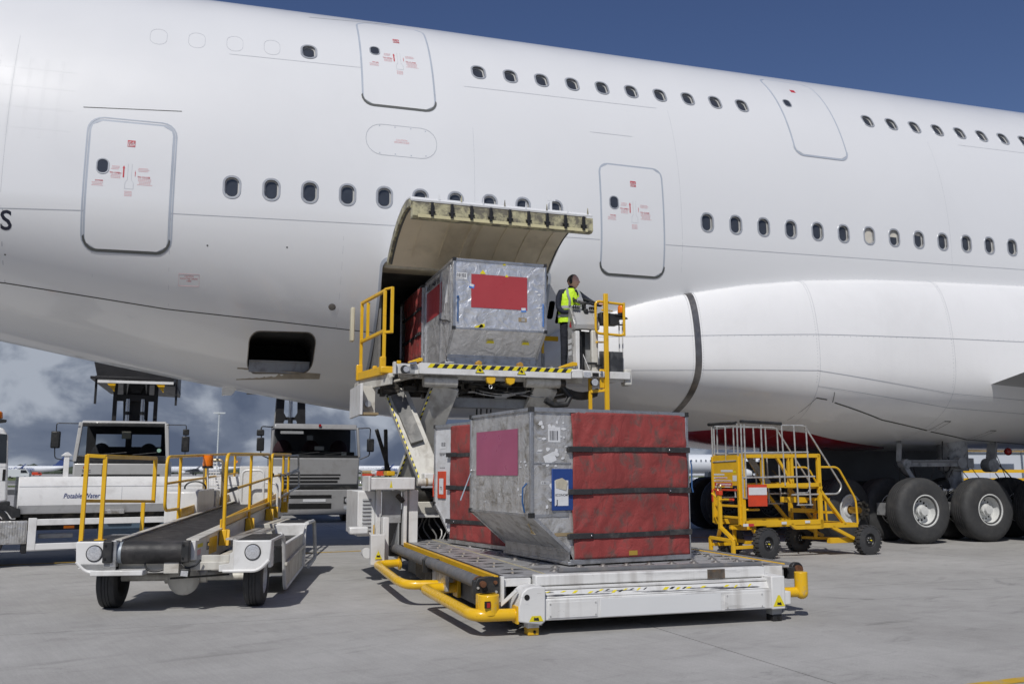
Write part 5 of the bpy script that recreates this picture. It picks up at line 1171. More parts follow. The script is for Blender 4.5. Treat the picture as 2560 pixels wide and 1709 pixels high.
P('work_lamp', G().lathe([(.0, .0), (.062, .0), (.066, .02), (.05, .07), (.0, .08)], (2.64, 13.29, 3.045), 'y', 16), m_black); P('work_lamp_lens', G().cyl((2.66, 13.282, 3.045), (2.66, 13.289, 3.045), .045, 16), m_lens)
P('module_fitting', G().cyl((2.72, 13.32, 3.13), (2.82, 13.32, 3.15), .025, 10), m_chrome); P('yellow_hinge', G().prism([(2.74, 3.15), (2.95, 3.20), (2.95, 3.25), (2.90, 3.25), (2.72, 3.18)], 'y', 13.46, 13.52), m_yel, .006); P('yellow_hinge', G().bx(2.56, 2.62, 13.5, 13.56, 3.15, 3.20), m_yel, .004)
P('hinge_rod', G().cyl((2.88, 13.40, 2.97), (2.30, 14.4, 2.86), .022, 10), m_cream_white)
g = G()
rnd = random.Random(12)
for k in range(70):
    c = Vector((rnd.uniform(2.5, 5.6), rnd.uniform(13.7, 15.0), rnd.uniform(2.72, 2.98))); s_ = (rnd.uniform(.03, .16), rnd.uniform(.03, .16), rnd.uniform(.02, .06)); g.bx(c.x - s_[0], c.x + s_[0], c.y - s_[1], c.y + s_[1], c.z - s_[2], c.z + s_[2])
um = P('underside_machinery', g, m_dirtblack, .006); um['kind'] = 'stuff'
for k in range(8):
    a = Vector((rnd.uniform(3.5, 4.6), 13.62, rnd.uniform(2.75, 2.95))); P('underside_hose', G().tube([a + Vector((t * .12, rnd.uniform(-.02, .02), -.05 * math.sin(t * .5))) for t in range(8)], .010, 6), m_steel if k % 3 == 0 else m_black)
P('hose_loop', G().tube([(5.28, 13.6, 2.90), (5.42, 13.58, 2.72), (5.34, 13.55, 2.60), (5.12, 13.55, 2.58), (4.98, 13.55, 2.66)], .05, 10), m_black)
for k in range(5): P('cable_bundle', G().tube([(5.30 + t * .09, 13.62 + k * .01, 2.88 - .09 * math.sin(t * .42) - k * .022) for t in range(8)], .022, 8), m_black)
P('hydraulic_box', G().bx(2.05, 2.09, 13.75, 14.9, 2.38, 2.86), m_white, .006); P('hydraulic_box', G().bx(2.09, 2.32, 14.0, 14.06, 2.42, 2.84), m_cream_white, .006); P('hydraulic_box_floor', G().bx(2.07, 2.34, 13.78, 14.06, 2.38, 2.42), m_tan, .004); P('box_fitting', G().cyl((2.2, 13.92, 2.56), (2.2, 14.02, 2.56), .05, 14), m_steel)
# side wing of the bridge with yellow guard rail
P('side_wing', G().prism([(2.50, 13.36), (2.50, 15.2), (2.16, 15.2), (2.16, 14.6), (2.42, 13.40)], 'z', 2.93, 2.99), m_cream_white, .006)
P('side_wing_skirt', G().prism([(2.47, 13.37), (2.16, 14.6), (2.12, 14.6), (2.43, 13.35)], 'z', 2.82, 2.93), m_cream_white, .004)
P('yellow_base_beam', G().bar((2.39, 13.56, 3.045), (2.17, 14.62, 3.045), .13, .13), m_yel, .01); P('yellow_hinge', G().bx(2.30, 2.50, 13.44, 13.50, 2.99, 3.10), m_yel, .02)
P('yellow_clamp', G().bx(2.31, 2.40, 13.55, 13.66, 3.0, 3.26), m_yel, .012); P('yellow_clamp', G().bx(2.10, 2.20, 14.56, 14.66, 2.98, 3.24), m_yel, .012); P('yellow_clamp', G().bx(2.27, 2.33, 13.95, 14.05, 3.0, 3.16), m_yel, .01)
gp = Vector((2.37, 13.60, 0)); gf = Vector((2.17, 14.60, 0))
def gpt(t, z): q = gp.lerp(gf, t); return (q.x, q.y, z)
for t, z0, z1 in ((0, 3.05, 4.30), (1, 3.0, 4.28), (.72, 3.62, 4.22)): P('rail_post', G().bar(gpt(t, z0), gpt(t, z1), .05, .05), m_yel, .005)
P('rail_post', G().bar((2.47, 13.52, 3.62), (2.47, 13.52, 4.34), .05, .04), m_yel, .005)
P('guard_rail', G().bar(gpt(0, 4.29), gpt(1, 4.26), .05, .045), m_yel, .005); P('guard_rail', G().bar(gpt(0, 3.66), gpt(1, 3.62), .05, .05), m_yel, .005); P('guard_rail', G().bar(gpt(0, 4.31), (2.48, 13.52, 4.33), .05, .03), m_yel, .004); P('guard_rail', G().bar(gpt(0, 3.64), (2.48, 13.52, 3.64), .05, .04), m_yel, .004)
P('contact_pad', G().bx(1.99, 2.05, 14.55, 14.70, 3.62, 4.18), M('cream_pad', (.52, .48, .36), .6, 0, .1, 4), .015)
# --- operator platform on the right
P('operator_floor', G().bx(5.34, 6.42, 13.40, 14.9, 3.02, 3.14), m_white, .01)
P('operator_front_block', G().bx(5.36, 5.56, 13.34, 13.42, 3.0, 3.15), m_white, .02); P('front_module', G().bx(5.56, 5.93, 13.33, 13.42, 3.03, 3.13), m_white, .012)
P('front_module_lamp', G().bx(5.56, 5.68, 13.322, 13.33, 3.02, 3.11), m_lens, .006); P('module_pocket', G().bx(5.71, 5.82, 13.322, 13.33, 3.04, 3.10), m_hole); P('module_fitting', G().cyl((5.86, 13.30, 3.05), (5.86, 13.30, 3.13), .022, 8), m_chrome)
P('yellow_hinge', G().prism([(5.18, 3.17), (5.50, 3.22), (5.50, 3.27), (5.42, 3.28), (5.18, 3.19)], 'y', 13.44, 13.50), m_yel, .008)
P('work_lamp', G().lathe([(.0, .07), (.05, .06), (.062, .0), (.066, -.02)], (5.76, 13.36, 2.95), 'y', 16, cap=False), m_black); P('work_lamp_lens', G().cyl((5.76, 13.338, 2.95), (5.76, 13.348, 2.95), .058, 18), m_lens)
# console
g = G().prism([(13.55, 3.14), (13.80, 3.14), (13.80, 3.98), (13.74, 4.22), (13.66, 4.17), (13.50, 3.92), (13.52, 3.85), (13.62, 3.82)], 'x', 5.475, 5.53); P('console_side', g, m_alu_dirty, .008)
g = G().prism([(13.55, 3.14), (13.80, 3.14), (13.80, 3.98), (13.74, 4.22), (13.66, 4.17), (13.50, 3.92), (13.52, 3.85), (13.62, 3.82)], 'x', 5.86, 5.93); P('console_side', g, m_cream_white, .008)
g = G().prism([(13.50, 3.92), (13.52, 3.84), (13.64, 3.84), (13.72, 4.0), (13.80, 4.02), (13.74, 4.22), (13.66, 4.17)], 'x', 5.50, 5.86); P('console_top', g, M('console_grey', (.46, .46, .45), .4, .2, .08, 4), .012)
P('console_back', G().bx(5.53, 5.86, 13.76, 13.80, 3.14, 3.84), m_greyp); P('console_recess', G().bx(5.56, 5.76, 13.73, 13.76, 3.38, 3.84), m_black, .01)
P('console_pillar', G().bx(5.49, 5.56, 13.48, 13.58, 3.14, 3.80), m_white, .01); P('console_pillar', G().bx(5.78, 5.90, 13.50, 13.58, 3.14, 3.83), m_cream_white, .02)
P('gaiter', G().prism([(5.58, 3.18), (5.70, 3.18), (5.66, 3.42), (5.64, 3.86), (5.57, 3.86)], 'y', 13.60, 13.66), m_black, .01); P('foot_pedal', G().bx(5.70, 5.86, 13.46, 13.58, 3.26, 3.29), m_black, .008); P('foot_pedal', G().bx(5.84, 5.94, 13.46, 13.58, 3.22, 3.26), m_black, .008); P('support_rod', G().cyl((5.62, 13.5, 3.42), (5.73, 13.5, 3.17), .008, 6), m_white); P('support_rod', G().cyl((5.60, 13.5, 3.18), (5.62, 13.5, 3.42), .008, 6), m_black)
P('switch_panel', G().bx(5.50, 5.62, 13.60, 13.66, 4.19, 4.25), m_black, .006); P('switch_panel', G().bx(5.80, 5.93, 13.60, 13.66, 4.19, 4.24), m_black, .006)
for u in (5.48, 5.52, 5.56, 5.60, 5.80, 5.84, 5.88):
    for z in (4.195, 4.23): P('switch', G().cyl((u, 13.59, z), (u, 13.60, z), .009, 6), m_paper if z > 4.2 else m_rim_grey)
P('bow_sign', G().add([(5.4735, 13.62, 3.86), (5.4735, 13.72, 3.90), (5.4735, 13.66, 4.0)], [(0, 1, 2)]), m_red_decal, smooth=False, recalc=False)
for z in (3.42, 3.52, 3.62): P('console_label', G().add([(5.4735, 13.62, z), (5.4735, 13.78, z), (5.4735, 13.78, z + .07), (5.4735, 13.62, z + .07)], [(0, 1, 2, 3)]), m_paper, smooth=False, recalc=False)
sw = G().tube([(5.76 + .20 * math.cos(t), 13.72 + .17 * math.sin(t), 4.35 + .075 * math.sin(t) - .02 * math.cos(t)) for t in [i * 2 * math.pi / 28 for i in range(28)]], .016, 8, closed=True); P('steering_wheel', sw, m_black)
for t in (.5, 2.6, 4.7): P('wheel_spoke', G().cyl((5.74, 13.72, 4.29), (5.74 + .19 * math.cos(t), 13.72 + .16 * math.sin(t), 4.33 + .05 * math.sin(t)), .012, 6), m_black)
P('steering_column', G().cyl((5.74, 13.72, 4.12), (5.74, 13.72, 4.30), .035, 12), m_black); P('column_box', G().bx(5.70, 5.77, 13.60, 13.70, 4.12, 4.20), m_black, .015); P('dial', G().cyl((5.62, 13.60, 4.34), (5.63, 13.64, 4.35), .05, 14), m_lens)
# black panel, box, rails, ladder, beacon
P('gate_post', G().bx(5.20, 5.25, 14.3, 14.34, 3.14, 3.52), m_greyp, .004); P('gate_post', G().bx(5.20, 5.24, 14.3, 14.34, 3.52, 3.82), m_yel, .004); P('gate_rail', G().bx(5.20, 5.5, 14.3, 14.34, 3.74, 3.82), m_yel, .004)
P('black_screen', G().bx(5.90, 6.32, 13.46, 13.49, 3.12, 3.48), M('scuffed_black_panel', (.045, .047, .05), .35, .2, .3, 5, (.2, .2, .2), .5, 4), .008); P('screen_frame', G().bx(5.87, 6.36, 13.49, 13.53, 2.98, 3.10), m_white, .01)
P('black_box', G().prism([(5.95, 3.93), (6.26, 3.93), (6.32, 4.10), (6.24, 4.12), (5.95, 4.14)], 'y', 13.50, 13.66), m_black, .012); P('box_rail', G().bx(6.20, 6.38, 13.48, 13.52, 4.09, 4.12), m_black); P('box_rail', G().bx(6.20, 6.38, 13.48, 13.52, 3.93, 3.95), m_black)
for u in (6.30, 6.36): P('white_post', G().bar((u, 13.55, 3.1), (u, 13.55, 4.0), .018, .018), m_white)
P('side_bumper', G().bx(6.34, 6.48, 13.44, 13.62, 2.92, 3.20), M('cream_bumper', (.55, .54, .50), .5, 0, .1, 5), .03, seg=3)
P('guard_loop', G().tube(rpath([(6.33, 13.42, 4.27), (5.82, 13.42, 4.30), (5.82, 13.42, 3.765), (6.33, 13.42, 3.745), (6.33, 13.42, 4.27)], .08, 5), .022, 8), m_yel, angle=50)
P('guard_rail', G().bar((6.33, 13.42, 3.74), (6.33, 13.42, 4.30), .036, .036), m_yel, .004); P('guard_rail', G().bar((5.95, 13.44, 4.16), (6.33, 13.9, 4.24), .036, .03), m_yel, .004); P('guard_rail', G().bar((5.84, 13.44, 3.62), (6.24, 13.9, 3.70), .036, .03), m_yel, .004)
P('ladder_rail', G().bar((5.975, 13.36, 1.55), (5.975, 13.36, 4.42), .075, .05), m_yel, .008); P('ladder_rail', G().bar((5.74, 13.50, 1.55), (5.74, 13.50, 3.02), .055, .05), m_yel, .006)
for z in (1.82, 2.14, 2.46, 2.82): P('ladder_rung', G().bar((5.74, 13.48, z - .01), (5.96, 13.38, z + .01), .05, .05), m_yel, .005)
P('ladder_hook', G().bx(5.86, 5.94, 13.36, 13.40, 2.86, 3.17), m_yel, .01)
P('beacon_base', G().lathe([(.0, .0), (.11, .0), (.09, .02), (.06, .03), (.062, .10), (0, .10)], (6.37, 13.6, 4.06), 'z', 18), m_black); P('beacon_lens', G().lathe([(.062, 0), (.066, .01), (.062, .11), (.045, .135), (0, .14)], (6.37, 13.6, 4.155), 'z', 18, cap=False), m_amber)
P('mirror_plate', G().bx(5.78, 5.86, 13.9, 13.92, 4.30, 4.38), m_paper)
P('inner_bridge_rail', G().bx(5.1, 5.14, 13.6, 15.2, 3.15, 3.21), m_greyp)

# ================================================================ the operator
def skin_body(name, joints, edges, mat, parent, levels=2):
    me = bpy.data.meshes.new(name); me.from_pydata([j[0] for j in joints], edges, []); me.materials.append(mat)
    o = bpy.data.objects.new(name, me); COL.objects.link(o); o.parent = parent
    sk = o.modifiers.new('skin', 'SKIN'); sk.use_smooth_shade = True
    me.skin_vertices  # layer
    for i, j in enumerate(joints):
        r_ = j[1]; me.skin_vertices[0].data[i].radius = (r_, r_) if not isinstance(r_, tuple) else r_
        me.skin_vertices[0].data[i].use_root = (i == 0)
    ss = o.modifiers.new('sub', 'SUBSURF'); ss.levels = ss.render_levels = levels
    return o
def new_skin(name, joints, edges, mat, parent, levels=2):
    me = bpy.data.meshes.new(name); me.from_pydata([j[0] for j in joints], edges, []); me.materials.append(mat)
    o = bpy.data.objects.new(name, me); COL.objects.link(o); o.parent = parent
    bpy.context.view_layer.objects.active = o
    o.modifiers.new('skin', 'SKIN'); o.modifiers['skin'].use_smooth_shade = True
    if not me.skin_vertices:
        import bmesh
        bm = bmesh.new(); bm.from_mesh(me); bm.verts.layers.skin.verify(); bm.to_mesh(me); bm.free()
    for i, j in enumerate(joints):
        r_ = j[1]; d_ = me.skin_vertices[0].data[i]; d_.radius = (r_, r_) if not isinstance(r_, tuple) else r_; d_.use_root = (i == 0)
    ss = o.modifiers.new('sub', 'SUBSURF'); ss.levels = ss.render_levels = levels
    return o
pp = thing('person', 'man in a hi-vis vest, navy jumper and ear defenders steering at the raised loader console', 'person', (5.57, 13.96, 3.11), R(12), world=False)
# local: x right, y away; body height 1.72, faces right (+x) and a little to the camera
J = [((0, 0, .95), (.145, .105)), ((.0, 0, 1.10), (.140, .10)), ((.01, -.01, 1.25), (.165, .11)), ((.02, -.01, 1.38), (.165, .10)), ((.03, -.01, 1.455), (.09, .08)), ((.04, -.02, 1.50), .058), ((.055, -.025, 1.54), .055),
     ((-.165, .0, 1.40), .064), ((-.205, .0, 1.33), .062), ((-.235, -.02, 1.14), .050), ((-.205, -.10, 1.05), .046), ((-.06, -.20, 1.06), .036),
     ((.19, .0, 1.42), .062), ((.24, -.01, 1.38), .060), ((.38, -.10, 1.27), .048), ((.42, -.16, 1.235), .043), ((.47, -.30, 1.20), .033),
     ((-.09, 0, .86), .095), ((-.10, .0, .50), .068), ((-.10, .03, .12), .048), ((.09, 0, .86), .095), ((.11, -.02, .50), .068), ((.12, .02, .12), .048)]
Ed = [(0, 1), (1, 2), (2, 3), (3, 4), (4, 5), (5, 6), (3, 7), (7, 8), (8, 9), (9, 10), (10, 11), (3, 12), (12, 13), (13, 14), (14, 15), (15, 16)]
body = new_skin('body', J[:17], Ed, m_jumper, pp)
legs = new_skin('trousers', [((0, 0, .95), (.14, .105)), ((-.09, 0, .84), .095), ((-.10, .0, .50), .070), ((-.10, .03, .10), .052), ((.09, 0, .84), .095), ((.11, -.02, .50), .070), ((.12, .02, .10), .052)], [(0, 1), (1, 2), (2, 3), (0, 4), (4, 5), (5, 6)], m_trouser, pp)
for x, y in ((-.10, .02), (.12, .01)):
    g = G().sph((x + .01, y - .05, .045), .06, 14, 8, (.8, 1.9, .75)); obj('boot', g, m_black, None, at=None).parent = pp
# head
hd = G(); hc = Vector((.065, -.04, 1.600))
vs = []; nx_, nz_ = 28, 22
fdir = Vector((.50, -.87, 0)).normalized(); fs_ = Vector((-fdir.y, fdir.x, 0))
for j in range(nz_ + 1):
    a = math.pi * j / nz_; z = math.cos(a); r_ = math.sin(a)
    for i in range(nx_):
        t = 2 * math.pi * i / nx_; f = math.cos(t); s_ = math.sin(t)      # f: forward component
        rx = .106 * r_; ry_ = .084 * r_; jaw = 1 - .30 * max(0, -z - .1) * (1 if f > -.2 else 1.15)
        fw = f * rx * jaw; sd_ = s_ * ry_ * jaw; zz_ = z * .124
        if f > .75:
            nf = (f - .75) / .25
            fw += nf * .026 * math.exp(-((zz_ + .012) / .017) ** 2) * math.exp(-(sd_ / .016) ** 2)     # nose
            fw += nf * .010 * math.exp(-((zz_ + .095) / .018) ** 2)                                   # chin
            fw -= .008 * math.exp(-((zz_ - .012) / .012) ** 2) * math.exp(-((abs(sd_) - .030) / .012) ** 2)  # eye sockets
            fw += nf * .004 * math.exp(-((zz_ + .055) / .009) ** 2)
        vs.append(hc + fdir * fw + fs_ * sd_ + Vector((0, 0, zz_)))
fs = [(j * nx_ + i, j * nx_ + (i + 1) % nx_, (j + 1) * nx_ + (i + 1) % nx_, (j + 1) * nx_ + i) for j in range(nz_) for i in range(nx_)]
hd.add(vs, fs); head = obj('head', hd, m_skin, None, angle=80); head.parent = pp
hr = G(); hv = []
for j in range(12):
    for i in range(nx_):
        a = math.pi * j / nz_; t = 2 * math.pi * i / nx_; f = math.cos(t); k = 1.06 + .02 * math.sin(9 * t + j)
        lim = .62 if f > .3 else 1.6
        aa = min(a, lim * 1.0 if f > .3 else 1.5); z = math.cos(aa); r_ = math.sin(aa)
        hv.append(hc + fdir * (f * .106 * r_ * k - .004) + fs_ * (math.sin(t) * .084 * r_ * k) + Vector((0, 0, z * .124 * 1.05 + .003)))
hr.add(hv, [(j * nx_ + i, j * nx_ + (i + 1) % nx_, (j + 1) * nx_ + (i + 1) % nx_, (j + 1) * nx_ + i) for j in range(11) for i in range(nx_)]); o = obj('hair', hr, m_hair, head, angle=80)
for s_ in (-1, 1):
    c = hc + fs_ * s_ * .088 + Vector((0, 0, -.008)) - fdir * .006
    g = G().sph(c, .034, 14, 10, (.85, .85, 1.15)); obj('ear_defender', g, m_latch, None).parent = head
    g = G().sph(hc + fdir * .085 + fs_ * s_ * .030 + Vector((0, 0, .010)), .010, 10, 8); obj('eye', g, m_blackish, None).parent = head
g = G().tube([hc + fs_ * (.092 * math.cos(t)) + Vector((0, 0, .126 * math.sin(t) + .0)) - fdir * .006 for t in [math.pi * i / 16 for i in range(17)]], .009, 8); obj('headband', g, m_latch, None).parent = head
g = G().tube([hc + fdir * .087 + fs_ * x + Vector((0, 0, -.056 + .1 * x * x)) for x in (-.022, -.01, 0, .01, .022)], .004, 6); obj('mouth', g, M('lips', (.35, .13, .10), .5), None).parent = head
# hands
def hand(nm, w, dirv, upv, grip):
    w = Vector(w); d = Vector(dirv).normalized(); u_ = Vector(upv).normalized(); s_ = d.cross(u_).normalized()
    J = [(tuple(w), .026), (tuple(w + d * .05), (.036, .018)), (tuple(w + d * .085), (.036, .016))]; E_ = [(0, 1), (1, 2)]
    for k, ln in enumerate((.062, .072, .068, .052)):
        b = w + d * .085 + s_ * (-.027 + .018 * k); p1 = b + d * ln * .5 - u_ * .006; p2 = p1 + d * ln * (.28 if grip else .5) - u_ * ln * (.42 if grip else .12); n_ = len(J)
        J += [(tuple(b), .0095), (tuple(p1), .009), (tuple(p2), .0075)]; E_ += [(2, n_), (n_, n_ + 1), (n_ + 1, n_ + 2)]
    b = w + d * .03 - s_ * .03; n_ = len(J); J += [(tuple(b), .012), (tuple(b + d * .035 - s_ * .022 - u_ * .01), .010), (tuple(b + d * .065 - s_ * .02 - u_ * .022), .0085)]; E_ += [(1, n_), (n_, n_ + 1), (n_ + 1, n_ + 2)]
    return new_skin(nm, J, E_, m_skin, body, 1)
hand('hand', (-.05, -.205, 1.06), (.9, -.4, .08), (0, 0, 1), True)
hand('hand', (.475, -.305, 1.20), (-.30, -.62, .12), (0, 0, 1), True) if False else hand('hand', (.46, -.295, 1.205), (-.65, -.75, .05), (0, 0, 1), True)
# hi vis vest: loft around the trunk
def ell(z, cx, cy, a, b, op=0.0, n_=36):
    return [(cx + a * math.cos(t), cy + b * math.sin(t), z) for t in [2 * math.pi * i / n_ for i in range(n_)]]
vest = G(); rings = [(.88, .0, 0, .205, .155), (1.0, .0, 0, .198, .150), (1.12, .0, -.002, .198, .150), (1.24, .01, -.005, .212, .160), (1.34, .018, -.008, .215, .156), (1.41, .022, -.008, .200, .142), (1.455, .026, -.01, .155, .120), (1.48, .03, -.012, .105, .098)]
vs = []; n_ = 36
for z, cx, cy, a, b in rings: vs += ell(z, cx, cy, a, b)
front = 27
fs = []
vm = []
for j in range(len(rings) - 1):
    for i in range(n_):
        # v-shaped neck opening at the front (toward -y, i = 27)
        dd = min(abs(i - 28), n_ - abs(i - 28)); zz_ = rings[j][0]
        if zz_ >= 1.34 and dd < (1 if zz_ < 1.4 else 2): continue
        # arm holes
        if 1.24 <= zz_ < 1.44 and (min(abs(i - 0), n_ - abs(i - 0)) < 2 or abs(i - 18) < 2): continue
        fs.append((j * n_ + i, j * n_ + (i + 1) % n_, (j + 1) * n_ + (i + 1) % n_, (j + 1) * n_ + i))
vest.add(vs, fs); vo = obj('hi_vis_vest', vest, m_hivis, None, angle=80); vo.parent = pp; sm = vo.modifiers.new('t', 'SOLIDIFY'); sm.thickness = .006; sb = vo.modifiers.new('s', 'SUBSURF'); sb.levels = sb.render_levels = 2
for z in (1.00, 1.14):
    g = G(); a_ = ell(z - .025, .0, -.001, .206, .158); b_ = ell(z + .025, .0, -.002, .206, .158); g.add(a_ + b_, [(i, (i + 1) % n_, n_ + (i + 1) % n_, n_ + i) for i in range(n_)]); obj('reflective_band', g, m_reflect, None).parent = vo
for x0, x1 in ((-.10, -.13), (.14, .125)):
    g = G(); pts = [(x0 + .0, -.160, 1.16), (x0 + .0, -.172, 1.26), (x1, -.150, 1.37), (x1 * .85, -.112, 1.455), (x1 * .75, -.02, 1.495)]
    vs = []; 
    for p in pts: vs += [(p[0] - .024, p[1], p[2]), (p[0] + .024, p[1], p[2])]
    g.add(vs, [(2 * i, 2 * i + 1, 2 * i + 3, 2 * i + 2) for i in range(4)]); obj('reflective_band', g, m_reflect, None).parent = vo
g = G().tube([(-.01, -.07, 1.48), (.0, -.125, 1.36), (.035, -.14, 1.22), (.03, -.14, 1.12)], .007, 6); obj('blue_lanyard', g, m_strapblue, None).parent = pp
# ================================================================ belt loader
BA = R(-11.5)
bl_ = thing('belt_loader', 'white self propelled baggage belt loader with yellow side rails and black belt', 'belt loader', (-.27, 11.22, 0), BA, world=False)
def B(nm, g, mt, b=.0, par_=None, **k): return obj(nm, g, mt, par_ or bl_, bevel=b, **k)
def road_wheel(parent, c, r_, w, rimr, mt_rim, side=1, nm='wheel', blocky=0):
    g = G(); x, y, z = c; h = w / 2
    g.lathe([(rimr, -h * .8), (rimr * 1.08, -h * .98), (r_ * .86, -h), (r_ * .97, -h * .86), (r_, -h * .62), (r_, -h * .38), (r_ - .008, -h * .36), (r_ - .008, -h * .30), (r_, -h * .28), (r_, -h * .03), (r_ - .008, -h * .02), (r_ - .008, h * .02), (r_, h * .03), (r_, h * .28), (r_ - .008, h * .30), (r_ - .008, h * .36), (r_, h * .38), (r_, h * .62), (r_ * .97, h * .86), (r_ * .86, h), (rimr * 1.08, h * .98), (rimr, h * .8)], (0, 0, 0), 'x', 40, cap=False)
    if blocky:
        for q in range(blocky):
            t = 2 * math.pi * q / blocky; ct, st = math.cos(t), math.sin(t)
            for s_ in (-1, 1):
                t2 = t + s_ * math.pi / blocky * .5; ct, st = math.cos(t2), math.sin(t2); c0 = Vector((s_ * h * .52, ct * r_, st * r_)); n_ = Vector((0, ct, st)); tt = Vector((0, -st, ct)) * (math.pi * r_ / blocky * .62); wx = Vector((h * .50, 0, 0))
                vs = [c0 + a * wx + b * tt + n_ * d for d in (-.01, .014) for a, b in ((-1, -1), (1, -1), (1, 1), (-1, 1))]
                g.add(vs, [(0, 1, 2, 3), (4, 5, 6, 7), (0, 1, 5, 4), (1, 2, 6, 5), (2, 3, 7, 6), (3, 0, 4, 7)])
    o = obj(nm, g, m_tyre, None); o.parent = parent; o.location = c
    g = G().lathe([(rimr * 1.02, side * h * .86), (rimr * .96, side * h * .90), (rimr * .90, side * h * .6), (rimr * .8, side * h * .45), (rimr * .55, side * h * .5), (rimr * .5, side * h * .62), (rimr * .28, side * h * .66), (rimr * .26, side * h * .85), (0, side * h * .9)], (0, 0, 0), 'x', 28, cap=False)
    ri = obj('rim', g, mt_rim, None, recalc=True); ri.parent = o
    g = G()
    for q in range(6): t = 2 * math.pi * q / 6; g.cyl((side * h * .60, math.cos(t) * rimr * .40, math.sin(t) * rimr * .40), (side * h * .72, math.cos(t) * rimr * .40, math.sin(t) * rimr * .40), .011, 6)
    nb = obj('wheel_nuts', g, m_steel, None); nb.parent = ri
    g = G().lathe([(rimr, -side * h * .8), (rimr * .7, -side * h * .3), (.03, -side * h * .2)], (0, 0, 0), 'x', 20, cap=False); b_ = obj('rim_back', g, m_black, None); b_.parent = o
    return o
for x, y, s_ in ((-.79, 0, -1), (.79, 0, 1), (-.79, 3.02, -1), (.80, 3.02, 1)): road_wheel(bl_, (x, y, .315), .315, .21, .18, m_rim_white, s_)
B('axle', G().cyl((-.7, 0, .33), (.7, 0, .33), .045, 14), m_cream_white); B('axle', G().cyl((-.7, 3.02, .33), (.7, 3.02, .33), .05, 14), m_black)
B('differential', G().lathe([(0, -.17), (.12, -.15), (.165, -.11), (.175, -.10), (.175, -.08), (.15, -.06), (.13, .1), (0, .14)], (0, 0, .31), 'y', 24), m_cream_white)
B('differential_neck', G().cyl((-.22, 0, .33), (.24, 0, .33), .075, 16, r2=.07), m_cream_white)
for q in range(12): t = 2 * math.pi * q / 12; B('flange_bolt', G().cyl((.165 * math.cos(t), -.118, .31 + .165 * math.sin(t)), (.165 * math.cos(t), -.108, .31 + .165 * math.sin(t)), .007, 6), m_steel)
B('chassis_rail', G().bx(-.48, -.36, -.3, 3.8, .42, .56), m_cream_white, .006); B('chassis_rail', G().bx(.34, .46, -.3, 3.8, .42, .56), m_cream_white, .006)
B('front_cross_member', G().bx(-.62, .66, -.42, -.30, .44, .53), m_cream_white, .008); B('front_step', G().bx(-.84, -.30, -.66, -.45, .415, .47), m_white, .008)
B('front_box', G().bx(-.12, .04, -.52, -.42, .42, .54), m_cream_white, .006); B('valance', G().bx(.10, .55, -.40, -.34, .44, .60), m_cream_white, .006)
B('hanging_lamp', G().prism([(.06, .40), (.16, .38), (.165, .47), (.07, .475)], 'y', -.58, -.50), m_black, .01); B('hanging_lamp_lens', G().add([(.075, -.583, .40), (.15, -.583, .39), (.155, -.583, .45), (.08, -.583, .455)], [(0, 1, 2, 3)]), m_lens, smooth=False, recalc=False)
for pts in ([(-.33, -.5, .55), (-.30, -.52, .46), (-.2, -.52, .44), (-.1, -.5, .47)], [(.04, -.5, .54), (.12, -.53, .47), (.22, -.5, .5), (.26, -.48, .56)], [(-.06, -.45, .36), (.2, -.2, .35), (.5, -.1, .36)]): B('hydraulic_hose', G().tube(rpath(pts, .08, 4), .011, 8), m_black)
# fenders
fp = lambda s_: [(s_ * .62, .44), (s_ * .88, .44), (s_ * .97, .48), (s_ * 1.02, .57), (s_ * 1.03, .77), (s_ * .63, .77)]
for s_ in (-1, 1):
    x0, x1 = sorted((s_ * .635, s_ * 1.02))
    B('front_fender', G().prism(fp(s_), 'y', -.58, -.50), m_white, .014); B('fender_top', G().bx(x0, x1, -.50, .45 if s_ > 0 else .6, .735, .77), m_white, .01); B('anti_slip_mat', G().bx(x0 + .02, x1 - .02, -.54, .42, .770, .776), m_belt)
    B('fender_side', G().bx(*sorted((s_ * .985, s_ * 1.02)), -.50, -.32, .47, .74), m_white, .008)
    B('headlamp', G().lathe([(.0, -.012), (.072, -.008), (.080, .0), (.080, .01)], (s_ * .83, -.588, .645), 'y', 24), m_lens); B('headlamp_bezel', G().lathe([(.078, -.004), (.088, -.002), (.090, .008)], (s_ * .83, -.586, .645), 'y', 24, cap=False), m_black)
    B('rounded_bar', G().tube(rpath([(s_ * .52, -.59, .445), (s_ * .9, -.59, .445), (s_ * 1.01, -.58, .56)], .09, 5), .018, 8), m_white)
B('chequer_kick_plate', G().add([(-.985, -.592, .50), (-.60, -.592, .46), (-.60, -.592, .53), (-1.0, -.592, .535)], [(0, 1, 2, 3)]), M('chequer_plate', (.34, .34, .33), .4, .6, .2, 10, bump=.6, bs=60), smooth=False, recalc=False)
B('bolted_side_plate', G().bx(-.66, -.60, -.60, -.50, .50, .78), m_alu_edge, .004)
B('notched_bracket', G().prism([(.46, .43), (.64, .43), (.64, .77), (.60, .77), (.60, .64), (.57, .62), (.57, .52), (.46, .50)], 'y', -.50, -.48), m_white, .004)
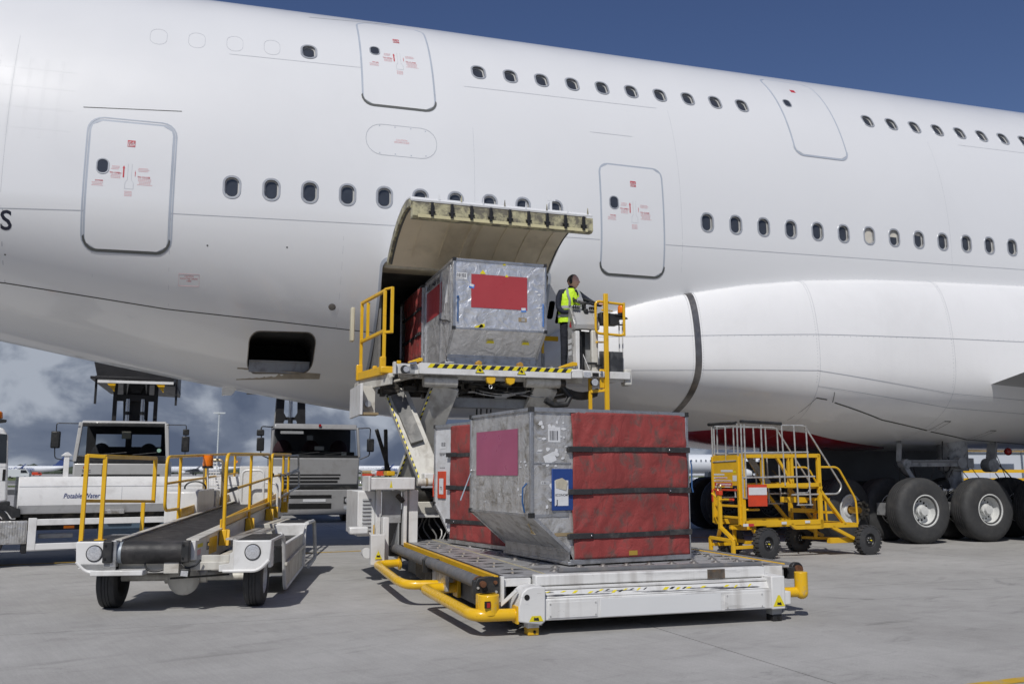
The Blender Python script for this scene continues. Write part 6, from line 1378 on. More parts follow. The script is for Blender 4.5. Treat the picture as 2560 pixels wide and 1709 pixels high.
# conveyor: belt rises to the rear
def bz(y): return .755 + .031 * (y + .35)
CX0, CX1 = -.56, .075
YE = 7.3
g = G(); prof = []
for k in range(13): t = math.pi / 2 + math.pi * k / 12; prof.append((-.46 + .125 * math.cos(t), .645 + .125 * math.sin(t)))
top = [(-.46 + (YE + .46) * k / 16, bz(-.46 + (YE + .46) * k / 16) + .018) for k in range(1, 17)]; bot = [(YE, bz(YE) - .16)]
B('conveyor_belt', G().prism(top[::-1] + prof + [(-.2, .53), (YE, bz(YE) - .20)], 'x', CX0, CX1), m_belt, angle=30)
B('nose_roller', G().cyl((CX0 - .045, -.46, .645), (CX0 - .002, -.46, .645), .118, 28), M('nose_roller_grey', (.32, .36, .40), .45, .2)); 
for (x0, x1, nm) in ((CX0 - .09, CX0 - .05, 'left'), (CX1 + .03, CX1 + .13, 'right')):
    B('conveyor_side_beam', G().prism([(-.52, .56), (-.52, .765), (YE, bz(YE) + .035), (YE, bz(YE) - .24), (.6, .50)], 'x', x0, x1), m_white, .006)
    B('beam_cap_strip', G().prism([(-.50, .767), (-.50, .785), (YE, bz(YE) + .052), (YE, bz(YE) + .036)], 'x', x0 - .005, x1 + .03), m_cream_white)
for (x0, x1) in ((-.735, -.635), (.08, .165)):
    B('rubber_buffer', G().bx(x0, x1, -.63, -.53, .545, .775), m_black, .012)
    for z in (.59, .73): B('buffer_bolt', G().cyl(((x0 + x1) / 2 - .02, -.640, z), ((x0 + x1) / 2 - .02, -.628, z), .012, 8), m_hole)
B('side_marker', G().bx(.203, .207, .05, .17, .62, .71), m_black, .004); B('side_marker_lens', G().bx(.207, .211, .075, .145, .635, .695), m_lens); B('side_sticker', G().bx(.2055, .2065, -.42, -.25, .60, .66), m_red_faint); B('side_sticker', G().bx(.2055, .2065, -.42, -.15, .68, .72), m_hz_y); B('yellow_side_patch', G().bx(.2055, .2065, .18, .62, .56, .75), m_yel)
B('yellow_kick_board', G().prism([(.8, .80), (YE - .2, bz(YE) + .06), (YE - .2, bz(YE) + .22), (.8, .93)], 'x', .195, .215), m_yel, .003); B('yellow_kick_board', G().prism([(2.5, .86), (6.4, .99), (6.4, 1.14), (2.5, 1.0)], 'x', -.70, -.68), m_yel, .003)
XR = .245
ytab = [.80, 2.60, 4.45, 5.0, 6.25, 6.9]
for y in ytab[:3] + [5.0, 6.25]:
    z = bz(y)
    B('rail_foot', G().prism([(y - .13, z - .17), (y - .10, z + .02), (y + .10, z + .02), (y + .16, z - .16)], 'x', .215, .30), m_yel, .008); B('foot_bolt', G().cyl((.30, y, z - .12), (.325, y, z - .12), .028, 10), m_black)
    B('foot_rib', G().prism([(y - .13, z - .17), (y + .02, z - .17), (y - .08, z + .02)], 'x', .30, .335), m_yel, .004)
zt = lambda y: 1.735 + .019 * (y - .8)
B('rail_loop', G().tube(rpath([(XR, .80, .74), (XR, .80, zt(.8)), (XR, 4.42, zt(4.42)), (XR, 4.42, .96)], .16, 5), .023, 10), m_yel, angle=60)
B('rail_tube', G().tube([(XR, .82, 1.27), (XR, 4.4, 1.42)], .019, 8), m_yel); B('rail_tube', G().tube([(XR, .82, .93), (XR, 4.4, 1.02)], .019, 8), m_yel)
B('rail_post', G().tube([(XR, 2.60, .78), (XR, 2.60, zt(2.6))], .021, 8), m_yel)
B('rail_loop', G().tube(rpath([(XR, 4.62, .86), (XR, 4.62, zt(4.6)), (XR, 7.0, zt(7.0))], .10, 5), .023, 10), m_yel, angle=60)
for y in (6.05, 6.8): B('rail_post', G().tube([(XR, y, .95), (XR, y, zt(y))], .022, 8), m_yel)
B('rail_tube', G().tube([(XR, 4.62, 1.44), (XR, 7.0, 1.50)], .019, 8), m_yel); B('rail_tube', G().tube([(XR, 4.62, 1.03), (XR, 7.0, 1.11)], .02, 8), m_yel)
B('telescopic_rail', G().tube(rpath([(XR, 6.1, zt(6.1) - .02), (XR, 8.3, 1.86), (XR, 8.4, 1.58), (XR, 5.9, 1.46)], .09, 5), .019, 8), m_steel, angle=60); B('telescopic_rail', G().tube(rpath([(XR, 6.4, 1.46), (XR, 8.5, 1.54), (XR, 8.6, 1.22), (XR, 5.9, 1.09)], .09, 5), .019, 8), m_steel, angle=60)
for y in (4.7, 5.6, 6.3): B('rail_clamp', G().cyl((XR - .03, y, 1.47), (XR + .03, y, 1.47), .03, 8), m_black)
B('foam_sleeve', G().tube([(XR, .95, 1.275), (XR, 1.5, 1.30)], .026, 8), m_black)
# left rails
XL = -.72
B('rail_post', G().bar((-1.0, -.52, .56), (-.99, -.52, 1.70), .045, .03), m_yel, .004); B('rail_post', G().bar((-.82, -.45, .775), (-.82, -.45, 1.68), .045, .03), m_yel, .004)
B('rail_base', G().bx(-.87, -.77, -.50, -.40, .775, .785), m_yel)
B('rail_bar', G().bar((-1.0, -.52, 1.69), (-.82, -.45, 1.68), .04, .04), m_yel, .004); B('rail_bar', G().bar((-.83, -.45, 1.68), (-.75, 1.30, 1.69), .04, .045), m_yel, .004); B('rail_bar', G().bar((-.75, 1.30, 1.70), (-.75, 1.30, 1.12), .045, .04), m_yel, .004); B('rail_bar', G().bar((-1.0, -.52, 1.20), (-.75, 1.28, 1.14), .03, .035), m_yel, .004)
B('rail_post', G().bar((-.735, .80, .79), (-.735, .80, 1.14), .045, .03), m_yel, .004)
B('rail_loop', G().tube(rpath([(XL, 2.5, 1.0), (XL, 1.75, 1.0), (XL, 1.75, 1.715), (XL, 7.0, 1.87)], .14, 5), .022, 10), m_yel, angle=60)
for y, z0 in ((2.5, .80), (4.2, .85), (6.6, .95)): B('rail_post', G().tube([(XL, y, z0), (XL, y, 1.73 + .025 * (y - 2.5))], .022, 8), m_yel)
B('rail_tube', G().tube([(XL, 1.78, 1.36), (XL, 6.9, 1.50)], .018, 8), m_yel)
# driver's cockpit on the left
B('cockpit_hood', G().prism([(3.3, .44), (3.3, 1.22), (3.5, 1.25), (4.5, 1.25), (4.5, .44)], 'x', -1.12, -.64), m_white, .02); 
B('cockpit_step_well', G().bx(-1.0, -.62, .45, .95, .50, .56), m_greyp)
B('steering_wheel', G().tube([(-.84 + .16 * math.cos(t), 4.0, 1.27 + .10 * math.sin(t)) for t in [i * math.pi / 10 for i in range(20)]], .014, 6, closed=True), m_black)
B('seat_box', G().bx(-.98, -.62, 4.55, 4.85, .8, 1.22), m_alu_dirty, .02); B('guard_frame', G().tube(rpath([(-.60, 4.9, .8), (-.60, 4.9, 1.72), (-.90, 4.9, 1.72), (-.90, 4.9, .8)], .08, 4), .025, 8), M('dull_bronze_tube', (.32, .27, .18), .4, .6))
g = G()
for k in range(9): g.bx(-.89, -.61, 4.895, 4.905, 1.24 + k * .052, 1.262 + k * .052)
for k in range(7): g.bx(-.89 + k * .045, -.885 + k * .045, 4.893, 4.907, 1.24, 1.70)
ms = B('guard_mesh', g, m_paper, 0, smooth=False); ms['kind'] = 'stuff'
B('beacon_stalk', G().cyl((-.62, 3.9, 1.25), (-.64, 3.9, 1.58), .015, 8), m_white); B('beacon_base', G().cyl((-.64, 3.9, 1.575), (-.64, 3.9, 1.61), .085, 18), m_black); B('beacon_lens', G().lathe([(.075, 0), (.082, .02), (.078, .09), (.082, .10), (.076, .17), (0, .18)], (-.64, 3.9, 1.61), 'z', 20, cap=False), m_amber)
B('rear_white_panel', G().bx(-.45, .28, 5.6, 5.66, .9, 1.62), m_white, .01); B('rear_frame_tube', G().tube(rpath([(-.35, 5.3, 1.0), (-.35, 5.3, 1.55), (.02, 5.3, 1.55), (.02, 5.3, 1.0)], .1, 4), .02, 8), m_white); B('rear_frame_tube', G().tube(rpath([(.30, 5.0, .8), (.30, 5.0, 1.32), (.1, 5.0, 1.34)], .08, 4), .02, 8), m_white)
# right side step pod and rear fenders
B('step_pod_panel', G().prism([(.72, .62), (2.75, .62), (2.75, .16), (.95, .06)], 'x', .97, 1.0), m_cream_white, .008)
B('step_pod_rail', G().tube(rpath([(.99, .40, .775), (.99, .70, .72), (.99, .95, .06), (.99, 2.75, .15)], .09, 5), .024, 8), m_white); B('step_pod_rib', G().prism([(.80, .36), (2.85, .44), (2.85, .48), (.80, .40)], 'x', 1.0, 1.035), m_cream_white, .006)
B('step_tread', G().bx(.62, .97, .85, 2.7, .585, .60), m_belt); B('step_tread', G().bx(.66, .97, .9, 2.6, .22, .24), m_greyp); B('step_pod_top', G().bar((.985, .75, .615), (.985, 2.8, .625), .05, .03), m_white, .006)
B('mesh_tread', G().bx(.33, .62, .5, 2.6, .70, .72), m_alu_dirty)
for s_ in (-1, 1):
    x0, x1 = sorted((s_ * .60, s_ * 1.04)); B('rear_fender', G().prism([(2.72, .16 if s_ > 0 else .5), (2.74, .64), (2.86, .77), (3.75, .77), (3.75, .73), (2.90, .73), (2.80, .62), (2.78, .16 if s_ > 0 else .5)], 'x', x0, x1), m_white, .01); B('anti_slip_mat', G().bx(x0 + .04, x1 - .06, 2.95, 3.65, .771, .777), m_belt)
B('rear_fender_front', G().prism([(.60, .60), (1.0, .60), (1.04, .76), (.60, .76)], 'y', 2.70, 2.74), m_white, .008)
B('fender_hoop', G().tube(rpath([(1.04, 2.85, .77), (1.07, 3.6, .77), (1.09, 3.75, .20), (1.05, 3.1, .12)], .12, 5), .028, 8), m_white)
B('rear_body', G().bx(-.9, .55, 3.3, 4.9, .40, .74), m_cream_white, .01); B('lift_arm', G().bar((-.25, .4, .50), (-.25, 3.0, .62), .3, .08), m_dirtblack)

# ================================================================ yellow maintenance steps
st_ = thing('maintenance_steps', 'yellow wheeled maintenance steps with bare metal handrails near the airliner wheels', 'access steps', (9.30, 14.05, 0), R(5), world=False)
def T(nm, g, mt, b=.0, par_=None, **k): return obj(nm, g, mt, par_ or st_, bevel=b, **k)
DY = .86
for x, y in ((0, 0), (2.34, 0), (0.02, 1.05), (1.62, 1.05)):
    w_ = road_wheel(st_, (x, y, .265), .265, .15, .12, m_latch, 1, blocky=22); w_.rotation_euler = (0, 0, R(-90 + (8 if x < .1 else 0)))
for y in (0.05, DY):
    T('base_beam', G().bar((-.42, y, .62), (1.34, y, .62), .06, .09), m_yel, .004)
    T('corner_post', G().bar((-.42, y, .58), (-.42, y, 1.84), .07, .06), m_yel, .004); T('corner_post', G().bar((1.30, y, .50), (1.30, y, 1.84), .07, .06), m_yel, .004)
    T('top_beam', G().bar((-.42, y, 1.80), (1.32, y, 1.82), .06, .07), m_yel, .004); T('middle_beam', G().bar((.0 if y < .5 else -.4, y, 1.27), (1.32, y, 1.29), .06, .07), m_yel, .004)
    T('side_post', G().bar((.02, y, 1.28), (.02, y, 1.80), .05, .05), m_yel, .003); T('side_post', G().bar((.68, y, 1.28), (.68, y, 1.80), .05, .05), m_yel, .003)
    T('diagonal_brace', G().bar((.34, y, 1.80), (.68, y, 1.30), .05, .05), m_yel, .003)
    T('step_stringer', G().bar((1.28, y, 1.22), (1.86, y, .56), .06, .05), m_yel, .003); T('lower_frame', G().bar((.60, y, .60), (.70, y, .52), .06, .06), m_yel, .003); T('lower_frame', G().bar((.70, y, .53), (1.30, y, .53), .06, .07), m_yel, .003)
    T('foot_frame', G().bar((1.28, y, .55), (2.15, y, .545), .06, .08), m_yel, .004); T('axle_brace', G().bar((1.55, y, .52), (2.05, y, .30), .06, .06), m_yel, .004)
    T('yellow_handrail', G().tube(rpath([(1.36, y, 1.61), (1.76, y, 1.61), (2.15, y, 1.02), (2.17, y, .56)], .10, 5), .020, 8), m_yel, angle=60)
    T('chrome_handrail', G().tube(rpath([(.46 if y < .5 else -.42, y, 2.36), (1.02, y, 2.365), (1.84, y, 1.26), (1.74, y, 1.12), (.66, y, 1.11)], .08, 5), .017, 8), m_steel, angle=60)
    for k, x in enumerate((-.44, -.37, .0, .46, .74, 1.02)): T('chrome_post', G().tube([(x, y - .035, 2.36), (x + .03 * (k > 2), y - .035, (1.06, 1.06, 1.05, 1.28, .92, .92)[k])], .014, 8), m_steel)
    T('chrome_rail', G().tube([(-.42, y - .035, 1.42), (1.18, y - .035, 1.44)], .015, 8), m_steel); T('chrome_rail', G().tube([(-.42, y - .035, 1.86), (1.05, y - .035, 1.88)], .014, 8), m_steel); T('chrome_rail', G().tube([(-.42, y - .035, 1.06), (.02, y - .035, 1.06)], .012, 8), m_steel); T('chrome_rail', G().tube([(.74, y - .035, .93), (1.10, y - .035, .93)], .012, 8), m_steel)
T('foam_rail', G().tube([(-.44, .02, 2.41), (.46, .02, 2.39)], .030, 10), m_black)
T('foam_rail', G().tube([(-.46, DY + .1, 2.40), (-.46, .12, 2.39)], .030, 10), m_black)
for y in (.1, .45, DY): T('chrome_post', G().tube([(-.46, y, 2.38), (-.46, y, 1.72)], .014, 8), m_steel)
for y in (.1, DY): T('yellow_post', G().bar((-.46, y, .6), (-.46, y, 1.8), .05, .05), m_yel, .003)
T('chrome_rail', G().tube([(-.47, .1, 1.72), (-.47, DY, 1.70)], .014, 8), m_steel)
T('end_panel', G().bx(-.47, -.455, .12, DY - .03, 1.24, 1.82), m_yel, .003, label='yellow end panel covered with notices')
rnd = random.Random(3)
for (y0, y1, z0, z1, mt) in ((.25, .60, 1.52, 1.56, m_paper), (.50, .82, 1.46, 1.49, m_paper), (.42, .82, 1.40, 1.43, m_paper), (.30, .82, 1.35, 1.375, m_paper), (.28, .80, 1.27, 1.33, m_red_decal), (.14, .26, 1.36, 1.46, m_paper), (.14, .27, 1.24, 1.28, m_blackish), (.62, .80, 1.245, 1.262, m_paper), (.34, .50, 1.245, 1.262, m_paper), (.16, .24, 1.5, 1.54, m_hz_y)):
    T('notice', G().add([(-.4725, y1, z0), (-.4725, y0, z0), (-.4725, y0, z1), (-.4725, y1, z1)], [(0, 1, 2, 3)]), mt, smooth=False, recalc=False)
for (y0, z0, z1, n_) in ((.31, 1.285, 1.315, 12), (.44, 1.405, 1.42, 9), (.32, 1.355, 1.367, 12)):
    g = G()
    for k in range(n_): g.add([(-.4735, y0 + k * .038, z0), (-.4735, y0 + k * .038 + .026, z0), (-.4735, y0 + k * .038 + .026, z1), (-.4735, y0 + k * .038, z1)], [(0, 1, 2, 3)])
    q = T('notice_print', g, m_paper if z0 < 1.3 else m_red_decal, smooth=False, recalc=False); q['kind'] = 'stuff'
T('sign_board', G().bx(-.40, .01, -.075, -.06, .92, 1.30), m_orange, .004); T('sign_board_white', G().bx(-.39, .0, -.080, -.0755, 1.12, 1.25), m_paper)
T('red_tow_bracket', G().bar((-.47, .1, 1.20), (-.47, DY, 1.20), .03, .03), m_orange, .004); T('red_tow_bracket', G().bar((-.47, .1, 1.20), (-.47, .1, 1.02), .03, .03), m_orange, .004); T('red_tow_bracket', G().bar((-.47, DY, 1.20), (-.47, DY, .98), .05, .04), m_orange, .004)
T('tow_bar', G().bar((-.74, .30, .52), (-.74, .30, 1.12), .06, .06), m_yel, .006); T('tow_handle', G().tube([(-.74, .52, 1.14), (-.74, .30, 1.02), (-.74, .16, 1.04), (-.74, .0, 1.04)], .02, 8), m_yel); T('tow_handle_grip', G().tube([(-.74, .0, 1.04), (-.74, -.1, 1.045)], .022, 8), m_orange); T('tow_eye', G().tube([(-.74, .30 + .05 * math.cos(t), 1.24 + .07 * math.sin(t)) for t in [i * math.pi / 6 for i in range(12)]], .012, 6, closed=True), M('brass_ring', (.40, .30, .14), .35, .8)); T('tow_clevis', G().bx(-.78, -.70, .25, .36, 1.11, 1.19), m_orange, .01)
for (a, b) in (((-.74, .30, .56), (-.62, .55, .34)), ((-.74, .30, .56), (-.66, .02, .34)), ((-.74, .60, .36), (-.74, -.05, .34)), ((-.74, .60, .36), (-.74, .60, .10)), ((-.74, -.05, .34), (-.74, -.05, .06)), ((-.74, .55, .24), (-.2, .55, .24)), ((-.74, -.02, .22), (-.15, .05, .22)), ((-.3, .5, .5), (-.3, .5, .25)), ((-.42, .45, .52), (.05, .45, .50)), ((-.2, .1, .52), (-.05, .1, .34)), ((0, 0.05, .27), (0, 1.0, .27)), ((-.3, .2, .28), (.0, .2, .28))):
    T('tow_frame', G().bar(a, b, .06, .055), m_yel, .004)
T('turntable', G().cyl((-.15, .45, .50), (-.15, .45, .57), .24, 20), m_yel, .006); T('cross_bar', G().bar((-.44, .05, .92), (-.44, DY, .92), .04, .04), m_yel, .003); T('cross_bar', G().bar((-.44, .05, .72), (-.44, DY, .72), .04, .04), m_yel, .003)
T('front_cross_tube', G().tube([(-.42, .05, .86), (-.08, .05, .86)], .02, 8), m_yel)
for (x, z, mt) in ((-.42, .60, m_paper), (-.30, .60, m_red_decal), (.42, .62, m_paper), (.95, .63, m_paper)): T('reflector', G().bx(x - .05, x + .06, .005, .012, z - .025, z + .02), mt)
for k, (x, z) in enumerate(((1.30, 1.24), (1.46, 1.02), (1.64, .78))): T('step_tread', G().bx(x - .16, x + .10, .08, DY - .03, z - .02, z + .02), m_yel, .003)
T('lower_tread', G().bx(1.36, 2.10, .06, DY - .02, .575, .59), m_yel); T('platform_deck', G().bx(-.40, .66, .06, DY, 1.84, 1.855), m_greyp); T('inner_stringer', G().bar((.30, DY - .1, 1.78), (.72, DY - .1, 1.30), .05, .1), m_greyp); T('inner_stringer', G().bar((.30, .12, 1.55), (.95, .12, 1.0), .001, .001), m_yel)
T('diagonal_brace', G().bar((.66, DY, 1.20), (1.25, DY, .58), .06, .05), m_yel, .003); T('ladder_rung', G().bar((.70, .4, 1.02), (1.30, .4, 1.0), .05, .1), m_yel, .003); T('ladder_rung', G().bar((.92, .4, .82), (1.5, .4, .80), .05, .08), m_yel, .003)
T('rear_axle', G().bar((2.34, 0, .27), (1.62, 1.05, .27), .05, .05), m_yel, .004); T('perforated_plate', G().bx(1.55, 2.25, .1, .2, .22, .32), m_yel, .003); T('upright', G().bar((1.56, .5, .3), (1.56, .5, 1.0), .05, .05), m_yel, .003)
T('hub_cap', G().cyl((0, -.10, .265), (0, -.07, .265), .012, 10), m_hz_y); T('hub_cap', G().cyl((2.34, -.10, .265), (2.34, -.07, .265), .012, 10), m_hz_y)

# ================================================================ potable water truck
pt = thing('water_truck', 'white drinking water truck with blue lettering on its tank behind the belt loader', 'truck', (-3.02, 16.5, 0), R(12), world=False)
def W(nm, g, mt, b=.0, par_=None, **k): return obj(nm, g, mt, par_ or pt, bevel=b, **k)
TL_ = 4.2
tp = [(-.0, .98), (.10, .84), (1.9, .84), (2.05, .98), (2.05, 1.28), (1.85, 1.44), (.10, 1.44), (.0, 1.28)]
W('tank', G().prism(tp, 'x', 0, TL_), m_truck_white, .012)
for z0 in (1.2805,): W('tank_seam', G().bx(0.01, TL_ - .01, -.004, .0, z0, z0 + .006), m_seam)
for x in (.95, 1.55, 2.9): W('tank_seam', G().bx(x, x + .005, -.003, .0, .99, 1.27), m_seam)
text('tank_lettering', 'Potable Water', .115, M('deep_blue_lettering', (.012, .03, .17), .4), pt, (.66, -.004, 1.09), (1, 0, 0), (0, 0, 1), .0008, shear=.25, sx=.80)
W('rear_post', G().bx(.66, .74, .35, .45, 1.42, 1.80), m_truck_white, .006); W('post_cap', G().prism([(.61, 1.79), (.79, 1.79), (.72, 1.85), (.68, 1.85)], 'y', .33, .47), m_truck_white, .006)
W('hose_reel_box', G().bx(.06, .12, .5, .8, .60, .85), m_latch); W('outlet', G().bx(1.25, 1.62, .0, .3, .82, .90), m_alu_dirty, .02)
W('under_guard', G().bx(.20, TL_, -.03, .03, .66, .76), m_truck_white, .006); W('under_guard', G().bx(.20, TL_, -.03, .03, .27, .37), m_truck_white, .006); W('under_guard_post', G().bx(.18, .30, -.035, .035, .27, .78), m_truck_white, .006)
W('chassis', G().bx(-2.2, TL_, .55, 1.5, .55, .82), m_dirtblack, .01); W('under_tray', G().bx(.1, TL_, .2, .35, .76, .84), m_dirtblack)
W('marker_lamp', G().bx(.70, .86, .02, .06, .60, .645), m_amber, .006); W('blue_locker', G().bx(1.25, 1.95, .15, .4, .40, .70), m_darkblue, .01); W('blue_locker', G().bx(2.25, 2.9, .1, .4, .38, .72), m_darkblue, .01); W('grey_pipe', G().bx(.34, .86, .15, .2, .44, .52), m_greyp, .02)
for k in range(5): W('pipe_fitting', G().cyl((1.45 + k * .08, .3, .50), (1.50 + k * .08, .3, .47 + .02 * k), .03, 8), m_steel)
W('battery_box', G().bx(-.30, .17, -.02, .35, .37, .74), m_alu_dirty, .012, label='ribbed grey battery box')
for k in range(12): W('box_rib', G().bx(-.28 + k * .037, -.265 + k * .037, -.028, -.02, .40, .72), m_alu_dirty)
W('step_bracket', G().bx(.10, .18, .0, .3, .22, .40), m_latch, .01)
for x in (-.62, 3.0):
    w_ = road_wheel(pt, (x, .12, .48), .48, .28, .26, m_rim_grey, -1); w_.rotation_euler = (0, 0, R(90))
    w_ = road_wheel(pt, (x, 1.9, .48), .48, .28, .26, m_rim_grey, 1); w_.rotation_euler = (0, 0, R(90))
W('wheel_arch', G().tube([(-.62 + .56 * math.cos(t), .05, .52 + .52 * math.sin(t)) for t in [math.pi * k / 10 for k in range(11)]], .06, 8), m_black); W('rear_mudguard', G().prism([(-.36, .96), (-.20, 1.02), (.05, .92), (.06, .80), (-.06, .78), (-.15, .9)], 'y', .0, .4), m_black, .01); W('white_tank_end', G().prism([(-.30, .84), (-.28, .98), (-.15, 1.0), (-.02, .85), (.0, .76), (-.2, .76)], 'y', .02, .3), m_truck_white, .02); W('exhaust', G().cyl((-.75, .1, .9), (-.28, .05, .76), .075, 14), m_steel)
# cab, faces left
cabp = [(-2.35, .75), (-2.35, 1.5), (-2.15, 2.25), (-.55, 2.27), (-.28, 2.22), (-.20, 2.10), (-.14, 1.05), (-.36, 1.0), (-1.1, 1.0), (-1.2, .7)]
W('cab', G().prism(cabp, 'y', .0, 2.0), m_truck_white, .04, seg=3)
W('cab_side_window', G().prism([(-1.4, 1.68), (-1.35, 2.12), (-.42, 2.12), (-.36, 1.66)], 'y', -.006, .01), m_glass_dark, .003); W('rear_quarter_window', G().prism([(-.32, 1.66), (-.33, 2.13), (-.22, 2.12), (-.20, 1.66)], 'y', -.008, .01), m_glass_dark, .004)
W('cab_vent', G().bx(-.24, -.20, -.010, .0, 1.38, 1.56), m_hole, .004); W('cab_seam', G().bx(-1.0, -.16, -.003, .0, 1.38, 1.384), m_seam); W('cab_seam', G().bx(-1.0, -.16, -.003, .0, 1.60, 1.604), m_seam); W('cab_black_foot', G().bx(-.36, -.10, .0, .3, .98, 1.05), m_black, .02)
W('beacon_base', G().prism([(-.60, 2.26), (-.24, 2.33), (-.24, 2.36), (-.36, 2.38), (-.50, 2.38)], 'y', .1, .4), m_black, .01); W('beacon_lens', G().lathe([(.10, 0), (.105, .02), (.095, .10), (.07, .12), (0, .125)], (-.40, .25, 2.385), 'z', 18, cap=False), m_amber)
W('driver_vest', G().sph((-.48, .3, 1.74), .14, 10, 8, (1, 1, .8)), m_hivis)

# ================================================================ high lift trucks behind the fuselage
def cab_front(t, w, ztop, zbelt, v, mt, model):
    Q = lambda nm, g, m_, b=0.0, **k: obj(nm, g, m_, t, bevel=b, **k)
    h = w / 2
    if model == 1:
        Q('cab_roof', G().prism([(v + .10, ztop - .10), (v + .16, ztop), (v + 1.4, ztop + .02), (v + 1.5, ztop - .08)], 'x', -h * .90, h * .90), mt, .05, seg=3)
        for s_ in (-1, 1):
            Q('windscreen_pillar', G().bar((s_ * h * .97, v, zbelt), (s_ * h * .90, v + .12, ztop - .06), .10, .10), mt, .02); Q('cab_side', G().bx(*sorted((s_ * h * .92, s_ * h)), v + .05, v + 1.5, .9, zbelt + .05), mt, .03)
        Q('cab_front', G().bx(-h, h, v - .02, v + .1, .75, zbelt - .02), mt, .05, seg=3)
        Q('black_surround', G().prism([(-h * .97, zbelt - .02), (-h * .98, zbelt + .18), (h * .98, zbelt + .18), (h * .97, zbelt - .02)], 'y', v - .03, v + .02), m_black, .02); Q('screen_frame_top', G().prism([(-h * .90, ztop - .17), (-h * .885, ztop - .06), (h * .885, ztop - .06), (h * .90, ztop - .17)], 'y', v + .08, v + .12), m_black, .02)
    else:
        Q('cab_roof', G().prism([(v + .04, ztop - .17), (v + .10, ztop), (v + 1.5, ztop + .02), (v + 1.6, ztop - .1)], 'x', -h * .94, h * .94), mt, .04, seg=3)
        for s_ in (-1, 1):
            Q('windscreen_pillar', G().bar((s_ * h * .99, v, zbelt), (s_ * h * .95, v + .10, ztop - .1), .07, .12), mt, .02); Q('cab_side', G().bx(*sorted((s_ * h * .94, s_ * h)), v + .05, v + 1.6, .9, zbelt + .05), mt, .03)
        Q('cab_front', G().prism([(-h, zbelt), (-h * .97, 1.08), (h * .97, 1.08), (h, zbelt)], 'y', v - .06, v + .1), mt, .04, seg=3)
        Q('black_surround', G().bx(-h * .96, h * .96, v - .05, v, zbelt - .0, zbelt + .07), m_black, .01)
    wz0, wz1 = (zbelt + .17, ztop - .15) if model == 1 else (zbelt + .06, ztop - .14)
    gl = G().add([(-h * .94, v + .02, wz0), (h * .94, v + .02, wz0), (h * .89, v + .12, wz1), (-h * .89, v + .12, wz1)], [(0, 1, 2, 3)]); Q('windscreen', gl, m_glass_tint, smooth=False, recalc=False)
    Q('dashboard', G().bx(-h * .9, h * .9, v + .15, v + .45, zbelt, zbelt + .18), m_cabint, .03); 
    if model == 1:
        g = G(); zz0, zz1 = zbelt + .46, ztop - .36
        Q('rear_wall', G().bx(-h * .9, h * .9, v + 1.35, v + 1.4, .9, zz0), m_cabint); Q('rear_wall', G().bx(-h * .9, h * .9, v + 1.35, v + 1.4, zz1 + .03, ztop), m_cabint)
        for a, b in ((-h * .9, -h * .70), (-.06, .10), (h * .74, h * .9)): Q('rear_wall', G().bx(a, b, v + 1.35, v + 1.4, zz0, zz1 + .03), m_cabint)
    else: Q('rear_wall', G().bx(-h * .94, h * .94, v + 1.45, v + 1.5, .9, ztop), M('cab_lining_grey', (.13, .13, .135), .8))
    for x in ((-.62, .58) if model == 1 else (-.85, -.05, .75)): Q('seat', G().sph((x, v + .95, zbelt + .18), .30, 14, 10, (.9, .5, 1.25)), m_cabint if model == 1 else M('maroon_seat', (.05, .02, .025), .85))
    Q('steering_wheel', G().tube([(.58 + .2 * math.cos(t_), v + .55, zbelt + .16 + .10 * math.sin(t_)) for t_ in [k * math.pi / 8 for k in range(16)]], .014, 6, closed=True), m_black)
    for x0, x1 in ((-.55, .10), (.25, .85)): Q('wiper', G().tube([(x0, v - .01, wz0 + .03), (x1, v + .015, wz0 + .10)], .012, 6), m_black)
    return Q
m_glass_tint = M('tinted_windscreen', (0.30, 0.33, 0.34), 0.04, 0, 0.02, 3, alpha=1.0); m_glass_tint.node_tree.nodes['Principled BSDF'].inputs['IOR'].default_value = 1.02; m_glass_tint.node_tree.nodes['Principled BSDF'].inputs['Specular IOR Level'].default_value = 1.0
def mirror(Q, x0, x1, z0, z1, v, hookx, hookz, ztop_):
    xc = (x0 + x1) / 2
    Q('mirror', G().bx(x0, x1, v - .12, v, z0, z1), m_black, .03)
    Q('mirror_arm', G().tube(rpath([(hookx, v, hookz), (xc, v - .05, hookz), (xc, v - .05, z1)], .05, 3), .014, 6), m_black)
t1 = thing('high_lift_truck', 'pale cab truck with rear windows and black scissor mast raised under the fuselage, left one', 'truck', (-2.60, 28.6, 0), 0, 'high lift trucks', world=False); t1.scale = (1.10, 1.10, 1.048)
Q = cab_front(t1, 2.34, 2.88, 1.73, 0.0, m_cab_white, 1)
mirror(Q, -1.72, -1.50, 2.10, 2.56, 0, -1.10, 2.78, 2.9); Q('mirror_arm', G().tube(rpath([(-1.62, -.05, 2.1), (-1.6, -.05, 1.82), (-1.15, 0, 1.76)], .08, 3), .014, 6), m_black)
mirror(Q, 1.46, 1.66, 2.02, 2.46, 0, 1.06, 2.78, 2.9); Q('mirror', G().bx(1.48, 1.64, -.1, 0, 2.49, 2.66), m_black, .02); Q('mirror_arm', G().tube([(1.56, -.05, 2.02), (1.56, -.05, 1.90)], .012, 6), m_black)
Q('small_sticker', G().cyl((.90, .03, 2.06), (.90, .035, 2.06), .055, 14), M('pale_green_sticker', (.3, .5, .4), .5)); Q('cab_badge', G().bx(-.92, -.89, -.03, -.02, 1.56, 1.62), m_redlens); Q('windscreen_note', G().bx(-.05, .17, .10, .11, 2.38, 2.58), M('parchment_note', (.30, .29, .24), .8))
text('cab_lettering', 'SERC', .09, m_blackish, t1, (-.94, -.025, 1.46), (1, 0, 0), (0, 0, 1), .002)
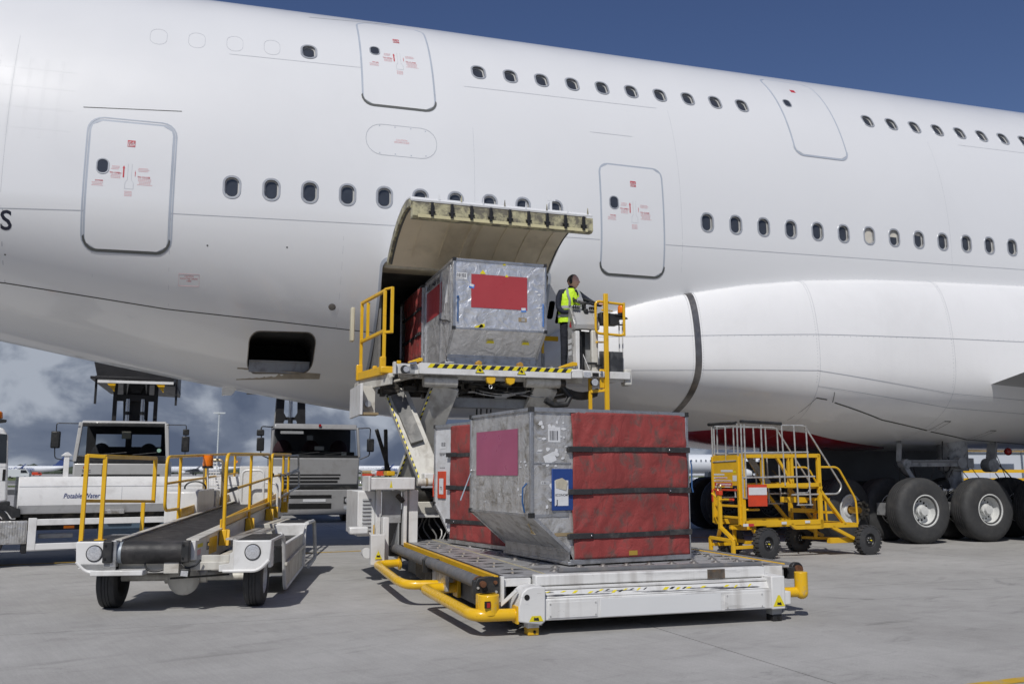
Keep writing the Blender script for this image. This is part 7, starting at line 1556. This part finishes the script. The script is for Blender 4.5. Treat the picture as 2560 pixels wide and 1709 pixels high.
Q('hand_rail', G().bx(-.47, -.42, -.04, -.02, 1.38, 1.66), m_black); Q('bumper', G().bx(-1.15, 1.15, -.15, .1, .45, .85), m_cab_white, .04); Q('grille', G().bx(-.95, .95, -.03, -.02, 1.32, 1.40), m_black)
for s_ in (-1, 1): w_ = road_wheel(t1, (s_ * .95, .7, .5), .5, .28, .28, m_rim_grey, s_)
def mast(t, cx, w, z0, z1, y, style):
    Q = lambda nm, g, m_, b=0.0, **k: obj(nm, g, m_, t, bevel=b, **k)
    h = w / 2
    if style == 1:
        for x in (-h, -h * .58, h * .58, h): Q('mast_post', G().bar((cx + x * (1 if abs(x) == h else .9), y + (.4 if abs(x) < h else 0), z0), (cx + x, y, z1), .11 if abs(x) == h else .08, .1), m_latch, .006)
        Q('mast_beam', G().bx(cx - h, cx + h, y - .04, y + .06, 3.60, 3.80), m_latch, .01); Q('mast_plate', G().prism([(cx - .28, z0), (cx - .28, 3.7), (cx - .20, z1), (cx + .20, z1), (cx + .28, 3.7), (cx + .28, 3.1), (cx + .1, z0)], 'y', y + .2, y + .24), m_latch, .004); Q('mast_brace', G().prism([(cx - .30, 4.35), (cx + .30, 4.35), (cx + .12, 3.85), (cx - .1, 3.85)], 'y', y + .02, y + .06), m_latch, .004)
        for x in (-.20, .20): Q('lift_ram', G().cyl((cx + x, y - .05, z0), (cx + x, y - .05, 3.66), .058, 16), m_chrome); Q('ram_collar', G().cyl((cx + x, y - .05, 3.18), (cx + x, y - .05, 3.28), .075, 16), m_latch)
        Q('body_floor', G().bx(cx - 1.15, cx + 1.05, y - .8, y + 4.5, 4.18, 4.26), m_latch, .01); Q('body_side', G().prism([(cx - 1.3, 5.3), (cx - 1.05, 4.2), (cx + 1.05, 4.1), (cx + 1.05, 5.3)], 'y', y + .1, y + 4.4), m_latch, .01); Q('body_edge', G().bx(cx - .95, cx + 1.05, y - .85, y - .80, 4.06, 4.14), m_truck_white, .006)
        for x in (-1.02, 1.12): Q('stabiliser_rod', G().bar((cx + x, y - .5, 3.46), (cx + x, y - .5, 4.3), .06, .06), m_latch)
        for x in (-.62, .68): Q('yellow_gusset', G().prism([(cx + x - .13, 4.10), (cx + x + .13, 4.10), (cx + x + .10, 3.82)], 'y', y - .7, y - .66), m_yel)
    else:
        for s_ in (-1, 1): Q('mast_plate', G().prism([(cx + s_ * .16, z0), (cx + s_ * .2, 3.05), (cx + s_ * .12, 3.2), (cx + s_ * .2, 3.35), (cx + s_ * .18, z1), (cx + s_ * h * .88, z1), (cx + s_ * h, z0)], 'y', y, y + .05), m_latch, .004)
        Q('mast_bar', G().bx(cx - .3, cx + .3, y + .06, y + .12, 3.12, 3.22), m_latch); Q('mast_bar', G().bx(cx - .3, cx + .3, y + .06, y + .12, z0, 2.99), m_latch); Q('mast_post', G().bar((cx - h * 1.03, y + .1, z0), (cx - h * .86, y + .1, z1), .03, .05), m_steel)
        Q('lift_ram', G().cyl((cx, y + .02, 3.2), (cx, y + .02, z1), .06, 14), m_chrome); Q('ram_collar', G().cyl((cx, y, z0), (cx, y, 3.2), .075, 14), m_latch)
        Q('body_floor', G().bx(cx - 1.2, cx + 1.2, y - .6, y + 4.5, 4.3, 4.4), m_latch)
    Q('truck_chassis', G().bx(-.5, .5, 1.5, 8.0, .6, .9), m_dirtblack)
mast(t1, .06, 1.10, 2.85, 4.3, 2.3, 1)
t2 = thing('high_lift_truck', 'grey modern cab truck with dark windscreen and slatted grille, between belt loader and container loader', 'truck', (2.93, 28.6, 0), 0, 'high lift trucks', world=False); t2.scale = (1.10, 1.10, 1.048)
Q = cab_front(t2, 2.46, 2.88, 1.88, 0.0, m_truck_grey, 2)
for (z0, z1, x0, x1) in ((1.36, 1.40, -1.0, .70), (1.25, 1.31, -1.0, .67), (1.15, 1.21, -1.0, .62), (.92, 1.02, -1.05, .50), (.70, .80, -.9, .46), (.36, .54, -.9, .46)): Q('grille_slot', G().bx(x0, x1, -.068, -.055, z0, z1), m_hole)
Q('front_bumper', G().prism([(-1.20, .95), (-1.24, .36), (-1.1, .22), (1.1, .22), (1.24, .36), (1.20, .95)], 'y', -.10, .05), m_truck_grey, .03); Q('bumper_slot', G().bx(-.9, .46, -.106, -.10, .70, .80), m_hole); Q('bumper_slot', G().bx(-.9, .46, -.106, -.10, .40, .56), m_hole); Q('number_plate_base', G().bx(-.32, .30, -.112, -.10, .60, .68), m_paper)
Q('dark_band', G().bx(-1.2, 1.2, -.05, 0, .95, 1.08), m_black, .01)
for s_ in (-1, 1):
    Q('headlamp_recess', G().bx(*sorted((s_ * .80, s_ * 1.20)), -.112, -.10, .54, .74), m_black, .01)
    for x in (.90, 1.09): Q('headlamp', G().lathe([(.0, -.01), (.07, -.005), (.075, .01)], (s_ * x, -.115, .64), 'y', 18), m_lens)
    for x in (.86, 1.08): Q('fog_lamp_blank', G().cyl((s_ * x, -.108, .43), (s_ * x, -.10, .43), .06, 16), m_seam)
    Q('step_handle', G().tube(rpath([(s_ * 1.22, -.02, 1.52), (s_ * 1.30, -.02, 1.50), (s_ * 1.30, -.02, 1.16), (s_ * 1.22, -.02, 1.14)], .05, 3), .02, 6), m_truck_grey)
    w_ = road_wheel(t2, (s_ * 1.0, .9, .5), .5, .3, .28, m_rim_grey, s_)
    Q('mirror_arm', G().tube(rpath([(s_ * 1.18, 0, 2.76), (s_ * 1.52, -.08, 2.78), (s_ * 1.50, -.08, 2.45)], .08, 3), .018, 6), m_latch); Q('mirror_arm', G().tube(rpath([(s_ * 1.50, -.08, 2.1), (s_ * 1.50, -.08, 1.95), (s_ * 1.24, -.02, 1.84)], .08, 3), .018, 6), m_latch)
    Q('mirror', G().bx(*sorted((s_ * 1.42, s_ * 1.62)), -.16, -.04, 2.06, 2.45), m_black, .03)
Q('mirror', G().bx(-1.63, -1.43, -.16, -.04, 2.50, 2.68), m_black, .03); Q('roof_marker', G().bx(.06, .13, .02, .05, 2.80, 2.87), m_redlens); Q('windscreen_note', G().bx(-.25, -.08, .13, .14, 2.40, 2.54), m_greyp); Q('windscreen_note', G().bx(.72, .86, .04, .05, 1.96, 2.05), m_paper); Q('sun_strip', G().bx(-.98, -.35, .10, .11, 2.58, 2.66), m_greyp); Q('dash_box', G().bx(-.02, .24, .14, .2, 2.10, 2.22), m_steel, .01)
Q('wheel_chock', G().bx(1.0, 1.2, -.3, -.1, 0, .24), m_yel, .01)
for s_ in (-.95, 1.45): Q('stabiliser_leg', G().bar((s_, 2.0, 0.05), (s_, 2.0, 1.0), .12, .12), m_black); Q('stabiliser_pad', G().cyl((s_, 2.0, 0), (s_, 2.0, .06), .18, 14), m_black)
mast(t2, -.55, .92, 2.86, 4.4, 2.4, 2)

# ================================================================ far background
yw = R(18.06); F_ = Vector((math.sin(yw), math.cos(yw), 0)); X_ = Vector((math.cos(yw), -math.sin(yw), 0))
def far(px, D, z=0): return F_ * D + X_ * ((px - 1280) / 2250 * D) + Vector((0, 0, z))
m_far_white = M('distant_aircraft_white', (.66, .69, .73), .4, 0, .03, .2); m_far_dark = M('distant_dark', (.10, .12, .16), .6, 0, .2, .3)
def far_plane(nm, label, px0, D, L_, tail_mat, body_text, flip=1, rise=0.0, rad=2.0, emblem=False, txt_at=.35, tsize=2.4):
    base = far(px0, D); t = thing(nm, label, 'airplane', base, -yw if flip > 0 else -yw, 'distant parked airliners', world=False)
    g = G(); n_ = 18; zc_ = 4.0 + rise
    prof = [(0, .1, 0), (.03, .55, 0), (.07, .85, 0), (.13, 1, 0), (.68, 1, 0), (.82, .78, .2), (.93, .42, .5), (1, .12, .8)]
    vs = []
    for f, r_, up in prof:
        for k in range(n_): a = 2 * math.pi * k / n_; vs.append((f * L_, math.cos(a) * rad * r_, zc_ + math.sin(a) * rad * r_ + up * rad))
    g.add(vs, [(i * n_ + k, i * n_ + (k + 1) % n_, (i + 1) * n_ + (k + 1) % n_, (i + 1) * n_ + k) for i in range(len(prof) - 1) for k in range(n_)]); obj('fuselage', g, m_far_white, t)
    obj('tail_fin', G().prism([(L_ * .82, zc_ + rad * .9), (L_ * .94, zc_ + rad * 3.9), (L_ * 1.01, zc_ + rad * 3.9), (L_ * .985, zc_ + rad * 1.0)], 'y', -.2, .2), tail_mat, t)
    for s_ in (-1, 1):
        obj('wing', G().add([(L_ * .36, s_ * 1.5, zc_ - 1.2), (L_ * .55, s_ * 1.5, zc_ - 1.2), (L_ * .62, s_ * 17, zc_ + .3), (L_ * .58, s_ * 17, zc_ + .3), (L_ * .36, s_ * 1.5, zc_ - .7), (L_ * .55, s_ * 1.5, zc_ - .9), (L_ * .62, s_ * 17, zc_ + .45), (L_ * .58, s_ * 17, zc_ + .45)], [(0, 1, 2, 3), (7, 6, 5, 4), (0, 4, 5, 1), (1, 5, 6, 2), (2, 6, 7, 3), (3, 7, 4, 0)]), m_far_dark if s_ < 0 else m_far_white, t)
        obj('winglet', G().prism([(L_ * .585, zc_ + .3), (L_ * .62, zc_ + .3), (L_ * .665, zc_ + 2.9), (L_ * .65, zc_ + 2.9)], 'y', s_ * 17, s_ * 17.15), tail_mat, t)
        obj('engine', G().lathe([(.0, 0), (1.0, 0), (1.15, .6), (1.1, 3), (.7, 4.4), (0, 4.6)], (L_ * .34, s_ * 6, zc_ - 2.0), 'x', 16), m_far_white, t)
    for (x, y) in ((L_ * .1, 0), (L_ * .48, -2.2), (L_ * .48, 2.2)): obj('landing_gear', G().cyl((x, y - .3, .55), (x, y + .3, .55), .55, 12).bar((x, y, .5), (x, y, zc_ - 1.5), .25, .25), m_far_dark, t)
    for k in range(22): 
        if k % 1 == 0: obj('window', G().add([(L_ * .14 + k * 1.0, -rad - .02, zc_ + .45), (L_ * .14 + k * 1.0 + .3, -rad - .02, zc_ + .45), (L_ * .14 + k * 1.0 + .3, -rad - .02, zc_ + .85), (L_ * .14 + k * 1.0, -rad - .02, zc_ + .85)], [(0, 1, 2, 3)]), m_far_dark, t, smooth=False, recalc=False)
    if body_text: text('airline_lettering', body_text, tsize, M('airline_blue', (.03, .08, .28), .5), t, (L_ * txt_at, -rad - .06, zc_ - .9), (1, 0, 0), (0, 0, 1), .03)
    if emblem:
        pts = []
        for k in range(24):
            a = 2 * math.pi * k / 24; pts.append((L_ * .945 + .085 * 16 * math.sin(a) ** 3, zc_ + rad * 2.5 + .085 * (13 * math.cos(a) - 5 * math.cos(2 * a) - 2 * math.cos(3 * a) - math.cos(4 * a))))
        obj('tail_emblem', G().add([(p[0], -.23, p[1]) for p in pts], [tuple(range(24))]), M('orange_emblem', (.85, .30, .03), .5), t, smooth=False, recalc=False)
    return t
m_tail_blue = M('tail_blue', (.03, .06, .20), .5); m_tail_grey = M('tail_grey', (.14, .15, .18), .5)
far_plane('distant_airliner', 'far off white airliner with blue web address lettering seen left of the water truck tank', -20, 560, 50, m_tail_blue, 'Thomas Cook.com', txt_at=.14, tsize=3.0)
far_plane('distant_airliner', 'far off airliner whose dark tail carries an orange heart, seen over the belt loader', 390, 620, 60, m_tail_grey, None, emblem=True)
far_plane('distant_airliner', 'far off white airliner seen between the grey truck and the container loader', 870, 560, 48, m_tail_blue, 'Thomas Cook', txt_at=.46, tsize=3.0)
far_plane('distant_airliner', 'white airliner nose partly hidden by the front red curtained container', 1640, 190, 40, m_tail_blue, None, rise=-.6, rad=2.0)
# jet blast fence, light mast, vehicles and buildings
ms_ = far(549, 345); t = thing('light_mast', 'tall thin white floodlight mast on the far apron between the two high lift trucks', 'light mast', ms_)
obj('pole', G().cyl(ms_, ms_ + Vector((0, 0, 24)), .32, 12, r2=.18), m_far_white, t); obj('lamp_head', G().bx(ms_.x - 2.2, ms_.x + 2.2, ms_.y - .4, ms_.y + .4, ms_.z + 24, ms_.z + 24.5), m_far_white, t)
def far_vehicle(nm, label, cat, px, D, w, h, d, mt, kind='van'):
    b = far(px, D); t = thing(nm, label, cat, b, -yw + random.uniform(-.4, .4), 'vehicles on the far apron', world=False)
    if kind == 'van':
        obj('body', G().prism([(-w / 2, .35), (w / 2, .35), (w / 2, h * .55), (w * .36, h), (-w / 2 + .05, h), (-w / 2, h * .9)], 'y', -d / 2, d / 2), mt, t, bevel=.06); obj('window', G().prism([(w * .12, h * .58), (w * .44, h * .58), (w * .34, h * .92), (w * .12, h * .92)], 'y', -d / 2 - .02, -d / 2), m_glass_dark, t)
    elif kind == 'pickup':
        obj('body', G().bx(-w / 2, w / 2, -d / 2, d / 2, .35, h * .55), mt, t, bevel=.08); obj('cabin', G().prism([(-w * .1, h * .55), (w * .22, h * .55), (w * .12, h), (-w * .08, h)], 'y', -d / 2 + .1, d / 2 - .1), m_glass_dark, t, bevel=.05)
    else:
        obj('body', G().bx(-w / 2, w / 2, -d / 2, d / 2, .5, h * .5), mt, t, bevel=.05); obj('rail', G().bx(-w / 2, w / 2, -d / 2, -d / 2 + .06, h * .8, h * .88), m_yel, t); obj('rail', G().bx(-w / 2, w / 2, -d / 2, -d / 2 + .06, h * .6, h * .66), m_yel, t); obj('cab', G().bx(w * .25, w / 2, -d / 2, d / 2, .5, h), m_far_white, t, bevel=.05)
    for x in (-w * .32, w * .32):
        for y in (-d / 2, d / 2): obj('wheel', G().cyl((x, y - .1, .33), (x, y + .1, .33), .33, 14), m_tyre, t)
far_vehicle('pickup_truck', 'small dark windowed white pickup seen between the red container and the yellow steps', 'pickup truck', 1768, 120, 4.6, 1.7, 1.8, m_far_white, 'pickup')
far_vehicle('service_vehicle', 'yellow railed white service vehicle seen behind the rightmost landing wheels', 'service vehicle', 2500, 46, 6.0, 1.9, 2.0, m_yel, 'deck')
far_vehicle('service_vehicle', 'white vehicle seen under the belly behind the main landing leg', 'service vehicle', 2290, 60, 5.0, 1.75, 2.0, m_far_white, 'van')
far_vehicle('service_van', 'white van seen through the frame of the yellow steps', 'van', 1975, 75, 5.0, 2.3, 2.0, m_far_white, 'van')
far_vehicle('service_van', 'white van parked far off left of the pale cab truck', 'van', 60, 260, 6.0, 2.6, 2.2, m_far_white, 'van')
far_vehicle('service_van', 'red and white vehicle far off beyond the water tank', 'van', 105, 520, 5.0, 2.1, 2.2, m_orange, 'van')
far_vehicle('passenger_steps', 'red airfield steps vehicle far off between the grey truck and the loader', 'service vehicle', 925, 330, 5.0, 2.6, 2.2, m_orange, 'deck')
far_vehicle('service_vehicle', 'small red vehicle beneath the far airliner left of the loader arms', 'service vehicle', 960, 400, 5.0, 2.4, 2.2, m_orange, 'van')
m_hall = M('hall_cladding', (.52, .55, .60), .6, 0, .04, .1)
def building(nm, label, px, D, w, h, d, mt=m_hall):
    b = far(px, D); t = thing(nm, label, 'building', b, -yw, world=False)
    obj('wall', G().bx(-w / 2, w / 2, 0, d, 0, h), mt, t); obj('roof', G().bx(-w / 2 - .3, w / 2 + .3, -.3, d + .3, h, h + .5), m_far_dark, t)
    nb = int(w / 6)
    for k in range(nb):
        x = -w / 2 + (k + .5) * w / nb; obj('window', G().bx(x - 1.6, x + 1.6, -.08, 0, h * .35, h * .62), m_far_dark, t); obj('cladding_post', G().bx(x - w / nb / 2, x - w / nb / 2 + .3, -.2, 0, 0, h), m_far_dark if k % 3 == 0 else m_hall, t)
building('terminal_building', 'pale grey airport hall behind the right hand landing wheels', 2700, 170, 60, 5.2, 20)
building('terminal_building', 'long low pale terminal building far beyond the yellow steps', 1900, 700, 260, 9, 30)
building('terminal_building', 'low terminal building far behind the red container', 1500, 900, 160, 8, 30)
# distant wooded rise
g = G(); rnd = random.Random(17)
for k in range(1500):
    px = rnd.uniform(-900, 3400); D = rnd.uniform(1500, 1900); h = rnd.uniform(3, 9) * (1.0 + .5 * math.sin(px / 170) + .3 * math.sin(px / 47)); c = far(px, D, 0)
    w_ = rnd.uniform(6, 14); g.sph(c + Vector((0, 0, h * .4)), 1, 7, 5, (w_, w_, max(h, 2)))
tl = obj('tree_line', g, M('distant_trees', (.05, .065, .045), .95, 0, .4, .02)); tl['kind'] = 'stuff'; tl['label'] = 'low dark wooded rise along the far edge of the airfield'; tl['category'] = 'trees'
